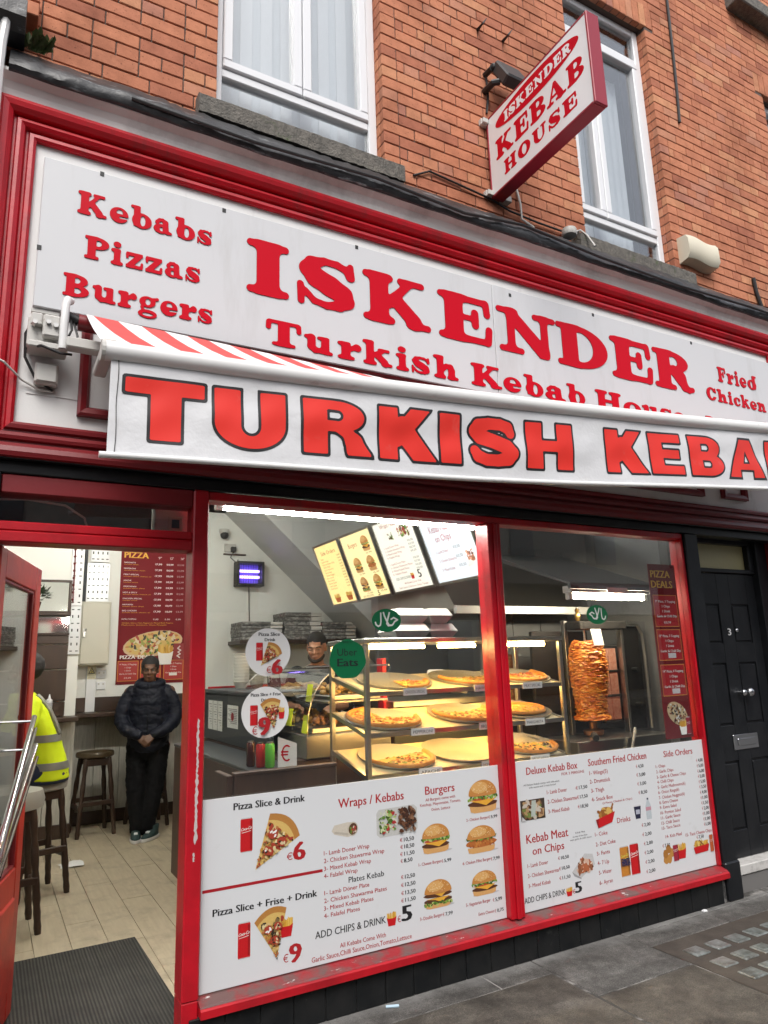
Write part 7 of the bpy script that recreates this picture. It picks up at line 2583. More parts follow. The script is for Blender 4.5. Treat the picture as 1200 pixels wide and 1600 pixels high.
# --- the person working behind the counter, looking down
Bp = Fig('person', 'person with short dark hair and beard in black looking down behind the counter', (2.6, 2.8, 0.0), -0.5)
Bp.t.scale = (1.04, 1.04, 1.04)
b = MB()
loft(b, [(0, 0.02, 0.86, 0.16, 0.12), (0, 0.02, 1.05, 0.16, 0.11), (0, 0.0, 1.28, 0.19, 0.12), (0, -0.01, 1.39, 0.17, 0.09), (0, -0.02, 1.44, 0.07, 0.06)])
limb(b, [(0, -0.02, 1.4, 0.06), (0, -0.06, 1.5, 0.056)])
for s in (-1, 1):
    limb(b, [(s * 0.09, 0.02, 0.9, 0.09), (s * 0.09, 0.01, 0.48, 0.06), (s * 0.09, 0.03, 0.08, 0.042)])
    limb(b, [(s * 0.2, 0.0, 1.37, 0.055), (s * 0.25, -0.04, 1.12, 0.045), (s * 0.14, -0.28, 1.1, 0.03)])
    hand(b, (s * 0.14, -0.285, 1.1), (-s * 0.3, -1, -0.1), (0, 0, 1), -s, 0.95, 0.4)
MBm = head(b, (0, -0.09, 1.575), 1.02, 0.2, -0.1)
Bp.put('body', welded(b, 0.007), M_SKIN2)
face(Bp, MBm, 1.02, brow=(0.015, 0.01, 0.008), lip=(0.3, 0.12, 0.09), down=True)
hair(Bp, MBm, 1.02, M_HAIRB, 1.045, 0.03, 0.02)
bd_ = MB()
for i in range(15):
    a = math.pi * i / 14
    bd_.ball(tuple(MBm @ (Vector((0.058 * math.cos(a), -0.02 - 0.064 * math.sin(a), -0.06 - 0.034 * math.sin(a))) * 1.02)), 0.0165, 8, 6)
Bp.put('beard', welded(bd_, 0.005, 2), mat('dark_stubble', (0.03, 0.02, 0.015), 0.8))
sh_ = MB()
loft(sh_, [(0, 0.02, 0.82, 0.19, 0.15), (0, 0.02, 1.05, 0.19, 0.14), (0, 0.0, 1.28, 0.215, 0.145), (0, -0.005, 1.38, 0.18, 0.11), (0, -0.02, 1.43, 0.09, 0.08)], 22)
for s in (-1, 1):
    limb(sh_, [(s * 0.18, 0.0, 1.36, 0.075), (s * 0.255, -0.03, 1.13, 0.062), (s * 0.25, -0.05, 1.1, 0.06)], 14)
Bp.put('shirt', crumple(welded(sh_, 0.009, 2), 0.005, 12, 5), M_SHIRT)
tq = MB()
loft(tq, [(0, 0.02, 0.8, 0.175, 0.14), (0, 0.02, 0.95, 0.17, 0.13)], 18)
for s in (-1, 1):
    limb(tq, [(s * 0.09, 0.02, 0.86, 0.1), (s * 0.09, 0.02, 0.45, 0.078), (s * 0.09, 0.03, 0.09, 0.07)], 14)
Bp.put('trousers', welded(tq, 0.012, 2), M_BLKC)
for s in (-1, 1):
    shoe(Bp, (s * 0.09, -0.03, 0.0), 0.0, M_BLKC, M_BLKC)

# --- the person on a stool by the door in a yellow vest
Cp = Fig('person', 'seated person in fluorescent yellow vest with grey bands seen through the open red door', (0.42, 2.68, 0.0), -1.45)
b = MB()
loft(b, [(0, 0.0, 0.79, 0.16, 0.12), (0, -0.03, 0.95, 0.15, 0.11), (0, -0.1, 1.17, 0.18, 0.115), (0, -0.17, 1.31, 0.16, 0.09), (0, -0.19, 1.36, 0.07, 0.06)])
limb(b, [(0, -0.18, 1.33, 0.06), (0, -0.18, 1.43, 0.055)])
for s in (-1, 1):
    limb(b, [(s * 0.09, -0.02, 0.83, 0.085), (s * 0.11, -0.42, 0.82, 0.062), (s * 0.1, -0.36, 0.4, 0.055), (s * 0.1, -0.36, 0.33, 0.04)])
    limb(b, [(s * 0.19, -0.15, 1.28, 0.05), (s * 0.24, -0.2, 1.05, 0.044), (s * 0.15, -0.42, 1.02, 0.03)])
    hand(b, (s * 0.15, -0.425, 1.02), (-s * 0.2, -1, 0.1), (0, 0, 1), -s, 0.95, 0.4)
MC_ = head(b, (0, -0.17, 1.5), 1.0, 0.1, 0.2)
Cp.put('body', welded(b, 0.008), M_SKIN1)
face(Cp, MC_, 1.0)
hair(Cp, MC_, 1.0, M_HAIRB, 1.2, -0.03, 0.03)
M_HIVIS = mat('fluorescent_yellow_fabric', (0.62, 0.78, 0.0), 0.7, bump=0.2, bscale=30, bdist=0.01)
_b = [n_ for n_ in M_HIVIS.node_tree.nodes if n_.type == 'BSDF_PRINCIPLED'][0]
vr = [(0, 0.0, 0.76, 0.205, 0.165), (0, -0.01, 0.86, 0.2, 0.16), (0, -0.04, 0.98, 0.195, 0.15), (0, -0.09, 1.13, 0.205, 0.145), (0, -0.13, 1.24, 0.2, 0.13), (0, -0.165, 1.32, 0.16, 0.1), (0, -0.18, 1.36, 0.09, 0.075)]
def vring(z, o=0.0):
    zs = [r[2] for r in vr]
    return tuple([0, np.interp(z, zs, [r[1] for r in vr]), z, np.interp(z, zs, [r[3] for r in vr]) + o, np.interp(z, zs, [r[4] for r in vr]) + o])
q = MB()
loft(q, [vring(z) for z in np.linspace(0.76, 1.36, 16)], 24)
for s in (-1, 1):
    limb(q, [(s * 0.17, -0.15, 1.27, 0.075), (s * 0.235, -0.18, 1.17, 0.07), (s * 0.25, -0.2, 1.12, 0.068)], 14)
Cp.put('vest', crumple(welded(q, 0.009, 2), 0.004, 9, 7), M_HIVIS)
M_BAND = mat('grey_reflective_band', (0.22, 0.22, 0.2), 0.4, 0.3)
for z in (0.83, 1.02):
    q = MB()
    loft(q, [vring(z, 0.001), vring(z, 0.006), vring(z + 0.05, 0.006), vring(z + 0.05, 0.001)], 28)
    Cp.put('reflective_band', q.mesh('reflective_band', M_BAND, True), M_BAND)
for s in (-1, 1):
    q = MB()
    pts = []
    for z in np.linspace(1.06, 1.34, 9):
        r = vring(z, 0.004)
        a = math.pi / 2 - s * 0.62
        pts.append((r[0] + r[3] * math.cos(a), r[1] + r[4] * math.sin(a), z))
    for p0, p1 in zip(pts, pts[1:]):
        q.tube([p0, p1], 0.022, 8)
    q.v = [(v[0], v[1], v[2]) for v in q.v]
    Cp.put('shoulder_band', welded(q, 0.01, 1), M_BAND)
q = MB()
M_NAVY2 = mat('navy_work_trousers', (0.012, 0.02, 0.055), 0.8)
loft(q, [(0, 0.0, 0.735, 0.19, 0.16), (0, 0.0, 0.8, 0.2, 0.165), (0, -0.02, 0.9, 0.19, 0.15)], 22)
for s in (-1, 1):
    limb(q, [(s * 0.1, -0.02, 0.83, 0.095), (s * 0.11, -0.42, 0.81, 0.078), (s * 0.1, -0.37, 0.45, 0.075), (s * 0.1, -0.36, 0.36, 0.072)], 14)
Cp.put('trousers', welded(q, 0.012, 2), M_NAVY2)
q = MB()
for s in (-1, 1):
    limb(q, [(s * 0.2, -0.165, 1.18, 0.06), (s * 0.245, -0.2, 1.05, 0.056), (s * 0.16, -0.39, 1.02, 0.044)], 12)
Cp.put('sleeves', welded(q, 0.01, 1), M_NAVY2)
for s in (-1, 1):
    shoe(Cp, (s * 0.1, -0.38, 0.262), 0.0, M_BLKC, M_BLKC)

# ================================================================== printed menus on the windows
FP = facing(0.012)
M_MENU = mat('white_printed_board', (0.6, 0.615, 0.63), 0.36, dirt=(0.44, 0.43, 0.41), dscale=5, dlo=0.62, dhi=0.9)
M_PRED, M_PBLK = mat('red_menu_ink', (0.36, 0.012, 0.016), 0.45), mat('black_menu_ink', (0.012, 0.012, 0.014), 0.45)
P1BLACK =[
 ('Pizza Slice & Drink',0.981,0.886,1.311,0.0284),
 ('Pizza Slice + Frise + Drink',0.898,0.482,1.366,0.0271),
 ('ADD CHIPS & DRINK',1.356,0.31,1.711,0.0291),
 ('5',1.801,0.299,1.849,0.0654),
 ('Plates Kebab',1.524,0.511,1.708,0.0239),
]
P1PRICE =[
 ('€10,50',1.801,0.645,1.879,0.0174),
 ('€10,50',1.802,0.614,1.879,0.0174),
 ('€11,50',1.8,0.582,1.879,0.0173),
 ('€8,50',1.801,0.552,1.866,0.0172),
 ('€12,50',1.8,0.481,1.877,0.0171),
 ('€12,50',1.799,0.447,1.878,0.017),
 ('€13,50',1.799,0.412,1.877,0.0169),
 ('€11,50',1.797,0.38,1.876,0.0168),
 ('€5,99',2.331,0.685,2.388,0.0147),
 ('€5,99',2.032,0.519,2.089,0.0151),
 ('€7,99',2.331,0.484,2.387,0.0157),
 ('€7,99',2.025,0.28,2.083,0.0159),
 ('€5,99',2.329,0.292,2.386,0.0166),
 ('€0,75',2.336,0.241,2.393,0.0152),
]
P1RED =[
 ('Wraps / Kebabs',1.478,0.836,1.829,0.0393),
 ('Burgers',1.954,0.842,2.129,0.0383),
 ('€',1.224,0.65,1.254,0.0304),
 ('6',1.257,0.645,1.309,0.0736),
 ('€',1.207,0.246,1.233,0.0332),
 ('9',1.237,0.239,1.288,0.0723),
 ('€',1.774,0.299,1.794,0.0282),
 ('1- Lamb Doner Wrap',1.402,0.644,1.634,0.018),
 ('2- Chicken Shawarma Wrap',1.402,0.612,1.713,0.0182),
 ('3- Mixed Kebab Wrap',1.402,0.579,1.641,0.0179),
 ('4- Falafel Wrap',1.401,0.549,1.57,0.0176),
 ('1- Lamb Döner Plate',1.402,0.479,1.629,0.0176),
 ('2- Chicken Shawarma Plates',1.401,0.447,1.721,0.0178),
 ('3- Mixed Kebab Plates',1.399,0.416,1.649,0.0175),
 ('4- Falafel Plates',1.399,0.386,1.578,0.0173),
 ('All Kebabs Come With',1.475,0.252,1.709,0.0185),
 ('Garlic Sauce,Chilli Sauce,Onion,Tomato,Lettuce',1.338,0.22,1.847,0.0199),
 ('All Burgers come with',1.953,0.811,2.131,0.0132),
 ('Ketchup, Mayonnaise, Tomato,',1.921,0.789,2.164,0.0132),
 ('Onion, Lettuce',1.985,0.763,2.098,0.013),
 ('2- Chicken Burger',2.192,0.687,2.329,0.0133),
 ('1- Cheese Burger',1.9,0.522,2.03,0.0138),
 ('4- Chicken Fillet Burger',2.155,0.488,2.329,0.0143),
 ('3- Double Burger',1.896,0.283,2.022,0.0145),
 ('5- Vegetarian Burger',2.164,0.297,2.314,0.0151),
 ('Extra Cheese',2.237,0.244,2.332,0.0138),
]
P2BLACK =[
 ('ADD CHIPS & DRINK',2.531,0.246,2.812,0.0272),
 ('5',2.885,0.239,2.928,0.0536),
 ('All Deluxe Kebab comes with side salad,',2.575,0.816,2.831,0.0091),
 ('side sauce and 2 naan bread',2.612,0.801,2.801,0.0091),
 ('Kebab Meat',2.916,0.534,2.988,0.0081),
 ('on top of the chips',2.894,0.516,3.003,0.0081),
 ('with garlic & chilli sauce',2.873,0.501,3.033,0.0081),
]
P2PRICE =[
 ('€17,50',2.946,0.76,3.033,0.0177),
 ('€17,50',2.95,0.711,3.03,0.0176),
 ('€18,50',2.95,0.661,3.028,0.0175),
 ('€4,50',3.436,0.829,3.499,0.0188),
 ('€3,00',3.433,0.781,3.507,0.0187),
 ('€3,00',3.433,0.731,3.507,0.0186),
 ('€8,50',3.436,0.682,3.508,0.0185),
 ('€10,50',2.778,0.42,2.855,0.0166),
 ('€10,50',2.779,0.368,2.855,0.0165),
 ('€11,50',2.777,0.321,2.855,0.0164),
 ('€2,00',3.435,0.502,3.508,0.0181),
 ('€2,00',3.434,0.451,3.508,0.018),
 ('€2,00',3.437,0.401,3.511,0.0179),
 ('€2,00',3.436,0.352,3.508,0.0178),
 ('€2,00',3.436,0.302,3.51,0.0177),
 ('€2,00',3.436,0.251,3.509,0.0176),
 ('€7,50',3.896,0.373,3.961,0.0188),
 ('€7,50',3.591,0.367,3.654,0.0181),
 ('€4,00',3.973,0.815,4.035,0.0189),
 ('€5,00',3.974,0.783,4.035,0.0188),
 ('€6,00',3.974,0.751,4.036,0.0187),
 ('€5,00',3.974,0.72,4.036,0.0187),
 ('€5,00',3.975,0.688,4.037,0.0186),
 ('€3,50',3.975,0.657,4.038,0.0185),
 ('€4,00',3.975,0.625,4.038,0.0185),
 ('€1,00',3.975,0.594,4.039,0.0184),
 ('€1,50',3.976,0.562,4.039,0.0183),
 ('€2,00',3.976,0.531,4.04,0.0183),
 ('€1,00',3.976,0.5,4.04,0.0182),
 ('€1,00',3.977,0.469,4.041,0.0181),
 ('€1,00',3.977,0.438,4.041,0.0181),
]
P2RED =[
 ('Deluxe Kebab Box',2.601,0.872,2.971,0.0375),
 ('FOR 3 PERSONS',2.85,0.845,3.019,0.0141),
 ('1- Lamb Doner',2.734,0.759,2.879,0.0201),
 ('2- Chicken Shawarma',2.735,0.71,2.947,0.0201),
 ('3- Mixed Kebab',2.735,0.66,2.887,0.0199),
 ('Southern Fried Chicken',3.055,0.875,3.53,0.038),
 ('1- Wings(5)',3.058,0.826,3.201,0.021),
 ('2- Drumstick',3.056,0.78,3.216,0.021),
 ('3- Thigh',3.06,0.731,3.16,0.0207),
 ('4- Snack Box',3.058,0.684,3.224,0.0207),
 ('(2 Pieces Chicken & Chips)',3.14,0.661,3.378,0.0105),
 ('Drinks',3.24,0.547,3.347,0.0282),
 ('Kebab Meat',2.57,0.53,2.863,0.0426),
 ('on Chips',2.606,0.47,2.827,0.0386),
 ('1- Lamb Doner',2.565,0.413,2.706,0.0188),
 ('2- Chicken Shawarma',2.563,0.364,2.776,0.0189),
 ('3- Mixed Kebab',2.564,0.316,2.714,0.0186),
 ('€',2.864,0.238,2.885,0.0223),
 ('1- Coke',3.06,0.5,3.156,0.0201),
 ('2- Diet Coke',3.06,0.448,3.212,0.0201),
 ('3- Fanta',3.061,0.4,3.162,0.0199),
 ('4- 7 Up',3.061,0.351,3.149,0.0197),
 ('5- Water',3.065,0.301,3.162,0.0197),
 ('6- Ayran',3.063,0.25,3.164,0.0195),
 ('Side Orders',3.683,0.869,3.947,0.0356),
 ('14- Kids Meal',3.624,0.414,3.767,0.0175),
 ('15- Taco Cheese Chips',3.8,0.399,4.041,0.018),
 ('1- Chips',3.603,0.813,3.687,0.0172),
 ('2- Garlic Chips',3.603,0.783,3.755,0.0172),
 ('3- Garlic & Cheese Chips',3.603,0.752,3.864,0.0174),
 ('4- Chilli Chips',3.603,0.724,3.746,0.0171),
 ('5- Garlic Mushrooms(6)',3.602,0.694,3.849,0.0172),
 ('6- Onion Rings(6)',3.602,0.665,3.787,0.017),
 ('7- Chicken Nuggets(6)',3.602,0.635,3.833,0.0171),
 ('8- Extra Cheese',3.602,0.607,3.766,0.0169),
 ('9- Extra Salad',3.601,0.579,3.748,0.0168),
 ('10- Portion Salad',3.601,0.549,3.782,0.0168),
 ('11- Garlic Sauce',3.601,0.521,3.773,0.0167),
 ('12- Chilli Sauce',3.601,0.492,3.761,0.0167),
 ('13- Taco Sauce',3.6,0.464,3.762,0.0166),
]


def board(label, x0, x1, z0, z1, red, black, price, bold_words):
    t = thing('menu_board', label, 'menu board', ((x0 + x1) / 2, 0.015, z0))
    box('board', M_MENU, x0, 0.012, z0, x1, 0.018, z1, t, 0.0008)
    r, b, pr_ = MB(), MB(), MB()
    for (s, a, z, e, h) in red:
        put(r, s, a, z, e, h, FP, bold=0.07 if s in '69' else (0.025 if h > 0.03 else 0.012))
    for (s, a, z, e, h) in black:
        put(b, s, a, z, e, h, FP, bold=0.09 if s == '5' else (0.05 if s in bold_words else (0.015 if h > 0.02 else 0)))
    for (s, a, z, e, h) in price:
        put(pr_, '€', a, z, a + (e - a) * 0.2, h, FP)
        put(b, s[1:], a + (e - a) * 0.28, z, e, h, FP, bold=0.04)
    r.build('red_lettering', M_PRED, t, fix=False)
    b.build('black_lettering', M_PBLK, t, fix=False)
    pr_.build('euro_signs', M_PRED, t, fix=False)
    return t


def pic(t, name, fn, *a, **k):
    p = Print(FP, 0.0005)
    fn(p, *a, **k)
    p.done(name, t)


random.seed(11)
b1 = board('white menu board low on the left window with pizza slices, kebabs and burgers', 0.84, 2.411, 0.204, 0.941, P1RED, P1BLACK, P1PRICE, ('Pizza Slice & Drink', 'Pizza Slice + Frise + Drink'))
pic(b1, 'red_rule', lambda p: p.rect(0.852, 0.577, 1.395, 0.589, (0.36, 0.008, 0.016)))
pic(b1, 'can_print', p_can, 1.012, 0.711, 1.066, 0.849)
pic(b1, 'pizza_slice_print', p_slice, (1.08, 0.634), (1.146, 0.853), (1.286, 0.745))
pic(b1, 'can_print', p_can, 1.006, 0.3, 1.06, 0.438)
pic(b1, 'fries_print', p_fries, 1.19, 0.346, 1.252, 0.425)
pic(b1, 'pizza_slice_print', p_slice, (1.178, 0.272), (1.077, 0.426), (1.222, 0.462))


def p_wrap(p, x0, z0, x1, z1):
    w, h = x1 - x0, z1 - z0
    p.poly([(x0, z0 + h * .55), (x0 + w * .1, z1 - h * .1), (x0 + w * .6, z1), (x1 - w * .25, z1 - h * .05), (x1 - w * .2, z0 + h * .1), (x0 + w * .6, z0), (x0 + w * .1, z0 + h * .3)], (0.55, 0.5, 0.42))
    p.poly([(x0 + w * .1, z0 + h * .35), (x0 + w * .6, z0 + h * .1), (x0 + w * .65, z0 + h * .25), (x0 + w * .1, z0 + h * .5)], (0.42, 0.38, 0.32))
    p.ell(x1 - w * .22, z0 + h * .5, w * .2, h * .48, (0.5, 0.45, 0.36), 14, -.25)
    p.ell(x1 - w * .21, z0 + h * .5, w * .16, h * .4, (0.09, 0.04, 0.02), 14, -.25)
    for i in range(16):
        p.ell(x1 - w * .21 + random.uniform(-.11, .11) * w, z0 + h * random.uniform(.22, .78), w * .045, h * .08, random.choice([GREEN, (0.4, 0.04, 0.03), (0.6, 0.5, 0.4), (0.2, 0.08, 0.04)]), 6, random.random() * 3)


def p_tray(p, x0, z0, x1, z1):
    w, h = x1 - x0, z1 - z0
    p.poly([(x0 + w * .08, z0), (x1 - w * .06, z0 + h * .03), (x1, z0 + h * .15), (x1, z1 - h * .12), (x1 - w * .08, z1), (x0 + w * .06, z1 - h * .02), (x0, z1 - h * .15), (x0, z0 + h * .12)], (0.5, 0.5, 0.48))
    p_mess(p, x0 + w * .03, z0 + h * .08, x0 + w * .5, z1 - h * .06, [GREEN, (0.35, 0.45, 0.12), (0.55, 0.6, 0.35), (0.38, 0.03, 0.03), (0.6, 0.6, 0.5), (0.06, 0.12, 0.02)], 80, .07)
    p_mess(p, x0 + w * .48, z0 + h * .06, x1 - w * .03, z1 - h * .02, [PATTY, (0.14, 0.06, 0.03), (0.22, 0.11, 0.06), (0.05, 0.02, 0.012)], 80, .09)


pic(b1, 'wrap_print', p_wrap, 1.442, 0.705, 1.58, 0.77)
pic(b1, 'kebab_tray_print', p_tray, 1.676, 0.678, 1.902, 0.806)
pic(b1, 'fries_print', p_fries, 1.716, 0.292, 1.768, 0.352)
for (a, z, e, z2, k) in ((2.207, 0.72, 2.398, 0.878, 0), (1.919, 0.569, 2.089, 0.703, 0), (2.182, 0.531, 2.373, 0.66, 1), (1.92, 0.323, 2.087, 0.449, 2), (2.201, 0.333, 2.363, 0.446, 0)):
    pic(b1, 'burger_print', p_burger, a, z, e, z2, k)
b2 = board('white menu board low on the right window with kebab boxes, chicken and side orders', 2.503, 4.049, 0.204, 0.946, P2RED, P2BLACK, P2PRICE, ())


def p_photo(p):
    p.rect(2.545, 0.643, 2.712, 0.745, (0.05, 0.035, 0.025))
    p_mess(p, 2.548, 0.646, 2.71, 0.742, [PATTY, (0.4, 0.25, 0.12), (0.15, 0.2, 0.05), (0.5, 0.45, 0.38), (0.2, 0.1, 0.05)], 60, .1)
    p.poly([(2.61, 0.66), (2.64, 0.66), (2.65, 0.74), (2.62, 0.74)], (0.4, 0.45, 0.4))
    p.poly([(2.545, 0.643), (2.575, 0.643), (2.55, 0.665)], (0.55, 0.55, 0.56))


def p_snack(p):
    p_mess(p, 3.085, 0.585, 3.225, 0.645, [(0.4, 0.18, 0.04), (0.5, 0.28, 0.07), (0.28, 0.1, 0.02), (0.6, 0.38, 0.1)], 40, .13)
    p.line([(3.2, 0.63), (3.215, 0.655)], 0.012, (0.3, 0.12, 0.03))
    p.poly([(3.09, 0.54), (3.2, 0.56), (3.228, 0.615), (3.1, 0.59)], RED)
    p.poly([(3.09, 0.54), (3.075, 0.585), (3.1, 0.59)], DRED)


def p_kchips(p):
    p.poly([(2.87, 0.345), (2.93, 0.305), (3.04, 0.36), (3.03, 0.415), (2.97, 0.425)], (0.5, 0.5, 0.5))
    p.poly([(2.87, 0.345), (2.93, 0.31), (2.935, 0.3), (2.885, 0.322)], (0.3, 0.3, 0.31))
    p_mess(p, 2.9, 0.325, 3.03, 0.405, [PATTY, (0.25, 0.09, 0.04), (0.6, 0.4, 0.3), (0.65, 0.55, 0.45), (0.4, 0.12, 0.05)], 46, .13)


def p_drinks(p):
    p.poly([(3.393, 0.55), (3.432, 0.55), (3.442, 0.622), (3.383, 0.622)], (0.02, 0.022, 0.05))
    p.rect(3.382, 0.618, 3.443, 0.626, (0.6, 0.6, 0.62))
    p.rect(3.398, 0.575, 3.43, 0.6, (0.4, 0.42, 0.5))
    p.poly([(3.483, 0.537), (3.525, 0.537), (3.527, 0.61), (3.51, 0.645), (3.498, 0.645), (3.481, 0.61)], (0.45, 0.5, 0.53))
    p.rect(3.482, 0.585, 3.527, 0.605, (0.5, 0.25, 0.3))
    p.rect(3.497, 0.645, 3.511, 0.655, (0.05, 0.06, 0.1))


pic(b2, 'kebab_box_print', p_photo)
pic(b2, 'snack_box_print', p_snack)
pic(b2, 'drinks_print', p_drinks)
pic(b2, 'kebab_chips_print', p_kchips)
pic(b2, 'fries_print', p_fries, 2.817, 0.232, 2.862, 0.276)
pic(b2, 'can_print', p_can, 3.237, 0.26, 3.309, 0.42, (0.5, 0.2, 0.03), (0.6, 0.6, 0.1))
q_ = MB()
put(q_, 'FANTA', 3.241, 0.318, 3.305, 0.04, FP, d=0.008, bold=0.09)
q_.build('can_lettering', mat('dark_blue_ink', (0.02, 0.025, 0.08), 0.4), b2, fix=False)
pic(b2, 'can_print', p_can, 3.318, 0.258, 3.388, 0.425)


def p_kids(p):
    for i in range(5):
        p.ell(3.61 + 0.028 * (i % 3), 0.3 + 0.028 * (i // 2), 0.022, 0.026, random.choice([(0.45, 0.22, 0.05), (0.35, 0.15, 0.03)]), 9, jit=.15)
    p_fries(p, 3.71, 0.285, 3.79, 0.375)
    p_can(p, 3.675, 0.278, 3.72, 0.37, (0.3, 0.02, 0.04))


def p_taco(p):
    p_mess(p, 3.86, 0.325, 4.0, 0.362, [(0.6, 0.36, 0.06), (0.5, 0.26, 0.04), (0.2, 0.09, 0.03), (0.66, 0.5, 0.15)], 40, .09)
    p.poly([(3.868, 0.292), (3.985, 0.296), (4.0, 0.335), (3.857, 0.33)], RED)
    p_can(p, 4.008, 0.285, 4.04, 0.385, (0.45, 0.1, 0.03))


pic(b2, 'kids_meal_print', p_kids)
pic(b2, 'taco_chips_print', p_taco)

# round price stickers on the left window
FS = facing(0.0285)


def disc(t, cx, cz, rx, rz, m, n=40, name='disc', pts=None):
    mb = MB()
    P = pts or [(cx + rx * math.cos(2 * math.pi * i / n), cz + rz * math.sin(2 * math.pi * i / n)) for i in range(n)]
    k = len(P)
    mb.add([(x, 0.0285, z) for x, z in P] + [(x, 0.0297, z) for x, z in P], [tuple(range(k)), tuple(range(k, 2 * k))] + [(i, (i + 1) % k, k + (i + 1) % k, k + i) for i in range(k)])
    return mb.build(name, m, t)


K = (3.15 + 0.03) / 3.15
kx = lambda x: x * K
kz = lambda z: 1.485 + (z - 1.485) * K
M_STK = mat('white_sticker_vinyl', (0.66, 0.66, 0.65), 0.35)
for (lab, cx, cz, r, nm, items) in (
    ('round white sticker offering a pizza slice and drink for 6 euro', 1.13, 1.553, 0.108, '6', ((('Pizza Slice', 1.084, 1.626, 1.186, .016), ('Drink', 1.113, 1.602, 1.164, .014)), (1.072, 1.514, 1.104, 1.598), ((1.094, 1.493), (1.130, 1.598), (1.197, 1.545)), None, (1.118, 1.459, 1.143, .03), (1.146, 1.453, 1.192, .066))),
    ('round white sticker offering slice, fries and drink for 9 euro', 1.118, 1.287, 0.112, '9', ((('Pizza Slice + Frise', 1.049, 1.358, 1.191, .014), ('Drink', 1.098, 1.334, 1.139, .013)), (1.046, 1.231, 1.082, 1.322), ((1.158, 1.214), (1.092, 1.322), (1.189, 1.336)), (1.178, 1.255, 1.209, 1.31), (1.053, 1.194, 1.08, .036), (1.085, 1.19, 1.133, .076)))):
    t = thing('price_sticker', lab, 'sticker', (kx(cx), 0.03, kz(cz - r)))
    disc(t, kx(cx), kz(cz), r * K, r * K, M_STK)
    S = lambda u, v, d: (kx(u), 0.0285 - d, kz(v))
    b_, r_ = MB(), MB()
    for (s, a, z, e, h) in items[0]:
        put(b_, s, a, z, e, h, S, bold=0.05)
    put(r_, '€', items[4][0], items[4][1], items[4][2], items[4][3], S, d=0.012)
    put(r_, nm, items[5][0], items[5][1], items[5][2], items[5][3], S, d=0.012, bold=0.08)
    b_.build('black_lettering', M_PBLK, t, fix=False)
    p = Print(S)
    p_can(p, *items[1])
    if items[3]:
        p_fries(p, *items[3])
    p_slice(p, *items[2])
    p.d = 0.0005
    p.done('food_print', t)
    r_.build('price_lettering', M_PRED, t, fix=False)

# green stickers
M_GRN = mat('green_sticker_vinyl', (0.0, 0.13, 0.045), 0.4)
t = thing('delivery_sticker', 'green rounded sticker reading Uber Eats in black on the left window', 'sticker', (kx(1.535), 0.03, kz(1.42)))
P = []
for i in range(42):
    a = 2 * math.pi * i / 42 + math.pi / 2
    r = 0.0935 * (1 + 0.028 * math.cos(7 * (a - math.pi / 2)))
    P.append((kx(1.536 + r * 1.04 * math.cos(a)), kz(1.512 + r * math.sin(a))))
disc(t, 0, 0, 1, 1, M_GRN, pts=P)
b_ = MB()
S = lambda u, v, d: (kx(u), 0.0285 - d, kz(v))
put(b_, 'Uber', 1.48, 1.528, 1.586, 0.034, S)
put(b_, 'Eats', 1.48, 1.478, 1.589, 0.036, S, bold=0.05)
put(b_, 'ORDER ON', 1.503, 1.588, 1.566, 0.009, S)
b_.build('lettering', M_PBLK, t, fix=False)
for (lab, cx, cz, rx, rz, mir) in (('green oval sticker with white Arabic halal lettering on the left window', 1.758, 1.698, 0.084, 0.058, 1), ('green oval sticker with white Arabic halal lettering on the right window', 3.222, 1.735, 0.086, 0.058, -1)):
    t = thing('halal_sticker', lab, 'sticker', (kx(cx), 0.03, kz(cz - rz)))
    disc(t, kx(cx), kz(cz), rx * K, rz * K, M_GRN)
    p = Print(lambda u, v, d: (kx(cx + mir * (u)), 0.0285 - d, kz(cz + v)))
    # written right to left: ha, lam-alif, lam
    for st, w in (([(0.026, 0.006), (0.042, 0.014), (0.064, 0.003), (0.046, -0.006), (0.036, -0.02), (0.03, -0.024), (0.012, -0.024)], 0.008),
                  ([(0.03, -0.024), (0.008, -0.026), (0.0, -0.016), (0.006, 0.006), (0.016, 0.038)], 0.009),
                  ([(0.01, -0.02), (0.0, -0.004), (-0.012, 0.02), (-0.018, 0.038)], 0.009),
                  ([(-0.034, 0.036), (-0.034, -0.006), (-0.038, -0.024), (-0.05, -0.03), (-0.062, -0.022), (-0.066, -0.01)], 0.008)):
        p.line(st, w, WHITE)
        for q in st:
            p.ell(q[0], q[1], w / 2, w / 2, WHITE, 8)
    p.done('lettering', t)

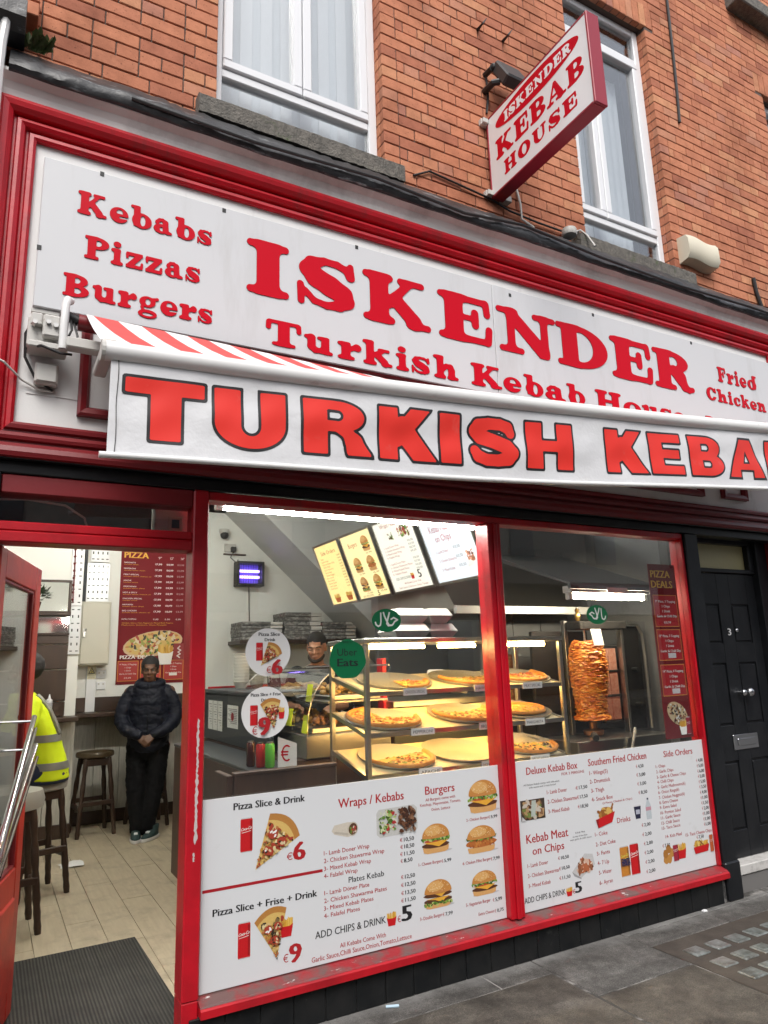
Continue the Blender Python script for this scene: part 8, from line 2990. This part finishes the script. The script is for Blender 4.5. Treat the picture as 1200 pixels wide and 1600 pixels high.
# tall red pizza deals banner inside the right window
bn = thing('deals_banner', 'tall narrow red PIZZA DEALS banner inside the right edge of the window', 'banner', (3.89, 0.045, 0.965))
box('sheet', M_POST, 3.758, 0.0402, 0.965, 4.016, 0.043, 2.073, bn, 0)
FB = facing(0.0402)
y_, w_ = MB(), MB()
put(y_, 'PIZZA', 3.778, 1.985, 3.96, 0.046, FB, bold=0.05)
put(y_, 'DEALS', 3.775, 1.917, 3.975, 0.046, FB, bold=0.05)
p = Print(FB)
for (z0, z1, st) in ((1.662, 1.87, None), (1.447, 1.646, 1.474), (1.225, 1.422, 1.25)):
    p.rect(3.775, z0, 4.0, z1, (0.68, 0.28, 0.06))
    p.rect(3.779, z0 + .004, 3.996, z1 - .004, (0.4, 0.014, 0.02))
    ls = (('9" Pizza, 3 Topping', '12" Pizza, 3 Topping', '14" Pizza, 4 Topping')[(1.87, 1.646, 1.422).index(z1)], '1 Chips', '1 Drink', 'Garlic & Chilli Dip')
    for i, s in enumerate(ls):
        w = min(0.19, 0.0105 * len(s))
        put(w_, s, 3.887 - w / 2, z1 - 0.05 - i * 0.032, 3.887 + w / 2, 0.015, FB, d=0.003, bold=0.03)
    if st:
        p.rect(3.862, st - .012, 3.935, st + .02, (0.62, 0.58, 0.6))
    else:
        put(w_, '€10,99', 3.855, z0 + .02, 3.92, 0.016, FB, d=0.003)
p.done('deal_print', bn)
p = Print(FB)
p.ell(3.885, 1.115, 0.098, 0.066, (0.6, 0.42, 0.25), 24, -0.5)
p.ell(3.885, 1.115, 0.09, 0.06, (0.62, 0.48, 0.3), 24, -0.5)
for i in range(80):
    a, q = random.random() * 6.28, random.random() ** .5
    x, z = 0.088 * q * math.cos(a), 0.058 * q * math.sin(a)
    p.ell(3.885 + x * .88 + z * .48, 1.115 + z * .88 - x * .48, 0.009, 0.005, random.choice([OLIVE, OLIVE, WHITE, (0.4, 0.2, 0.08), (0.2, 0.05, 0.03)]), 6, random.random() * 3)
p_fries(p, 3.885, 0.985, 3.955, 1.075, WHITE)
p_can(p, 3.95, 0.985, 3.99, 1.09, (0.25, 0.015, 0.03))
p.done('food_print', bn)
y_.build('yellow_lettering', M_YEL, bn, fix=False)
w_.build('white_lettering', M_WT, bn, fix=False)
